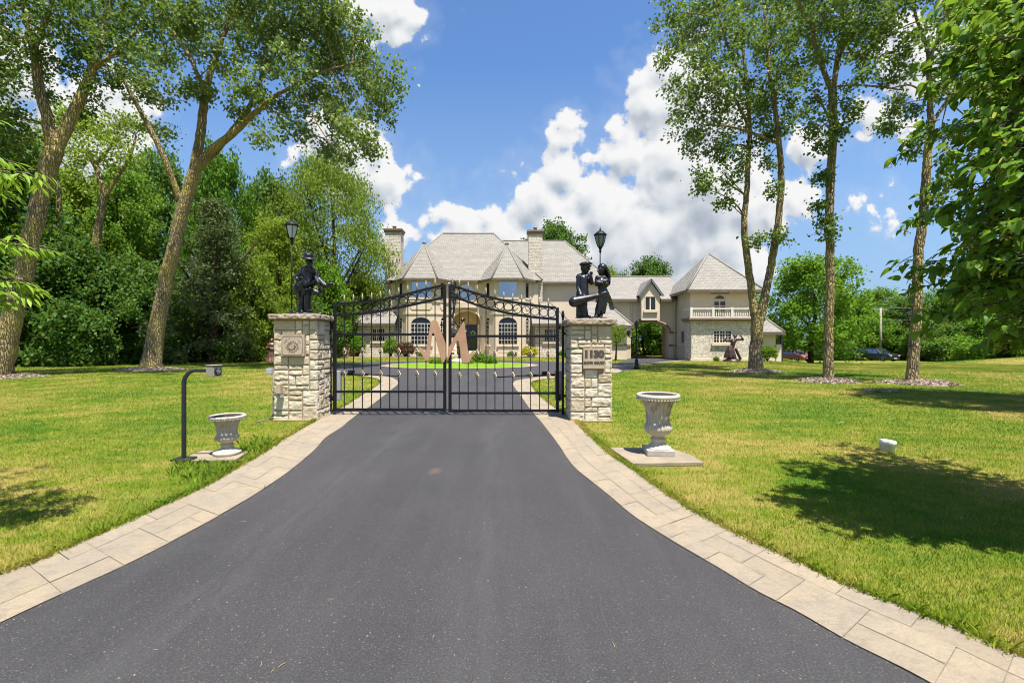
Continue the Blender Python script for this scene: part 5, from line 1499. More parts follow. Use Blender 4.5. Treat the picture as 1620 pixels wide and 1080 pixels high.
m = MB(); m.lathe([(.16, -.03), (.26, 0), (.16, .03)], (0, 0, 0), 16); xform(m, Matrix.Translation(fp(720, 524, -.4)) @ Matrix.Rotation(R(80), 4, 'X')); m.build('shield', M_DARKBRONZE, st)
m = MB(); m.tube([fp(716, 503, -.12), fp(719, 488, -.12), fp(716, 470, -.1), fp(719, 458, -.1), fp(715.5, 441, -.1)], [.06, .08, .06, .05, .02], 8)
for k in range(34):
    c = fp(718 + rnd.uniform(-4, 4), rnd.uniform(447, 492), rnd.uniform(-.3, .1)); m.tube([c, c + Vector((rnd.uniform(-.16, .16), rnd.uniform(-.1, .1), rnd.uniform(-.05, .14))), c + Vector((rnd.uniform(-.26, .26), 0, rnd.uniform(0, .2)))], [.05, .05, .012], 6)
m.ell(fp(721.5, 465, -.1), (.14, .12, .17)); m.build('branch', M_DARKBRONZE, st)
# ------------------------------------------------------------------ urns, callbox and small things
M_URN = pmat('weathered_concrete', (0.47, 0.42, 0.36), (0.33, 0.285, 0.24), 9, 0.85, bump=0.35, bscale=70, spec=0.2, lo=.45, hi=.7)
def urn_stain():
    m, nt, out = newmat('urn_concrete'); N = NT(nt)
    p = N.n('ShaderNodeTexCoord').outputs['Object']
    col = N.mix(N.mapr(N.noise(p, 9, 6, .7), .4, .7), (0.50, 0.435, 0.35, 1), (0.38, 0.325, 0.255, 1))
    st = N.noise(N.scale(p, (26, 26, 5)), 1.0, 5, 0.7)
    sp = N.n('ShaderNodeSeparateXYZ'); nt.links.new(p, sp.inputs[0])
    band = N.math('MULTIPLY', N.mapr(sp.outputs[2], .30, .55), N.mapr(sp.outputs[2], .70, .66))
    col = N.mix(N.math('MULTIPLY', N.mapr(st, .50, .66), N.math('MULTIPLY', band, .85)), col, (0.13, 0.085, 0.055, 1))
    pit = N.vor(p, 60); col = N.mix(N.mapr(pit, .10, .0, 0, .7), col, (0.10, 0.08, 0.065, 1))
    N.bsdf(out, col, .88, 0, N.bump(N.noise(p, 60, 6, .7), .4, .01), .2); return m
M_URNS = urn_stain()
M_PLINTH = pmat('urn_plinth', (0.33, 0.30, 0.25), (0.40, 0.37, 0.31), 12, .85, bump=.3, bscale=60)
M_SLAB = pmat('slab_concrete', (0.29, 0.235, 0.165), (0.22, 0.18, 0.13), 4, 0.85, bump=0.4, bscale=50, spec=0.2)
M_EARTH = pmat('potting_soil', (0.016, 0.011, 0.007), (0.045, 0.030, 0.019), 30, 0.95, bump=.8, bscale=60)
def urn(label, c, H, W, soil_z, rot, square=True):
    """campana urn: flutes on the bell, gadroons on the bowl, egg-and-dart rim"""
    t = thing('garden_urn', label, 'urn', c, None); s = H / .80; w = W / .55
    m = MB(); nn = 120
    def fl(a, i): return 1 - (0.10 * (0.5 - 0.5 * math.cos(a * 20)) ** 1.5 if 10 <= i <= 17 else (0.07 * (0.5 - 0.5 * math.cos(a * 20)) if 5 <= i <= 9 else 0))
    prof = [(.085, .175), (.095, .185), (.095, .205), (.075, .215), (.078, .232), (.085, .24), (.125, .26), (.165, .30), (.178, .335), (.168, .375), (.150, .40), (.147, .45), (.149, .50), (.155, .55), (.167, .60), (.185, .65), (.208, .69), (.228, .715)]
    m.lathe([(r * w, z * s) for r, z in prof], c, nn, rf=fl, cap=False)
    m.build('bowl', M_URNS, t)
    r = MB()
    r.lathe([(q * w, z * s) for q, z in [(.222, .712), (.252, .720), (.271, .742), (.270, .766), (.258, .785), (.246, .786), (.238, .772), (.232, .72), (.225, .70)]], c, 60, cap=False)
    for k in range(44):
        a = 2 * PI * k / 44; r.ell((c[0] + .258 * w * math.cos(a), c[1] + .258 * w * math.sin(a), c[2] + .722 * s), (.017 * w, .017 * w, .015 * s), 8, 5)
    r.build('rim', M_URNS, t)
    so_ = MB(); so_.ell((c[0], c[1], c[2] + soil_z * s), (.231 * w, .231 * w, .010), 24, 6); so_.build('soil', M_EARTH, t)
    st = MB(); st.lathe([(q * w, z * s) for q, z in [(.165, .075), (.160, .088), (.125, .105), (.098, .13), (.082, .155), (.078, .172), (.088, .178)]], c, 40); st.build('stem', M_URNS, t)
    b = MB()
    if square:
        b.box((c[0] - .17 * w, c[1] - .17 * w, c[2]), (c[0] + .17 * w, c[1] + .17 * w, c[2] + .076 * s)); xform(b, Matrix.Translation(c) @ Matrix.Rotation(rot, 4, 'Z') @ Matrix.Translation(-Vector(c)))
    else:
        b.lathe([(.20 * w, 0), (.205 * w, .05 * s), (.18 * w, .076 * s)], c, 28)
    b.build('base', M_PLINTH if square else M_URNS, t, bevel=.006)
    return t
urn('tall white based concrete urn with flutes standing on a square slab by the east edging', Vector((1.835, 5.72, .045)), .765, .535, .772, R(-5))
urn('short weathered concrete urn standing behind the callbox post, by the west edging', Vector((-3.585, 5.73, .035)), .50, .425, .765, 0, False)
# slabs
m = MB(); a = [G(964, 712.5), G(1001, 738.5), G(1113, 737), G(1093, 724.5), G(1063, 714.5)]
m.prism([(p.x, p.y) for p in a], 'z', 0.002, .045); tag(m.build('slab', M_SLAB, None, (1.8, 5.7, 0), bevel=.006), 'pale concrete slab under the tall urn', 'slab')
m = MB(); a = [G(277, 733), G(372, 731), G(395, 716.5), G(320, 716)]
m.prism([(p.x, p.y) for p in a], 'z', 0.002, .033); tag(m.build('slab', M_SLAB, None, (-4, 5.6, 0), bevel=.006), 'worn concrete slab under the short urn and the callbox post', 'slab')

# callbox on a gooseneck post
bx = G(291, 731.5)
t = thing('callbox', 'gate callbox, a small tan speaker box on a black gooseneck post', 'callbox', (bx.x, bx.y, .033))
m = MB(); m.box((bx.x - .105, bx.y - .085, .034), (bx.x + .105, bx.y + .085, .058)); m.build('base_plate', M_BLACKOBJ, t, bevel=.004)
zt = EYE + (CY - 586) / F * bx.y
ex = (333 - CX) / F * bx.y
pts = [(bx.x, bx.y, .058), (bx.x, bx.y, .5), (bx.x, bx.y, zt - .17)] + [(bx.x + .15 - .15 * math.cos(q), bx.y, zt - .15 + .15 * math.sin(q)) for q in np.linspace(.1, PI / 2, 8)] + [(ex, bx.y, zt)]
# square tube
m = MB(); v = []
for i, p in enumerate(pts):
    q, r_ = Vector(pts[max(i - 1, 0)]), Vector(pts[min(i + 1, len(pts) - 1)]); d = (r_ - q).normalized(); n_ = Vector((0, 1, 0)).cross(d).normalized()
    for a, b in ((-1, -1), (1, -1), (1, 1), (-1, 1)): v.append(Vector(p) + n_ * (a * .019) + Vector((0, b * .019, 0)))
fs = [(4 * i + k, 4 * i + (k + 1) % 4, 4 * i + 4 + (k + 1) % 4, 4 * i + 4 + k) for i in range(len(pts) - 1) for k in range(4)]
m.add(v, fs); m.build('post', M_BLACKOBJ, t, bevel=.005)
hx0, hx1, z0, z1 = 0, .20, -.085, .075
hm = Matrix.Translation((ex, bx.y, zt)) @ Matrix.Rotation(R(-14), 4, 'Z') @ Matrix.Scale(.80, 4)
m = MB(); m.box((-.005, -.075, z0), (.135, .075, z1)); m.box((-.015, -.083, z1 + .001), (.145, .083, z1 + .012)); hd = xform(m, hm).build('housing', pmat('beige_box', (0.255, 0.23, 0.18), (0.30, 0.27, 0.215), 5, .6), t, bevel=.012)
m = MB(); m.ell((0, 0, 0), (.012, .066, .070), 20, 12); m2 = xform(m, hm @ Matrix.Translation((.137, 0, -.004))); m2.build('speaker_face', M_BLACKOBJ, hd)
m = MB()
for k in range(5): m.box((.147, -.035 + abs(k - 2) * .006, -.045 + k * .019), (.153, .035 - abs(k - 2) * .006, -.038 + k * .019))
xform(m, hm).build('grille', M_GREYBOX, hd)
m = MB()
for yy in (-.058, .058):
    for zz in (.06, -.068): m.ell((.137, yy, zz), (.006, .008, .008), 8, 5)
xform(m, hm).build('screw', M_BLACKOBJ, hd)

# white pipe cap on the lawn
c = G(1403, 713); t = thing('pipe_cap', 'short white plastic pipe with a tilted lid sticking out of the lawn', 'pipe', (c.x, c.y, 0))
m = MB(); m.lathe([(.082, -.05), (.082, .075), (.093, .078), (.095, .135), (.086, .145), (.035, .144), (.03, .13), (.001, .13)], (0, 0, 0), 20)
xform(m, Matrix.Translation(c) @ Matrix.Rotation(R(6), 4, 'Y')).build('pipe', pmat('white_plastic', (.56, .58, .55), (.66, .67, .64), 12, .45), t)

# mulch rings under the trees: mounds of chips
M_CHIP = pmat('wood_chips', (0.15, 0.105, 0.07), (0.36, 0.28, 0.21), 22, 0.95, bump=.9, bscale=60, lo=.3, hi=.7)
def mound(label, c, rx, ry, h, seed, name='mulch_ring', cat='mulch'):
    rr = np.random.default_rng(seed); n = 48; V = []; Fc = []
    rings = 9
    z0 = float(gz(c[0], c[1]))
    ph = rr.uniform(0, 6, 4)
    for i in range(rings + 1):
        t = i / rings
        for k in range(n):
            a = 2 * PI * k / n; w = 1 + .10 * math.sin(3 * a + ph[0]) + .06 * math.sin(7 * a + ph[1])
            V.append((c[0] + rx * w * t * math.cos(a), c[1] + ry * w * t * math.sin(a), z0 + h * (1 - t * t) + rr.uniform(-.02, .02) * (1 - t) - (.01 if i == rings else 0)))
    for i in range(rings):
        for k in range(n): Fc.append((i * n + k, i * n + (k + 1) % n, (i + 1) * n + (k + 1) % n, (i + 1) * n + k))
    o = np_obj(name, V, Fc, M_CHIP, smooth=False, origin=(c[0], c[1], z0))
    # loose chips
    N_ = 1500; a = rr.uniform(0, 2 * PI, N_); t = np.sqrt(rr.uniform(0, 1.12, N_))
    w = 1 + .10 * np.sin(3 * a + ph[0]) + .06 * np.sin(7 * a + ph[1])
    P_ = np.stack([c[0] + rx * w * t * np.cos(a), c[1] + ry * w * t * np.sin(a), z0 + h * np.maximum(1 - t * t, 0) + .02], 1)
    d = rr.normal(size=(N_, 3)); d[:, 2] *= .5; d /= np.linalg.norm(d, axis=1, keepdims=True); e = np.cross(d, rr.normal(size=(N_, 3))); e /= np.linalg.norm(e, axis=1, keepdims=True)
    L = rr.uniform(.02, .06, (N_, 1)); W = rr.uniform(.008, .02, (N_, 1))
    VV = np.stack([P_ - d * L - e * W, P_ + d * L - e * W, P_ + d * L + e * W, P_ - d * L + e * W], 1).reshape(-1, 3)
    q = np_obj('chips', VV, np.arange(4 * N_).reshape(-1, 4), M_CHIP2, o)
    q['kind'] = 'stuff'
    return tag(o, label, cat, 'mulch rings round the tree trunks')
M_CHIP2 = pmat('pale_chips', (0.15, 0.11, 0.075), (0.46, 0.37, 0.285), 9, 0.95, lo=.25, hi=.75)
tA, tB, tC, tD, tE = G(1193, 588), G(1310, 603.5), G(1443, 606.5), G(237, 585), G(4, 597)
mound('pale mulch ring round the twin trunked tree beside the tower', (tA.x, tA.y), 1.15, .95, .14, 1)
mound('pale mulch ring round the straight middle tree of the right lawn', (tB.x - .05, tB.y), .98, .85, .13, 2)
mound('pale mulch ring round the bent tree nearest the linden', (tC.x + .25, tC.y), 1.12, 1.0, .13, 3)
mound('pale mulch ring round the big leaning tree', (tD.x, tD.y), 1.6, 1.2, .14, 4)
mound('pale mulch ring round the forked tree at the west hedge', (tE.x, tE.y), 1.3, 1.1, .12, 5)

# loose pile of chips and bark on the right lawn
c = G(1397, 620.5); rr = np.random.default_rng(31); t = MB()
for k in range(46):
    p = Vector((c.x + np.clip(rr.normal(), -1.4, 1.4) * .30, c.y + np.clip(rr.normal(), -1.4, 1.4) * .09, .02 + rr.uniform(0, .05)))
    d = Vector((rr.normal(), rr.normal() * .6, rr.normal() * .35)).normalized() * rr.uniform(.03, .10)
    t.bar(p - d, p + d, rr.uniform(.02, .05), rr.uniform(.01, .025))
tag(t.build('bark_pile', M_CHIP2, None, (c.x, c.y, 0)), 'small scatter of pale bark pieces lying on the lawn in front of the mulch rings', 'bark')

# fallen leaves, one by one too small to show their parts
M_DRYLEAF = pmat('dry_leaf', (0.30, 0.21, 0.10), (0.44, 0.34, 0.19), 6, .8)
lf = MB(); lf.add([(-.05, 0, .008), (0, -.03, .02), (.055, 0, .012), (0, .03, .024)], [(0, 1, 2), (0, 2, 3)])
proto = None
for k, (px, py) in enumerate([(130, 758), (152, 760), (174, 620), (216, 607), (25, 627), (268, 590), (306, 612), (1268, 634), (1341, 642), (1331, 672), (1440, 606), (1490, 602), (1230, 671), (975, 600), (1088, 606), (1565, 655), (470, 640), (188, 601), (140, 603)]):
    p = G(px, py)
    if proto is None:
        o = proto = lf.build('fallen_leaf', M_DRYLEAF); tag(o, 'small dry tan leaf lying on the grass', 'leaf', 'dry leaves scattered on the lawn')
    else:
        o = proto.copy(); COL.objects.link(o)
    o.location = (p.x, p.y, .03); o.rotation_euler = (random.uniform(-.4, .4), random.uniform(-.4, .4), random.uniform(0, 6)); s = random.uniform(.55, 1.0); o.scale = (s, s, s)
# twig bits on the asphalt
tw = MB(); tw.tube([(-.05, 0, .006), (0, .008, .009), (.05, -.004, .006)], .004, 5)
proto = None
for px, py in [(246, 1030), (204, 983), (385, 826), (413, 1053), (432, 1063), (446, 1055), (523, 950), (1127, 1051), (970, 1022), (688, 745), (1008, 848)]:
    p = G(px, py)
    if proto is None:
        o = proto = tw.build('twig', M_DRYLEAF); tag(o, 'tiny broken twig lying on the asphalt', 'twig', 'bits of twig on the drive')
    else:
        o = proto.copy(); COL.objects.link(o)
    o.location = (p.x, p.y, .009); o.rotation_euler = (0, 0, random.uniform(0, 6)); s = random.uniform(.18, .42); o.scale = (s, s, s)

# low planter walls by the stone wing
M_PEACH = pmat('peach_plaster', (0.43, 0.31, 0.21), (0.48, 0.36, 0.25), 3, .85)
t = thing('planter_wall', 'low peach plastered planter wall at the left end of the house', 'planter', (-16.6, 43.3, 0))
m = MB(); m.box((-17.6, 43.2, 0), (-15.0, 43.45, 1.05)); m.build('wall', M_PEACH, t)
m = MB(); m.box((-17.66, 43.14, 1.053), (-14.94, 43.5, 1.12)); m.build('coping', M_TRIM, t)

# ------------------------------------------------------------------ vehicles at the far edge of the lawn
def car_paint(name, c): return pmat(name, c, None, rough=.28, coat=.6, spec=.6)
M_TYRE = pmat('tyre', (.012, .012, .012), None, rough=.8); M_RIM = pmat('rim', (.35, .35, .36), None, rough=.35, metal=.7)
M_CARGLASS = glass_material('car_glass', (.01, .018, .025), .30)
M_HEAD = pmat('headlight_glass', (.55, .57, .6), None, rough=.15); M_PLATE = pmat('number_plate', (.6, .6, .6), None, rough=.5); M_GRILLE = pmat('grille_dark', (.02, .02, .022), None, rough=.5)
def car(label, loc, rz, paint, L=4.9, W=1.95, H=1.8, suv=True):
    """front towards +x; body shell lofted across stations, then glass, lights and wheels"""
    t = thing('parked_car', label, 'car', (0, 0, 0), 'cars parked beyond the right lawn')
    h = L / 2
    if suv: prof = [(-h, .45), (-h + .02, 1.0), (-h + .12, 1.12), (-h + .25, H - .12), (-h + .55, H), (.35, H), (.62, H - .05), (1.30, 1.18), (h - .15, 1.08), (h, .90), (h + .03, .50), (h - .1, .34), (-h + .1, .34)]
    else: prof = [(-h, .45), (-h + .02, .88), (-h + .2, .98), (-h + .45, 1.03), (-h + 1.0, H - .06), (-h + 1.5, H), (.1, H), (.4, H - .06), (1.25, .98), (h - .2, .85), (h, .70), (h + .03, .45), (h - .1, .30), (-h + .1, .30)]
    st = [(-W / 2, .86), (-W / 2 + .05, .95), (-W / 2 + .16, 1.0), (W / 2 - .16, 1.0), (W / 2 - .05, .95), (W / 2, .86)]
    m = MB(); n = len(prof); v = []
    for (y, k) in st:
        for (x, z) in prof:
            up = max(0, (z - 1.0) / (H - 1.0)); yy = y * (1 - .17 * up)
            v.append((x * (k if abs(x) > h * .9 else 1), yy, .34 + (z - .34) * (1 if k > .9 or z < 1.0 else .985)))
    fs = [(i * n + a, i * n + (a + 1) % n, (i + 1) * n + (a + 1) % n, (i + 1) * n + a) for i in range(len(st) - 1) for a in range(n)]
    fs += [tuple(range(n)), tuple(range((len(st) - 1) * n, len(st) * n))]
    m.add(v, fs, True); body = m.build('body', paint, t, bevel=.03)
    for f in body.data.polygons: f.use_smooth = False
    zb = 1.12 if suv else 1.0; zt = H - .12
    for s in (-1, 1):
        yb, ytp = s * (W / 2 + .012), s * (W / 2 * .845 + .012)
        for (xa, xb, xc, xd) in (((-h + .35, -.95, -.95, -h + .5) if suv else (-h + .8, -.7, -.7, -h + 1.25)), (-.88, .05, .05, -.88), (.12, 1.05 if suv else .95, .48 if suv else .3, .12)):
            g = MB(); g.add([(xa, yb * .985, zb), (xb, yb * .985, zb), (xc, ytp, zt), (xd, ytp, zt)], [(0, 1, 2, 3)]); g.build('side_window', M_CARGLASS, t)
        mm = MB(); mm.ell((.95, s * (W / 2 + .1), zb + .06), (.07, .11, .08), 8, 6); mm.build('mirror', paint, t)
        hl = MB(); hl.box((h - .14, s * W * .28, .78 if suv else .62), (h + .035, s * W * .44, .95 if suv else .74)); hl.build('headlight', M_HEAD, t)
        for x in (-h + .95, h - .95):
            w = MB(); w.lathe([(.20, -.11), (.34, -.11), (.37, -.06), (.37, .06), (.34, .11), (.20, .11)], (0, 0, 0), 20); xform(w, Matrix.Translation((x, s * (W / 2 - .08), .37)) @ Matrix.Rotation(R(90), 4, 'X')); wh = w.build('wheel', M_TYRE, t)
            q = MB(); q.lathe([(.21, -.10), (.19, -.115), (.05, -.09), (.05, .09), (.19, .115), (.21, .10)], (0, 0, 0), 12); xform(q, Matrix.Translation((x, s * (W / 2 - .075), .37)) @ Matrix.Rotation(R(90), 4, 'X')); q.build('rim', M_RIM, wh)
    x0, z0, x1, z1 = (1.22, 1.20, .66, H - .09) if suv else (1.17, 1.0, .44, H - .09)
    g = MB(); g.add([(x0 + .03, -W * .41, z0 + .03), (x0 + .03, W * .41, z0 + .03), (x1 + .03, W * .36, z1 + .02), (x1 + .03, -W * .36, z1 + .02)], [(0, 1, 2, 3)]); g.build('windscreen', M_CARGLASS, t)
    g = MB(); g.box((h - .05, -W * .24, .58), (h + .045, W * .24, .92 if suv else .66)); gr = g.build('grille', M_GRILLE, t)
    g = MB(); g.box((h + .02, -.26, .42), (h + .06, .26, .54)); g.build('number_plate', M_PLATE, t)
    t.location = loc; t.rotation_euler = (0, 0, rz)
    return t
def at(px, Y): 
    x = (px - CX) / F * Y; return (x, Y, float(gz(x, Y)))
car('dark navy sport utility car parked at the far edge of the right lawn', at(1387, 66), R(-77), car_paint('navy_paint', (.012, .014, .025)), 5.1, 2.0, 1.85)
car('dark green car mostly hidden in the shrubs behind the navy one', at(1340, 72), R(-80), car_paint('green_paint', (.012, .035, .030)), 4.9, 1.95, 1.75)
car('dark red car parked just past the black post of the garage end', at(1256, 62), R(-76), car_paint('red_paint', (.16, .012, .022)), 4.5, 1.8, 1.48, False)

# ------------------------------------------------------------------ utility poles and the lines between them
M_POLE = pmat('pole_wood', (0.26, 0.22, 0.18), (0.34, 0.30, 0.25), 3, .85)
M_WIRE = pmat('grey_wire', (0.30, 0.31, 0.32), None, rough=.6)
def upole(label, px, pytop, Y):
    x, y, z = at(px, Y); zt = EYE + (CY - pytop) / F * Y
    t = thing('utility_pole', label, 'utility pole', (x, y, z))
    m = MB(); m.tube([(x, y, z - .2), (x, y, zt)], [.20, .15], 8); m.build('pole', M_POLE, t)
    m = MB(); m.box((x - 1.1, y - .07, zt - .32), (x + 1.1, y + .07, zt - .18)); m.build('crossarm', M_POLE, t)
    m = MB()
    for dx in (-.95, -.45, .45, .95): m.lathe([(.04, 0), (.06, .05), (.03, .14)], (x + dx, y, zt - .179), 8)
    m.build('insulator', M_GREYBOX, t)
    return Vector((x, y, zt))
u1 = upole('grey wooden utility pole behind the navy car', 1393, 487, 72)
u2 = upole('short wooden utility pole in the shrubs right of the bent tree', 1478, 507, 78)
u3 = Vector(((1700 - CX) / F * 62, 62, EYE + (CY - 470) / F * 62))
for k, (dz, lab) in enumerate(((.0, 'upper grey wire running east from the tall utility pole'), (-1.9, 'lower grey wire running east below the upper one'))):
    a = u1 + Vector((.9, 0, dz - .05)); b = u3 + Vector((0, 0, dz))
    pts = [a.lerp(b, i / 16) - Vector((0, 0, .35 * (1 - (2 * i / 16 - 1) ** 2))) for i in range(17)]
    m = MB(); m.tube(pts, .022, 5); tag(m.build('power_line', M_WIRE, None, a), lab, 'wire')
# ------------------------------------------------------------------ trees
def bark_material(name, a, b, lichen_sunlit=None, amount=0.5):
    m, nt, out = newmat(name); N = NT(nt)
    p = N.n('ShaderNodeTexCoord').outputs['Object']
    warp = N.vmath('ADD', p, N.scale(N.n('ShaderNodeTexNoise').outputs[1], (0.0, 0.0, 0.0)))
    s = N.scale(p, (1, 1, .22))
    f = N.vor(N.vmath('ADD', s, N.scale(N.noise(p, 3, 3, out=1), (.10, .10, .05))), 15, 'DISTANCE_TO_EDGE')
    n = N.noise(s, 9, 7, .7)
    h = N.math('ADD', N.mapr(f, 0, .22), N.math('MULTIPLY', n, .6))
    col = N.mix(N.mapr(h, .2, 1.1), c4(a), c4(b))
    if lichen_sunlit:
        col = N.mix(N.math('MULTIPLY', N.mapr(N.noise(p, 1.1, 4, .6), .42, .62), amount), col, c4(lichen_sunlit))  # yellow lichen patches, strengthened to carry the warm sunlit tone of the bark
    N.bsdf(out, col, .95, 0, N.bump(h, 1.0, .06), .1)
    return m
M_BARK = bark_material('bark_brown', (.085, .062, .038), (.38, .295, .185), (.44, .35, .11), .75)
M_BARKG = bark_material('bark_grey', (.055, .045, .036), (.215, .175, .14), (.20, .17, .08), .3)
M_BARKD = bark_material('bark_dark', (.030, .021, .014), (.105, .075, .050))

LM_POPLAR = leafmat('leaf_poplar', (.022, .064, .012), (.175, .255, .055), .34, .5, .28)
LM_POPLARL = leafmat('leaf_poplar_light', (.040, .090, .018), (.26, .33, .105), .36, .5, .28)
LM_DARK = leafmat('leaf_dark', (.020, .070, .012), (.125, .235, .036), .34, .55, .2, vary=.2)
LM_MID = leafmat('leaf_mid', (.040, .112, .012), (.205, .355, .032), .42, .55, .2, vary=.2)
LM_YEL = leafmat('leaf_yellowgreen', (.075, .140, .014), (.29, .37, .035), .45, .55, .2)
LM_LUSH = leafmat('leaf_lush', (.038, .120, .010), (.19, .37, .025), .45, .55, .2)
LM_CON = leafmat('leaf_conifer', (.040, .062, .022), (.155, .195, .075), .15, .7, .15)
LM_RED = leafmat('leaf_barberry', (.045, .016, .012), (.17, .07, .045), .2, .6, .2)
LM_GOLD = leafmat('leaf_gold', (.30, .27, .01), (.62, .56, .03), .3, .6, .2)
LM_LINDEN = leafmat('leaf_linden', (.040, .115, .012), (.19, .345, .032), .48, .5, .22, vary=.02)
LM_BRACT = leafmat('bract_pale', (.26, .32, .035), (.48, .50, .085), .4, .5, .3, vary=.02)
LM_SPRIG = leafmat('leaf_hickory', (.11, .23, .018), (.31, .46, .04), .45, .45, .25, vary=.02)

def leaf_cloud(C, size, rg, droop=.25, aspect=.75, jit=.35, up=.45, tint=None):
    """one folded four-cornered leaf at every point of C"""
    n = len(C)
    d = rg.normal(size=(n, 3)); d[:, 2] -= droop * 2; d /= np.linalg.norm(d, axis=1, keepdims=True)
    nn = rg.normal(size=(n, 3)); nn[:, 2] += up * 2
    s = np.cross(d, nn); s /= np.linalg.norm(s, axis=1, keepdims=True) + 1e-9
    nv = np.cross(s, d)
    L = size * rg.uniform(.7, 1.3, (n, 1)); W = L * aspect * .5
    fold = W * rg.uniform(.1, .5, (n, 1))
    mid = C + d * L * .45
    V = np.stack([C, mid + s * W + nv * fold, C + d * L, mid - s * W + nv * fold], 1).reshape(-1, 3)
    Fc = np.arange(4 * n).reshape(-1, 4)
    T = np.clip(rg.normal(.45, .22, n) if tint is None else tint + rg.normal(0, .16, n), 0, 1)
    return V, Fc, T

def curve_pts(a, b, sag, rg, n=7, wob=.06):
    a, b = Vector(a), Vector(b); L = (b - a).length
    w = [Vector(rg.normal(size=3)) * wob * L for _ in range(2)]
    c1 = a.lerp(b, .33) + w[0] + Vector((0, 0, sag * L)); c2 = a.lerp(b, .7) + w[1] + Vector((0, 0, sag * L * .8))
    out = []
    for i in range(n + 1):
        t = i / n
        out.append(a * (1 - t) ** 3 + c1 * 3 * t * (1 - t) ** 2 + c2 * 3 * t * t * (1 - t) + b * t ** 3)
    return out

def fine_line(pts, rad, sub=5, rg=None, wob=0.0):
    pts = [Vector(p) for p in pts]; P_, R_ = [], []
    for i in range(len(pts) - 1):
        p0, p1, p2, p3 = pts[max(i - 1, 0)], pts[i], pts[i + 1], pts[min(i + 2, len(pts) - 1)]
        for k in range(sub):
            t = k / sub
            q = 0.5 * ((2 * p1) + (p2 - p0) * t + (2 * p0 - 5 * p1 + 4 * p2 - p3) * t * t + (3 * p1 - p0 - 3 * p2 + p3) * t ** 3)
            if rg is not None and wob and not (i == 0 and k == 0): q = q + Vector((rg.normal() * wob, rg.normal() * wob, 0))
            P_.append(q); R_.append(rad[i] * (1 - t) + rad[i + 1] * t)
    P_.append(pts[-1]); R_.append(rad[-1])
    return P_, R_

def make_tree(name, label, base, limbs, blobs, lm, bark, leaf, per, seed, cat='tree', group=None, sigma=.33, twigs=.6, droop=.25, aspect=.75, flare=1.5, shell=2.2, shade=True):
    """limbs: list of (points, radii) drawn by hand; blobs: (centre, (rx, ry, rz), clusters); twigs join every blob to the nearest limb"""
    rg = np.random.default_rng(seed)
    t = thing(name, label, cat, base, group)
    w = MB(); S_P, S_R = [], []
    for k, (pts, rad) in enumerate(limbs):
        P_, R_ = fine_line(pts, rad, 6, rg, rad[0] * .05)
        if k == 0:
            P_ = [Vector(base) + Vector((0, 0, -.15))] + P_; R_ = [R_[0] * flare * 1.12] + [r * (1 + (flare - 1) * math.exp(-((p.z - base[2]) / (.55))) ) for p, r in zip(P_[1:], R_)]
        w.tube(P_, R_, 16 if rad[0] > .2 else 9)
        S_P += P_; S_R += R_
    SP = np.array([tuple(p) for p in S_P]); SR = np.array(S_R)
    pts_all = []; tint_all = []
    for (c, r, ncl) in blobs:
        c = np.array(c, float); r = np.array(r, float)
        dist = np.linalg.norm(SP - c, axis=1) + np.where(SP[:, 2] > c[2], .5 * (SP[:, 2] - c[2]), 0) 
        j = int(np.argmin(dist)); a = SP[j]; L = np.linalg.norm(c - a)
        r0 = min(SR[j] * .6, .014 + .009 * L)
        lp = curve_pts(a, c, .10, rg, 8); w.tube(lp, list(np.linspace(r0, max(r0 * .35, .010), 9)), 6, cap=False)
        LP_ = np.array([tuple(p) for p in lp])
        v = rg.normal(size=(ncl, 3)); v /= np.linalg.norm(v, axis=1, keepdims=True)
        q = v * (rg.uniform(.02, 1, (ncl, 1)) ** (1 / shell)) * r + c
        for k in range(ncl):
            if rg.random() < twigs:
                jj = int(np.argmin(np.linalg.norm(LP_ - q[k], axis=1))); w.tube(curve_pts(LP_[jj], q[k], .05, rg, 4, .08), list(np.linspace(max(r0 * .3, .008), .004, 5)), 4, cap=False)
        m = rg.poisson(per, ncl)
        pp = np.repeat(q, m, axis=0) + rg.normal(size=(m.sum(), 3)) * sigma * np.array([1, 1, .8])
        pts_all.append(pp); tint_all.append(np.repeat(rg.normal(.45, .12, ncl), m))
    C = np.concatenate(pts_all); T0 = np.concatenate(tint_all)
    V, Fc, T = leaf_cloud(C, leaf, rg, droop, aspect, tint=T0)
    w.build('trunk', bark, t, fix=False)
    np_obj('crown', V, Fc, lm, t, T)
    return t

def px_limb(Y, pts, dy=None, k=.70):
    """limb from photo pixels (x, y, width) at distance Y, with optional change of distance along it"""
    out, rad = [], []
    n = len(pts)
    for i, p in enumerate(pts):
        yy = Y + (dy * i / (n - 1) if dy else 0)
        out.append(P(p[0], p[1], yy)); rad.append(p[2] / 2 / F * yy * k)
    return out, rad

def px_blobs(Y, lst, rg, dens=1.0, flat=1.0, spread=1.0):
    """crown masses from (x, y, radius) pixels; depth spreads both ways around the trunk"""
    out = []
    for b in lst:
        x, y, r = b[:3]; dy = b[3] if len(b) > 3 else rg.uniform(-1, 1) * 2.2 * spread
        yy = Y + dy; rr = r / F * yy
        n = int(dens * 11.5 * max(rr, .4) ** 1.9)
        out.append((P(x, y, yy), (rr, rr * 1.15, rr * flat), max(n, 5)))
    return out
rg0 = np.random.default_rng(99)

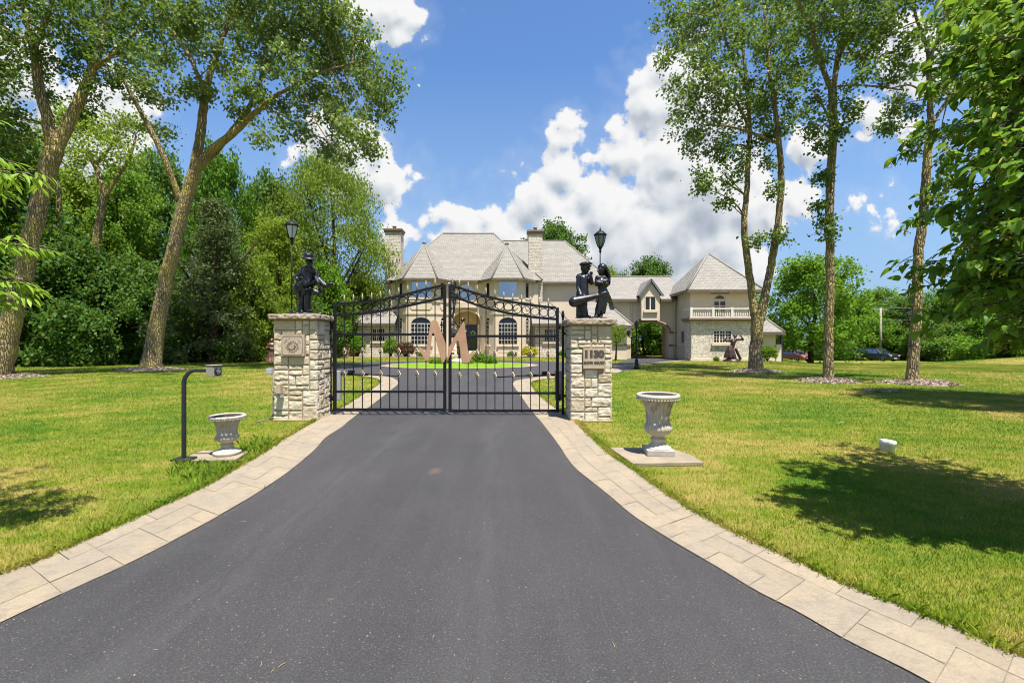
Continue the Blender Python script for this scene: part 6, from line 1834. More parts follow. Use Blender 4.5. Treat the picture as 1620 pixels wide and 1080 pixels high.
# --- the big leaning tree of the left lawn
Y = tD.y
limbs = [px_limb(Y, [(238, 586, 32), (246, 530, 29), (262, 450, 25), (280, 370, 23), (296, 310, 23), (308, 272, 24)], None, .78),
         px_limb(Y, [(306, 276, 21), (317, 215, 19), (322, 170, 17), (330, 125, 14), (348, 70, 11), (372, 10, 8), (390, -50, 5)], 1.0),
         px_limb(Y, [(308, 272, 20), (336, 237, 18), (368, 212, 15), (402, 180, 12), (436, 152, 9), (480, 128, 7), (530, 108, 5), (580, 95, 3)], -1.0),
         px_limb(Y, [(318, 262, 15), (345, 235, 14), (380, 190, 11), (405, 150, 9), (418, 100, 8), (428, 40, 6), (440, -30, 4)], 2.2),
         px_limb(Y, [(285, 318, 14), (272, 282, 13), (255, 240, 12), (230, 190, 10), (205, 145, 8), (188, 110, 6)], -1.4),
         px_limb(Y, [(326, 150, 10), (300, 90, 8), (268, 40, 6), (250, -20, 4)], -1.0)]
bl = [(598, 120, 40), (560, 60, 48), (600, 165, 34), (540, 120, 52), (500, 70, 50), (520, 175, 44), (470, 110, 46), (455, 40, 54), (410, 70, 44), (400, 10, 50), (350, 40, 44), (340, -20, 50), (430, -40, 55), (500, -10, 50),
      (560, 205, 36), (585, 230, 26), (510, 225, 26), (470, 205, 30), (440, 165, 30), (390, 130, 34), (350, 95, 34), (300, 50, 44), (270, 10, 44), (260, 90, 32), (290, 130, 30), (235, 150, 30), (250, 205, 24), (215, 120, 26), (375, 180, 22), (330, 150, 20), (548, 255, 14), (420, 215, 18), (525, 20, 36)]
make_tree('leaning_tree', 'big leaning tree with a yellowish furrowed trunk forking wide on the left lawn', (tD.x, tD.y, 0), limbs, px_blobs(Y, bl, rg0, 1.15, .85), LM_POPLARL, M_BARK, .175, 50, 1, flare=1.35, sigma=.235, droop=.3)
# --- the forked tree at the left edge
Y = tE.y
limbs = [px_limb(Y, [(-2, 597, 40), (18, 510, 36), (38, 430, 34), (60, 330, 32), (76, 270, 33), (85, 235, 34)]),
         px_limb(Y, [(83, 240, 24), (76, 190, 22), (62, 140, 19), (57, 90, 18), (50, 60, 15), (38, 15, 10), (30, -40, 6)], -.8),
         px_limb(Y, [(88, 238, 25), (108, 195, 23), (130, 150, 20), (148, 105, 17), (163, 60, 13), (172, 10, 10), (180, -50, 6)], 1.0),
         px_limb(Y, [(56, 75, 11), (72, 35, 9), (90, -20, 5)], -1.2), px_limb(Y, [(140, 120, 9), (178, 86, 8), (205, 60, 7), (235, 35, 5), (262, 20, 4)], .8),
         px_limb(Y, [(58, 62, 7), (25, 60, 6), (-10, 75, 4)], -1.5), px_limb(Y, [(-60, 40, 8), (-5, 22, 8), (30, 8, 6)], -1.5)]
bl = [(15, 40, 50), (-10, 120, 56), (10, 190, 34), (-30, 200, 50), (95, 20, 52), (120, 60, 40), (165, 30, 50), (185, 75, 42), (215, 40, 38), (140, 100, 30), (100, 110, 26), (60, -20, 60), (140, -40, 60), (210, -20, 50), (250, 20, 30), (30, 95, 34), (118, 165, 22), (85, 150, 16), (180, 120, 26), (15, 235, 22), (-60, 60, 70), (230, 85, 24), (150, 145, 18)]
make_tree('forked_tree', 'dark crowned forked tree by the hedge, behind the hanging hickory leaves', (tE.x, tE.y, 0), limbs, px_blobs(Y, bl, rg0, 1.35, .9, .8), LM_POPLAR, M_BARK, .14, 46, 2, flare=1.3, sigma=.19)
# --- twin trunked tree
Y = tA.y
limbs = [px_limb(Y, [(1194, 588, 28), (1197, 540, 25), (1198, 490, 26)]),
         px_limb(Y, [(1193, 500, 17), (1188, 450, 16), (1181, 400, 15), (1177, 360, 13), (1181, 310, 12), (1183, 260, 11), (1186, 200, 9), (1180, 120, 7), (1170, 30, 5)], .5),
         px_limb(Y, [(1203, 505, 20), (1210, 465, 17), (1218, 430, 16), (1224, 395, 16), (1232, 345, 14), (1236, 290, 13), (1234, 240, 12), (1226, 170, 10), (1215, 90, 8), (1210, 10, 5)], -.6),
         px_limb(Y, [(1233, 228, 7), (1208, 218, 6.5), (1180, 207, 6), (1150, 200, 4.5), (1120, 198, 3)], -1.2),
         px_limb(Y, [(1184, 200, 7), (1165, 160, 6), (1140, 120, 5), (1100, 70, 4), (1070, 50, 3)], .8),
         px_limb(Y, [(1222, 130, 7), (1250, 80, 6), (1275, 20, 4)], .8), px_limb(Y, [(1182, 140, 6), (1150, 70, 5), (1130, 0, 4)], -1.2)]
bl = [(1075, 55, 36), (1060, 20, 30), (1110, 40, 46), (1100, 100, 40), (1065, 85, 26), (1150, 60, 50), (1140, 130, 42), (1095, 150, 38), (1160, 180, 40), (1110, 200, 36), (1085, 205, 24), (1195, 120, 46), (1210, 180, 40), (1235, 140, 36), (1200, 60, 48), (1240, 60, 44), (1180, 10, 50), (1120, -10, 48), (1240, -10, 50), (1200, 225, 26), (1235, 205, 22), (1130, 235, 26), (1100, 245, 22), (1105, 280, 16), (1118, 300, 10), (1160, 240, 24), (1155, 285, 20), (1172, 265, 18), (1150, 320, 13), (1215, 265, 16), (1225, 300, 9, -.5), (1195, 385, 13, -.4), (1230, 375, 14, -.6), (1262, 110, 26), (1268, 180, 16), (1060, 130, 14)]
make_tree('twin_trunk_tree', 'twin trunked tree that splits above the tower balcony, thin high crown', (tA.x, tA.y, 0), limbs, px_blobs(Y, bl, rg0, 1.2, .95), LM_POPLAR, M_BARK, .145, 46, 3, flare=1.25, sigma=.20)
# --- straight middle tree
Y = tB.y
limbs = [px_limb(Y, [(1310, 603, 20), (1311, 550, 19), (1312, 480, 18), (1313, 400, 17), (1312, 330, 17), (1316, 250, 17), (1318, 190, 17), (1317, 140, 17)]),
         px_limb(Y, [(1316, 145, 11), (1302, 110, 11), (1290, 75, 10), (1282, 40, 8), (1262, 0, 6), (1250, -60, 4)], -.5),
         px_limb(Y, [(1318, 145, 11), (1324, 100, 11), (1330, 55, 10), (1334, 0, 8), (1340, -70, 5)], .6),
         px_limb(Y, [(1324, 100, 7), (1345, 55, 6), (1365, 10, 5), (1385, -40, 3)], -.8),
         px_limb(Y, [(1316, 138, 5), (1350, 135, 4.5), (1385, 137, 4), (1430, 143, 3)], -.8), px_limb(Y, [(1313, 190, 5), (1300, 165, 4), (1288, 150, 3)], -.6)]
bl = [(1285, 50, 36), (1260, 20, 40), (1310, 20, 42), (1340, 60, 36), (1360, 20, 46), (1300, 90, 28), (1275, 100, 24), (1350, 95, 28), (1390, 50, 40), (1400, 0, 46), (1320, -40, 60), (1265, -40, 50), (1385, 95, 26), (1410, 130, 20), (1370, 125, 20), (1295, 150, 20), (1335, 160, 18), (1355, 175, 16), (1300, 190, 18), (1290, 210, 11), (1330, 205, 12), (1296, 235, 8, -.3), (1305, 280, 7, -.3), (1301, 326, 8, -.3), (1312, 345, 9, -.35), (1310, 370, 7, -.35), (1400, 200, 13), (1430, 75, 26), (1415, 170, 18)]
make_tree('straight_tree', 'straight single trunked tree on the right lawn with ivy tufts on its bark', (tB.x, tB.y, 0), limbs, px_blobs(Y, bl, rg0, 1.9, .95, .8), LM_POPLAR, M_BARK, .12, 42, 4, flare=1.15, sigma=.165)
# --- bent tree
Y = tC.y
limbs = [px_limb(Y, [(1442, 606, 23), (1446, 550, 21), (1451, 470, 20), (1452, 420, 19), (1454, 385, 19), (1460, 345, 18), (1463, 300, 17), (1467, 250, 16), (1471, 210, 16), (1472, 190, 16)]),
         px_limb(Y, [(1472, 195, 13), (1471, 150, 11), (1470, 110, 11), (1470, 85, 11)]),
         px_limb(Y, [(1470, 90, 8), (1460, 55, 7), (1450, 30, 6), (1446, 5, 5), (1440, -40, 3)], -.4), px_limb(Y, [(1472, 90, 8.5), (1484, 60, 8), (1495, 35, 7.5), (1502, 5, 6), (1512, -50, 4)], .4),
         px_limb(Y, [(1474, 195, 9), (1490, 172, 8), (1505, 150, 7), (1530, 110, 5)], .8), px_limb(Y, [(1466, 150, 4), (1440, 135, 3.5), (1410, 140, 3)], -.5)]
bl = [(1440, 120, 20), (1425, 95, 22), (1418, 165, 18), (1440, 175, 14), (1412, 205, 10), (1450, 60, 20), (1480, 30, 26), (1510, 60, 28), (1530, 30, 34), (1500, 100, 24), (1525, 120, 28), (1500, 140, 20), (1455, -10, 36), (1510, -30, 46), (1545, 80, 30), (1490, 210, 16), (1500, 250, 14), (1490, 290, 13), (1482, 312, 8), (1455, 215, 10), (1450, 240, 7), (1560, 160, 30), (1540, 200, 24), (1400, 60, 20)]
make_tree('bent_tree', 'tree with a crooked bent trunk on the right lawn, nearest to the linden', (tC.x, tC.y, 0), limbs, px_blobs(Y, bl, rg0, 2.0, .95, .7), LM_POPLAR, M_BARK, .11, 40, 5, flare=1.15, sigma=.15)

# --- background trees: a few grown once, then copied
def proto_tree(seed, H, W, lm, bark, leaf, nblob, ncl, per, trunk_frac=.28, shape='round', sigma=.32, droop=.2, aspect=.8, name='broadleaf_tree', r0=None):
    rg = np.random.default_rng(seed); tr = r0 or H * .022
    limbs = [([(0, 0, 0), (rg.normal() * .15, rg.normal() * .15, H * .25), (rg.normal() * .3, rg.normal() * .3, H * .5), (rg.normal() * .3, rg.normal() * .3, H * .85)], [tr, tr * .85, tr * .6, tr * .15])]
    blobs = []
    for k in range(nblob):
        u = (k + .5) / nblob; z = trunk_frac + (1 - trunk_frac) * (u ** .85); a = k * 2.399963 + rg.uniform(-.3, .3)
        s = (z - trunk_frac) / (1 - trunk_frac)
        if shape == 'round': env = math.sqrt(max(.04, 1 - (2 * s - .85) ** 2 / 1.32))
        elif shape == 'cone': env = max(.06, 1 - s) ** .8
        else: env = .55 + .45 * math.sin(PI * min(1, s * .9 + .15))
        rad = env * W / 2 * rg.uniform(.30, .92); br = W * rg.uniform(.085, .165) * (1 if shape != 'cone' else .75 * env + .3)
        blobs.append(((rad * math.cos(a), rad * math.sin(a), z * H - br * .5), (br, br, br * (.8 if shape != 'cone' else .5)), ncl))
    for k in range(5):
        a = 2 * PI * k / 5 + rg.uniform(-.3, .3)
        limbs.append(([(0, 0, H * (.2 + .07 * k)), (W * .16 * math.cos(a), W * .16 * math.sin(a), H * (.38 + .06 * k)), (W * .3 * math.cos(a), W * .3 * math.sin(a), H * (.55 + .06 * k))], [tr * .5, tr * .3, tr * .1]))
    return make_tree(name, 'x', (0, 0, 0), limbs, blobs, lm, bark, leaf, per, seed, sigma=sigma, droop=droop, aspect=aspect, twigs=.25, flare=1.2, shell=3.0)
PROTO = {
    'oak': proto_tree(201, 14, 11, LM_MID, M_BARKD, .27, 54, 15, 28, .16, 'round', .30),
    'ash': proto_tree(202, 15, 9, LM_MID, M_BARKD, .25, 46, 15, 27, .20, 'tall', .28),
    'willow': proto_tree(203, 14, 13, LM_YEL, M_BARKD, .24, 60, 20, 32, .22, 'round', .38, .7, .42),
    'conifer': proto_tree(204, 13, 8, LM_CON, M_BARKD, .22, 60, 14, 26, .05, 'cone', .28, .5, .35, 'conifer'),
    'low': proto_tree(205, 7, 8, LM_MID, M_BARKD, .22, 44, 16, 28, .06, 'round', .26),
    'maple': proto_tree(206, 12, 11, LM_LUSH, M_BARKD, .25, 52, 15, 28, .17, 'round', .29),
}
P_USED = set()
def bg(kind, px, Y, ytop, wpx, label, lm=None, group='trees behind the lawns', name='broadleaf_tree', rot=None, cat='tree'):
    pr = PROTO[kind]; first = kind not in P_USED
    o = pr if first else copy_tree(pr)
    P_USED.add(kind)
    x, y, z = at(px, Y); H = {'oak': 14, 'ash': 15, 'willow': 14, 'conifer': 13, 'low': 7, 'maple': 12}[kind]; W = {'oak': 11, 'ash': 9, 'willow': 13, 'conifer': 8, 'low': 8, 'maple': 11}[kind]
    h = EYE + (CY - ytop) / F * Y - z; w = wpx / F * Y
    o.name = name
    o.location = (x, y, z); o.scale = (w / W, w / W, h / H); o.rotation_euler = (0, 0, rot if rot is not None else random.uniform(0, 6.28))
    tag(o, label, cat, group)
    if lm:
        for c in o.children:
            if c.name.startswith('crown') and c.data.materials[0] is not lm:
                for s in c.material_slots: s.link = 'OBJECT'; s.material = lm
    return o
# left wood, from the edge of the picture to the house
bg('oak', -70, 27, 150, 300, 'dark broad tree outside the left edge of the wood', LM_DARK)
bg('ash', 25, 34, 215, 170, 'tall mid green tree behind the forked trunk', LM_MID)
bg('oak', 105, 40, 262, 190, 'tall yellow green tree seen between the forked and the leaning trunk', LM_YEL)
bg('ash', 195, 38, 262, 120, 'slim deep green tree just left of the leaning trunk', LM_MID)
bg('oak', 250, 44, 238, 150, 'tall mid green tree behind the leaning trunk', LM_MID)
bg('maple', 345, 42, 232, 130, 'bright green rounded tree right of the leaning trunk', LM_LUSH)
bg('conifer', 338, 31, 318, 205, 'dull olive conifer just right of the leaning trunk', None, name='conifer')
bg('oak', 425, 48, 275, 130, 'mid green tree behind the conifer', LM_MID)
bg('willow', 520, 46, 248, 210, 'feathery yellow green willow beside the left chimney', LM_YEL, name='willow')
bg('ash', 440, 37, 345, 110, 'small yellow green tree behind the left lamp', LM_YEL)
bg('low', 400, 33, 415, 120, 'bushy pale green small tree left of the musician pillar', LM_YEL)
bg('low', 505, 42, 415, 130, 'bushy bright green tree right of the musician', LM_LUSH)
bg('low', 575, 52, 440, 120, 'small green tree behind the left stone wing', LM_MID)
bg('low', 120, 28.5, 385, 190, 'dense dark bushy tree over the hedge', LM_DARK)
bg('low', 215, 29.5, 410, 150, 'dense dark bushy tree behind the leaning trunk foot', LM_DARK)
bg('low', 40, 27.5, 400, 170, 'dense dark bushy tree behind the forked trunk', LM_DARK)
bg('low', 285, 33, 455, 120, 'dark green bush tree between the leaning trunk and the conifer', LM_DARK)
bg('oak', 165, 54, 292, 200, 'distant tree filling the back of the left wood', LM_YEL)
bg('oak', -20, 46, 225, 240, 'distant tree at the back of the left wood near the picture edge', LM_MID)
bg('low', 365, 40, 470, 110, 'green bush tree over the gap that shows the brick house', LM_LUSH)
bg('low', 480, 38.5, 470, 120, 'dark green bush tree behind the musician pillar', LM_DARK)
# two slim trunks that show in front of the wood
for (Yt, pts, blb, lab, sd) in ((29.5, [(149, 420, 12), (155, 365, 11), (162, 320, 10), (158, 280, 8), (140, 240, 6)], [(150, 225, 34), (185, 205, 34), (120, 250, 26), (205, 245, 24), (140, 190, 30), (215, 200, 22), (170, 265, 16)], 'small crooked tree with a bare brown trunk between the forked and the leaning tree', 81),
                                (31, [(95, 420, 8), (94, 360, 7.5), (92, 300, 7), (88, 255, 6), (110, 215, 4)], [(90, 215, 30), (120, 200, 30), (60, 235, 26), (100, 180, 26), (75, 265, 14)], 'slender tree with a thin pale trunk right of the forked trunk', 82)):
    b0 = P(pts[0][0], pts[0][1], Yt); gb = Vector((b0.x - .3, Yt, 0))
    lp0, lr0 = px_limb(Yt, pts, None, 1.0)
    extra = []
    if sd == 81: extra = [px_limb(Yt, [(162, 318, 7), (185, 280, 6), (205, 250, 4), (215, 215, 3)], .5, 1.0), px_limb(Yt, [(150, 260, 5), (180, 225, 4), (190, 190, 2)], -.5, 1.0)]
    make_tree('small_tree', lab, tuple(gb), [([gb] + lp0, [lr0[0] * 1.1] + lr0)] + extra, px_blobs(Yt, blb, rg0, 1.2, .8, .5), LM_YEL, M_BARK, .20, 30, sd, flare=1.1, sigma=.30, aspect=.6)
# behind the house
bg('oak', 880, 62, 352, 130, 'round tree rising behind the right chimney', LM_MID)
bg('oak', 1026, 66, 408, 100, 'round tree rising over the archway roof', LM_MID)
bg('low', 965, 70, 428, 70, 'small tree just showing behind the right wing roof', LM_MID)
bg('low', 1020, 50, 470, 110, 'leafy tree seen through the archway', LM_LUSH)
bg('low', 1050, 47.5, 500, 70, 'low leafy bush seen through the archway', LM_LUSH)
# right side
bg('maple', 1282, 47, 405, 170, 'big rounded maple between the tower and the straight trunk', LM_LUSH)
bg('low', 1350, 76, 470, 110, 'bright green tree right of the straight trunk', LM_LUSH)
bg('ash', 1392, 90, 455, 80, 'distant tall trees behind the utility pole', LM_MID)
bg('oak', 1425, 78, 472, 100, 'mid green tree behind the bent trunk', LM_MID)
bg('low', 1335, 80, 505, 100, 'green shrubby tree behind the dark green car', LM_MID)
bg('low', 1430, 80, 510, 90, 'green shrubby tree right of the navy car', LM_MID)
bg('maple', 1500, 66, 458, 120, 'bright green tree right of the bent trunk', LM_LUSH)
bg('oak', 1560, 62, 448, 140, 'wide mid green tree below the linden leaves', LM_MID)
bg('low', 1600, 50, 490, 150, 'dense lush green bush tree at the right edge', LM_LUSH)
bg('low', 1515, 60, 512, 120, 'dark green bush tree at the far right lawn edge', LM_DARK)
bg('low', 1470, 70, 520, 90, 'dark green bush behind the bent trunk foot', LM_DARK)
bg('oak', 1660, 52, 440, 180, 'wide tree beyond the right edge', LM_MID)
bg('low', 1305, 72, 528, 70, 'low green bush behind the straight trunk foot', LM_DARK)
bg('low', 1240, 72, 520, 60, 'green bush beside the garage end', LM_LUSH)
# a tall tree outside the frame on the right, whose shade lies across the lawn
bg('maple', 1923, 8.6, -580, 520, 'tall tree outside the right edge whose shade falls on the lawn', LM_MID)

# --- hedge, shrubs
def shrub(name, label, x, y, h, w, lm, leaf, n, seed, cat='shrub', group=None, box=None):
    rg = np.random.default_rng(seed); z = float(gz(x, y))
    if box:
        L, D_ = box
        q = rg.uniform(-1, 1, (n, 3)); face = rg.integers(0, 3, n)
        q[face == 0, 1] = -1; q[face == 1, 2] = 1; q[face == 2, 0] = np.sign(q[face == 2, 0])
        C = q * np.array([L / 2, D_ / 2, h / 2]) * rg.uniform(.88, 1.03, (n, 1)) + np.array([x, y, z + h / 2])
        C[:, 1] += .25 * np.sin(C[:, 0] * 1.3); C[:, 2] *= 1 + .05 * np.sin(C[:, 0] * 2.1)
    else:
        v = rg.normal(size=(n, 3)); v /= np.linalg.norm(v, axis=1, keepdims=True); v[:, 2] = np.where(v[:, 2] < -.55, -v[:, 2] * .5, v[:, 2])
        bump = 1 + .13 * np.sin(v[:, 0] * 5 + seed) * np.cos(v[:, 1] * 4 + seed * 2) + .08 * np.sin(v[:, 2] * 9 + seed)
        C = v * rg.uniform(.78, 1.0, (n, 1)) * bump[:, None] * np.array([w / 2, w / 2, h * .53]) + np.array([x, y, z + h * .50])
    C[:, 2] = np.maximum(C[:, 2], z + .03)
    V, Fc, T = leaf_cloud(C, leaf, rg, 0.0, .8, up=.3)
    t = thing(name, label, cat, (x, y, z), group)
    st = MB()
    for k in range(7):
        a = k * .9; st.tube([(x, y, z - .02), (x + w * .18 * math.cos(a), y + w * .18 * math.sin(a), z + h * .35), (x + w * .3 * math.cos(a), y + w * .3 * math.sin(a), z + h * .75)], [.03 * h, .02 * h, .008 * h], 5)
    st.build('stem', M_BARKD, t)
    np_obj('foliage', V, Fc, lm, t, T)
    return t
hx0, hx1 = P(-60, 560, 26.3), P(165, 560, 27.0)
shrub('hedge', 'long dark clipped hedge at the foot of the wood left of the leaning tree', (hx0.x + hx1.x) / 2, 26.8, 2.4, 3, LM_DARK, .16, 15000, 61, 'hedge', None, ((hx1.x - hx0.x), 1.4))
shrub('hedge', 'dark hedge between the leaning trunk and the left pillar', P(395, 560, 40).x, 40.5, 2.3, 3, LM_DARK, .2, 7000, 62, 'hedge', None, (7.5, 1.4))
shrub('hedge', 'low dark hedge behind the leaning trunk', P(210, 560, 29).x, 29.5, 1.9, 3, LM_DARK, .16, 7000, 67, 'hedge', None, (5.0, 1.4))
for k, (px, Y, hh, ww, lm, lab) in enumerate([
    (530, 42.6, 1.75, 1.5, LM_LUSH, 'bright green rounded shrub left of the planter wall beside the pillar'), (566, 42.8, 1.9, 1.5, LM_LUSH, 'bright green rounded shrub right of the planter wall'),
    (618, 42.6, 1.7, 1.35, LM_MID, 'dark green clipped shrub below the left stone wing window'), (641, 42.3, 1.35, 1.7, LM_RED, 'dull red barberry bush at the foot of the left bay'),
    (838, 41.8, .95, 1.5, LM_GOLD, 'golden yellow flowering bush at the foot of the right bay'), (1214, 35.2, 1.2, 1.35, LM_MID, 'small dark green boxwood before the garage end wall'),
    (757, 28.2, .75, 1.0, LM_MID, 'low green bush in the island bed right of the fountain figure'), (776, 27.4, .55, .8, LM_LUSH, 'small light green plant at the right of the island bed'),
    (700, 27.2, .45, .9, LM_LUSH, 'light green clump at the left of the island bed'), (685, 27.6, .35, .5, LM_YEL, 'little yellow green plant at the far left of the island bed'), (742, 27.0, .35, .7, LM_YEL, 'low yellow green clump in front of the fountain figure'),
    (1133, 33.2, .3, .35, LM_YEL, 'tuft of yellow green grass at the tower plinth'), (668, 42.1, .5, .8, LM_MID, 'low green plant under the left bay window'), (810, 42.1, .5, .9, LM_MID, 'low green plant under the right bay window'),
    (325, 34, 1.7, 2.6, LM_MID, 'lush shrub on the lawn edge before the brick house gap'), (370, 31.5, 1.9, 2.3, LM_LUSH, 'rounded leafy shrub at the foot of the conifer'), (890, 41.8, .6, .8, LM_LUSH, 'small green plant at the foot of the right stone wing')]):
    x, y, z = at(px, Y)
    shrub('shrub', lab, x, y, hh, ww, lm, .10 if Y > 30 else .085, int(1500 * ww * hh) + 300, 300 + k)
# small tree behind the right pillar
x, y, z = at(974, 34.5)
make_tree('small_tree', 'little yellow green ornamental tree showing right of the number pillar', (x, y, 0), [([(x, y, 0), (x + .05, y, 1.0), (x, y, 1.7)], [.06, .05, .03])], [((x + dx, y + dy, zz), (.5, .5, .35), 16) for dx, dy, zz in ((0, 0, 2.2), (.4, 0, 2.0), (-.4, .1, 2.0), (.1, -.3, 1.75), (.2, .2, 2.5), (-.2, -.1, 1.6))], LM_YEL, M_BARKD, .10, 14, 71, sigma=.14)
# brick house glimpsed through the gap in the wood
t = thing('brick_house', 'distant red brown house with a pale door glimpsed through a gap in the wood', 'house', (P(309, 540, 60).x, 60, 0))
hx = t.location.x
m = MB(); m.box((hx - 3.5, 60, 0), (hx + 4.5, 66, 3.0)); m.build('wall', pmat('red_brick', (.22, .07, .035), (.28, .10, .05), 6, .9), t)
m = MB(); m.prism([(hx - 4, 3.003), (hx + 5, 3.003), (hx + .5, 5.2)], 'y', 59.6, 66.4); m.build('roof', M_ROOF, t)
m = MB(); m.box((hx + .1, 59.9, .3), (hx + 1.3, 59.997, 2.6)); d_ = m.build('door', M_WHITE, t)
m = MB(); m.box((hx + .45, 59.87, 1.1), (hx + .95, 59.897, 2.2)); m.build('pane', M_GLASS, d_)
# ------------------------------------------------------------------ near foliage: linden at the right, hickory at the left
def shaped_leaves(C, D, Nn, L, prof, rg, curl=.25, tint=None):
    """leaves with a real outline: prof gives (fraction along, half width fraction)"""
    n = len(C); D = D / np.linalg.norm(D, axis=1, keepdims=True)
    S_ = np.cross(D, Nn); S_ /= np.linalg.norm(S_, axis=1, keepdims=True) + 1e-9
    N_ = np.cross(S_, D)
    m = len(prof); V = np.zeros((n, m * 3, 3)); cu = rg.uniform(.3, 1.4, (n, 1)) * curl; fo = rg.uniform(.15, .55, (n, 1))
    for i, (f, w) in enumerate(prof):
        mid = C + D * L * f - N_ * (L * cu * f * f)
        V[:, 3 * i + 1] = mid
        V[:, 3 * i] = mid + S_ * (L * w) + N_ * (L * w * fo); V[:, 3 * i + 2] = mid - S_ * (L * w) + N_ * (L * w * fo)
    Fl = []
    for i in range(m - 1):
        a, b = 3 * i, 3 * i + 3
        Fl += [(a, b, b + 1, a + 1), (a + 1, b + 1, b + 2, a + 2)]
    Fl = np.array(Fl); Fc = (np.arange(n)[:, None, None] * (m * 3) + Fl[None]).reshape(-1, 4)
    T = np.clip(rg.normal(.5, .2, n) if tint is None else tint, 0, 1)
    return V.reshape(-1, 3), Fc, np.repeat(T, len(Fl))
HEART = [(-.03, .02), (-.05, .16), (.0, .30), (.15, .40), (.35, .41), (.55, .34), (.75, .21), (.90, .09), (1.0, .008)]
LANCE = [(0, .01), (.12, .05), (.28, .09), (.45, .11), (.62, .10), (.78, .07), (.9, .035), (1.0, .004)]

rg = np.random.default_rng(5)
LBX, LBY = 5.55, 2.05
lin = thing('linden_tree', 'linden tree at the right edge with big heart shaped leaves and pale flower bracts', 'tree', (LBX, LBY, 0))
w = MB(); w.tube([(LBX, LBY, -.1), (LBX, LBY, .3), (LBX - .05, LBY, 1.5), (LBX, LBY + .05, 3), (LBX + .05, LBY, 5.4)], [.26, .19, .16, .12, .03], 14)
Cs, Ds, Ns, Ls, Ts = [], [], [], [], []; B_C, B_D, B_N = [], [], []; FL = MB()
# branches: tips as (photo x, photo y, distance)
tips = [(1462, 412, 3.5), (1450, 455, 3.4), (1478, 500, 3.3), (1462, 345, 3.5), (1490, 300, 3.4), (1440, 232, 3.5), (1478, 205, 3.5), (1500, 150, 3.4), (1490, 100, 3.2), (1480, 130, 3.1), (1520, 75, 3.1), (1535, 25, 3.1), (1500, 5, 3.1), (1510, 250, 3.0), (1540, 190, 2.9), (1560, 120, 2.9), (1590, 60, 2.8),
        (1530, 320, 3.1), (1520, 380, 3.0), (1550, 420, 2.9), (1530, 460, 3.2), (1560, 500, 3.0), (1590, 530, 3.2), (1580, 450, 3.6), (1600, 350, 2.8), (1590, 280, 2.7), (1610, 200, 2.8), (1545, 270, 3.7), (1570, 380, 3.8), (1600, 420, 3.2), (1500, 430, 3.6), (1600, 120, 3.4), (1560, 60, 3.8), (1610, 20, 3.2), (1540, 130, 3.8), (1575, 210, 3.6), (1610, 300, 3.6), (1560, 340, 3.4), (1620, 480, 3.4), (1640, 240, 3.2), (1650, 380, 3.2), (1640, 100, 3.2)]
tipP = [P(*t_) for t_ in tips]
for t_ in tips:
    if t_[0] > 1495:
        for _ in range(6): tipP.append(P(t_[0] + rg.uniform(0, 80), t_[1] + rg.uniform(-50, 50), t_[2] + rg.uniform(-.1, 1.2)))
for k in range(64):                                     # the rest of the crown, mostly outside the frame; it shades the lawn
    a = rg.uniform(0, 2 * PI); el = rg.uniform(-.55, 1.2); r = rg.uniform(1.3, 2.35)
    p = Vector((LBX + .1 + r * math.cos(a) * math.cos(el), LBY + .1 + r * math.sin(a) * math.cos(el) * .8, 3.15 + 1.9 * math.sin(el)))
    if p.y < .25 or (p.x < 1.14 * p.y and p.z < 4.6): continue
    tipP.append(p)
for p in tipP:
    z0 = min(max(p.z - .5, 1.2), 4.6); o = Vector((LBX, LBY, z0))
    pts = curve_pts(o, p, .10, rg, 12, .05); L = (p - o).length
    w.tube(pts, list(np.linspace(.022, .003, 13)), 6, cap=False)
    out = (p - o).normalized()
    for i in range(4, 13):
        for side in (-1, 1, 0):
            if side == 0 and i % 2: continue
            b = pts[i] + Vector(rg.normal(size=3)) * .03
            lat = out.cross(Vector((0, 0, 1))).normalized() * side
            ln = rg.uniform(.10, .34) * (1.15 - i / 14)
            tw = b + lat * ln + out * rg.uniform(.02, .14) + Vector((0, 0, rg.uniform(-.10, .05)))
            w.tube([b, b.lerp(tw, .5) + Vector((0, 0, .015)), tw], [.0035, .0025, .0015], 4, cap=False)
            for q in range(5):
                c = b.lerp(tw, .2 + .2 * q) + Vector(rg.normal(size=3)) * .02
                d = lat * .5 + out * .55 + Vector(rg.normal(size=3)) * .35 + Vector((0, 0, -.45))
                Cs.append(c); Ds.append(d); Ns.append(Vector(rg.normal(size=3)) * .35 + Vector((0, 0, 1)) + out * .2); Ls.append(rg.uniform(.045, .088)); Ts.append(rg.normal(.5, .28))
            if rg.random() < .34:
                c = b.lerp(tw, .7); B_C.append(c); B_D.append(out * .5 + lat * .4 + Vector((0, 0, -.5)) + Vector(rg.normal(size=3)) * .25); B_N.append(Vector(rg.normal(size=3)) * .3 + Vector((0, 0, 1)))
                for f in range(7):
                    FL.ell(c + Vector((rg.normal() * .018, rg.normal() * .018, -.045 + rg.normal() * .014)), .0055, 5, 4)
A = lambda l: np.array([tuple(v) for v in l])
Ls = np.array(Ls)[:, None]
V, Fc, T = shaped_leaves(A(Cs), A(Ds), A(Ns), Ls, HEART, rg, .48, np.array(Ts))
w.build('trunk', M_BARKG, lin, fix=False)
cr = np_obj('crown', V, Fc, LM_LINDEN, lin, T, smooth=True)
V, Fc, T = shaped_leaves(A(B_C), A(B_D), A(B_N), np.full((len(B_C), 1), .085), [(0, .02), (.15, .09), (.5, .12), (.85, .09), (1, .02)], rg, .2)
br = np_obj('linden_bracts', V, Fc, LM_BRACT, cr, T, smooth=True)  # the pale bracts of the linden, separate from its flowers
FL.build('flowers', pmat('linden_flower', (.42, .33, .05), (.55, .45, .10), 30, .8), cr)

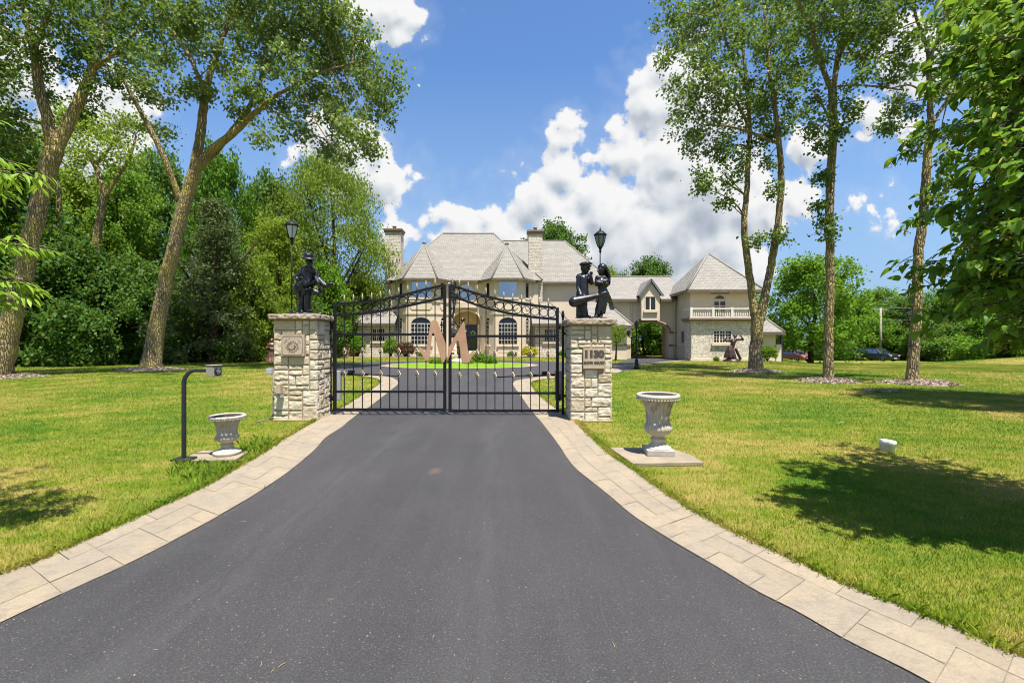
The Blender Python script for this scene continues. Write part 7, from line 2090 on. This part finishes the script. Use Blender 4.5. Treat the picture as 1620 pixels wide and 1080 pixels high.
# --- hickory whose leafy twigs hang in at the left
HX, HY = -5.2, 2.45
hk = thing('hickory_tree', 'hickory reaching in at the left edge with bright sprays of lance shaped leaflets', 'tree', (HX, HY, 0))
w = MB(); w.tube([(HX, HY, -.1), (HX, HY, .4), (HX + .05, HY, 1.8), (HX, HY, 3.2), (HX + .1, HY + .1, 5.0)], [.22, .16, .13, .10, .02], 14)
Cs, Ds, Ns, Ls, Ts = [], [], [], [], []
def spray(c, out, n, size):
    """compound leaf: leaflets along a drooping stalk"""
    out = Vector(out).normalized(); lat = out.cross(Vector((0, 0, 1))).normalized()
    e = c + out * .16 + Vector((0, 0, -.05))
    w.tube([c, c.lerp(e, .5) + Vector((0, 0, .015)), e], [.005, .004, .002], 4, cap=False)
    for i in range(n):
        f = .35 + .65 * (i // 2) / max((n - 1) // 2, 1); s = -1 if i % 2 else 1
        last = i == n - 1
        b = c.lerp(e, 1.0 if last else f)
        d = (out if last else out * .6 + lat * s * .75) + Vector((0, 0, -.45 - .3 * rg.random())) + Vector(rg.normal(size=3)) * .12
        Cs.append(b); Ds.append(d); Ns.append(Vector((0, 0, 1)) + Vector(rg.normal(size=3)) * .28); Ls.append(size * rg.uniform(.75, 1.15)); Ts.append(rg.normal(.55, .2))
HT = [((30, 262), 3.5, 11), ((68, 270), 3.4, 10), ((85, 285), 3.4, 7), ((10, 245), 3.4, 9), ((35, 300), 3.5, 6), ((20, 380), 3.3, 8), ((60, 385), 3.3, 9), ((82, 388), 3.4, 6), ((15, 425), 3.2, 9), ((50, 440), 3.2, 10), ((30, 470), 3.2, 8), ((62, 460), 3.3, 6), ((-15, 300), 3.3, 10), ((-20, 400), 3.2, 10), ((-25, 460), 3.2, 9), ((8, 490), 3.2, 5)]
tp = [(P(px - 42, py, d), n) for (px, py), d, n in HT]
for k in range(70):
    a = rg.uniform(0, 2 * PI); el = rg.uniform(-.3, 1.3); r = rg.uniform(.7, 1.65)
    p = Vector((HX - .3 + r * math.cos(a) * math.cos(el), HY + .4 + r * math.sin(a) * math.cos(el), 2.9 + 1.6 * math.sin(el)))
    q = p.x / max(p.y, .3)
    if q > -1.16: continue
    tp.append((p, 9))
for p, n in tp:
    o = Vector((HX, HY, min(max(p.z - .25, 1.4), 4.3)))
    pts = curve_pts(o, p, .08, rg, 9, .04); w.tube(pts, list(np.linspace(.022, .004, 10)), 6, cap=False)
    out = (p - o).normalized()
    for j in range(n):
        i = 9 - (j % 4); a = rg.uniform(-1.3, 1.3)
        d = Matrix.Rotation(a, 3, 'Z') @ out
        spray(pts[i] + Vector(rg.normal(size=3)) * .02, d + Vector((0, 0, rg.uniform(-.2, .35))), 7 if j % 3 else 5, .108)
V, Fc, T = shaped_leaves(A(Cs), A(Ds), A(Ns), np.array(Ls)[:, None], LANCE, rg, .35, np.array(Ts))
w.build('trunk', M_BARKG, hk, fix=False)
np_obj('crown', V, Fc, LM_SPRIG, hk, T, smooth=True)

# ------------------------------------------------------------------ grass blades: dense near the camera, thinning out with distance
def grass_material():
    m, nt, out = newmat('grass_blades'); N = NT(nt)
    p = N.n('ShaderNodeNewGeometry').outputs['Position']
    a = N.n('ShaderNodeAttribute', attribute_name='tint')
    base = N.ramp(LAWN_F(N, p), LAWN_STOPS())
    g = N.mix(a.outputs['Fac'], (0.60, 0.72, 0.45, 1), (2.0, 1.9, 1.9, 1))
    col = N.mix(1.0, base, g, 'MULTIPLY')
    b = N.n('ShaderNodeBsdfPrincipled'); N.set(b.inputs['Base Color'], col); b.inputs['Roughness'].default_value = .55; b.inputs['Specular IOR Level'].default_value = .25
    t = N.n('ShaderNodeBsdfTranslucent'); N.set(t.inputs['Color'], col)
    mx = N.n('ShaderNodeMixShader'); mx.inputs[0].default_value = .3
    nt.links.new(b.outputs[0], mx.inputs[1]); nt.links.new(t.outputs[0], mx.inputs[2]); nt.links.new(mx.outputs[0], out.inputs[0])
    return m
rg = np.random.default_rng(77)
NB = 1050000
# equal numbers per picture row: distance drawn so that density falls with its square
yy = rg.uniform(0, 1, NB)
d = 1.3 * (44 / 1.3) ** (yy ** .85)
x = rg.uniform(-1, 1, NB) * (1.30 * d + 2.6)
left_poly = [tuple(p)[:2] for p in pts2(OL_F) + pts2(OL_B)[1:]]
keep = ~in_poly(x, d, [(p.x, p.y) for p in asphalt])
bandL = [(p.x, p.y) for p in pts2(AL_F) + pts2(AL_B)[1:]] + [(p.x, p.y) for p in reversed(pts2(OL_F) + pts2(OL_B)[1:])]
bandR = [(p.x, p.y) for p in pts2(AR_F) + pts2(AR_B)[1:]] + [(p.x, p.y) for p in reversed(pts2(OR_F) + pts2(OR_B)[1:])]
keep &= ~in_poly(x, d, bandL) & ~in_poly(x, d, bandR)
for (x0, x1, y0, y1) in (LP, RP): keep &= ~((x > x0 - .04) & (x < x1 + .04) & (d > y0 - .06) & (d < y1 + .06))
for a in ([G(964, 712.5), G(1001, 738.5), G(1113, 737), G(1093, 724.5), G(1063, 714.5)], [G(277, 733), G(372, 731), G(395, 716.5), G(320, 716)]):
    keep &= ~in_poly(x, d, [(p.x, p.y) for p in a])
for (c, rx, ry) in ((tA, 1.1, .9), (tB, 1.15, .95), (tC, 1.4, 1.1), (tD, 1.55, 1.15), (tE, 1.25, 1.05)):
    keep &= ((x - c.x) / rx) ** 2 + ((d - c.y) / ry) ** 2 > 1
keep &= ~(((x - RC.x) / RA) ** 2 + ((d - RC.y) / RB) ** 2 < 1.0)
x, d = x[keep], d[keep]
n = len(x)
# taller fresh grass along the paving and round the slabs, where the mower does not reach
edge_pts = np.array([tuple(p)[:2] for p in resample(pts2(OL_F[1:]), 80)[0] + resample(pts2(OR_F[1:]), 80)[0]])
dist = np.full(n, 9.0)
for e in edge_pts: dist = np.minimum(dist, np.hypot(x - e[0], d - e[1]))
near = np.exp(-(dist / .16) ** 2)
h = rg.uniform(.014, .034, n) * (1 + .8 * near) * (1 + d * .018)
wd = np.maximum(.0022, d * .00046) * rg.uniform(.7, 1.4, n)
az = rg.uniform(0, 2 * PI, n); lean = rg.uniform(.1, .9, n) * h
base = np.stack([x, d, gz(x, d)], 1)
sv = np.stack([np.cos(az), np.sin(az), np.zeros(n)], 1) * wd[:, None]
la = rg.uniform(0, 2 * PI, n)
tip = base + np.stack([np.cos(la) * lean, np.sin(la) * lean, h], 1)
V = np.stack([base - sv, base + sv, tip], 1).reshape(-1, 3)
T = np.clip(rg.normal(.45, .25, n) + near * .15, 0, 1)
gr = np_obj('grass', V, np.arange(3 * n).reshape(-1, 3), grass_material(), tint=T)
tag(gr, 'short mown grass blades of the lawns on both sides of the drive', 'grass', kind='stuff')

# long blades that hang over the edge of the paving, and a lush tuft round the callbox slab
def blades(name, label, X, Y, h0, h1, wk, lean_k, seed, mat, tint=.6):
    r_ = np.random.default_rng(seed); n = len(X)
    h = r_.uniform(h0, h1, n); w_ = np.maximum(.0028, Y * .0006) * r_.uniform(.7, 1.4, n) * wk
    az = r_.uniform(0, 2 * PI, n); la = r_.uniform(0, 2 * PI, n); ln = h * r_.uniform(.3, 1.0, n) * lean_k
    b = np.stack([X, Y, gz(X, Y)], 1); sv = np.stack([np.cos(az), np.sin(az), 0 * az], 1) * w_[:, None]
    m_ = b + np.stack([np.cos(la) * ln * .35, np.sin(la) * ln * .35, h * .65], 1); t_ = b + np.stack([np.cos(la) * ln, np.sin(la) * ln, h * .95], 1)
    V = np.stack([b - sv, b + sv, m_ + sv * .8, t_, m_ - sv * .8], 1).reshape(-1, 3)
    o = np_obj(name, V, np.arange(5 * n).reshape(-1, 5), mat, tint=np.clip(r_.normal(tint, .2, n), 0, 1))
    return tag(o, label, 'grass', kind='stuff')
M_GR = gr.data.materials[0]
rg = np.random.default_rng(12)
def along(pts, n, spread):
    q = np.array([tuple(p)[:2] for p in resample(pts, 400)[0]]); i = rg.integers(0, 399, n); f = rg.uniform(0, 1, (n, 1))
    # nearer stretches get as many blades per picture length as far ones
    return q[i] * (1 - f) + q[i + 1] * f + rg.normal(size=(n, 2)) * spread
e = np.concatenate([along(pts2(OL_F[1:]), 9000, .022), along(pts2(OR_F[1:]), 9000, .022), along(pts2(OL_B), 2500, .02), along(pts2(OR_B), 2500, .02)])
blades('edge_grass', 'longer grass hanging over the edges of the stone paving', e[:, 0], e[:, 1], .025, .065, .9, 1.2, 5, M_GR)
c = np.array([[G(px, py).x, G(px, py).y] for px, py in zip(np.clip(rg.normal(352, 34, 3600), 270, 430), np.clip(rg.normal(750, 9, 3600), 736, 775))])
c = c[~in_poly(c[:, 0], c[:, 1], bandL) & (c[:, 1] < 5.42 + .12 * (c[:, 0] + 3.6))]
c2 = np.array([[G(px, py).x, G(px, py).y] for px, py in zip(np.clip(rg.normal(420, 18, 1800), 380, 460), np.clip(rg.normal(711, 8, 1800), 694, 726))]); c2 = c2[~in_poly(c2[:, 0], c2[:, 1], bandL)]
c = np.concatenate([c, c2])
blades('lush_grass', 'fresh bright green tuft of long grass round the callbox slab', c[:, 0], c[:, 1], .04, .10, 1.1, .9, 6, pmat('fresh_grass', (.11, .21, .010), (.19, .27, .02), 9, .6, spec=.2))
# grit on the asphalt, thicker towards the edges and the street
N_ = 26000
d_ = 1.9 * (14 / 1.9) ** (rg.uniform(0, 1, N_) ** .9); x_ = rg.uniform(-1.2, 1.1, N_) * d_
k_ = in_poly(x_, d_, [(p.x, p.y) for p in asphalt]) & (rg.uniform(0, 1, N_) < .22 + .5 * np.exp(-((x_ + 1.3) / 1.4) ** 2) * (d_ < 5))
x_, d_ = x_[k_], d_[k_]
ed = np.concatenate([along(pts2(AL_F[1:]), 1500, .03), along(pts2(AR_F[1:]), 1500, .03)])
ed = ed[in_poly(ed[:, 0], ed[:, 1], [(p.x, p.y) for p in asphalt])]
x_ = np.concatenate([x_, ed[:, 0]]); d_ = np.concatenate([d_, ed[:, 1]]); n = len(x_)
s_ = rg.lognormal(-6.35, .38, n) * (1 + .06 * d_); a_ = rg.uniform(0, 2 * PI, n)
P_ = np.stack([x_, d_, np.full(n, .0085)], 1)
off = [np.stack([np.cos(a_ + q) * s_ * r_, np.sin(a_ + q) * s_ * r_, 0 * a_], 1) for q, r_ in ((0, 1.5), (1.9, .8), (3.4, 1.2), (4.7, .7))]
V = np.concatenate([np.stack([P_ + o for o in off], 1), (P_ + np.stack([0 * a_, 0 * a_, s_ * .7], 1))[:, None]], 1).reshape(-1, 3)
Fc = (np.arange(n)[:, None, None] * 5 + np.array([[0, 1, 4], [1, 2, 4], [2, 3, 4], [3, 0, 4]])[None]).reshape(-1, 3)
m, nt, out = newmat('grit'); N = NT(nt); t_ = N.n('ShaderNodeAttribute', attribute_name='tint')
N.bsdf(out, N.ramp(t_.outputs['Fac'], [(0, (.075, .062, .05)), (.55, (.16, .125, .09)), (1, (.32, .25, .18))]), .9, spec=.1)
tag(np_obj('grit', V, Fc, m, tint=np.repeat(rg.uniform(0, 1, n) ** 1.5, 4)), 'pale grit and chips scattered over the asphalt', 'grit', kind='stuff')
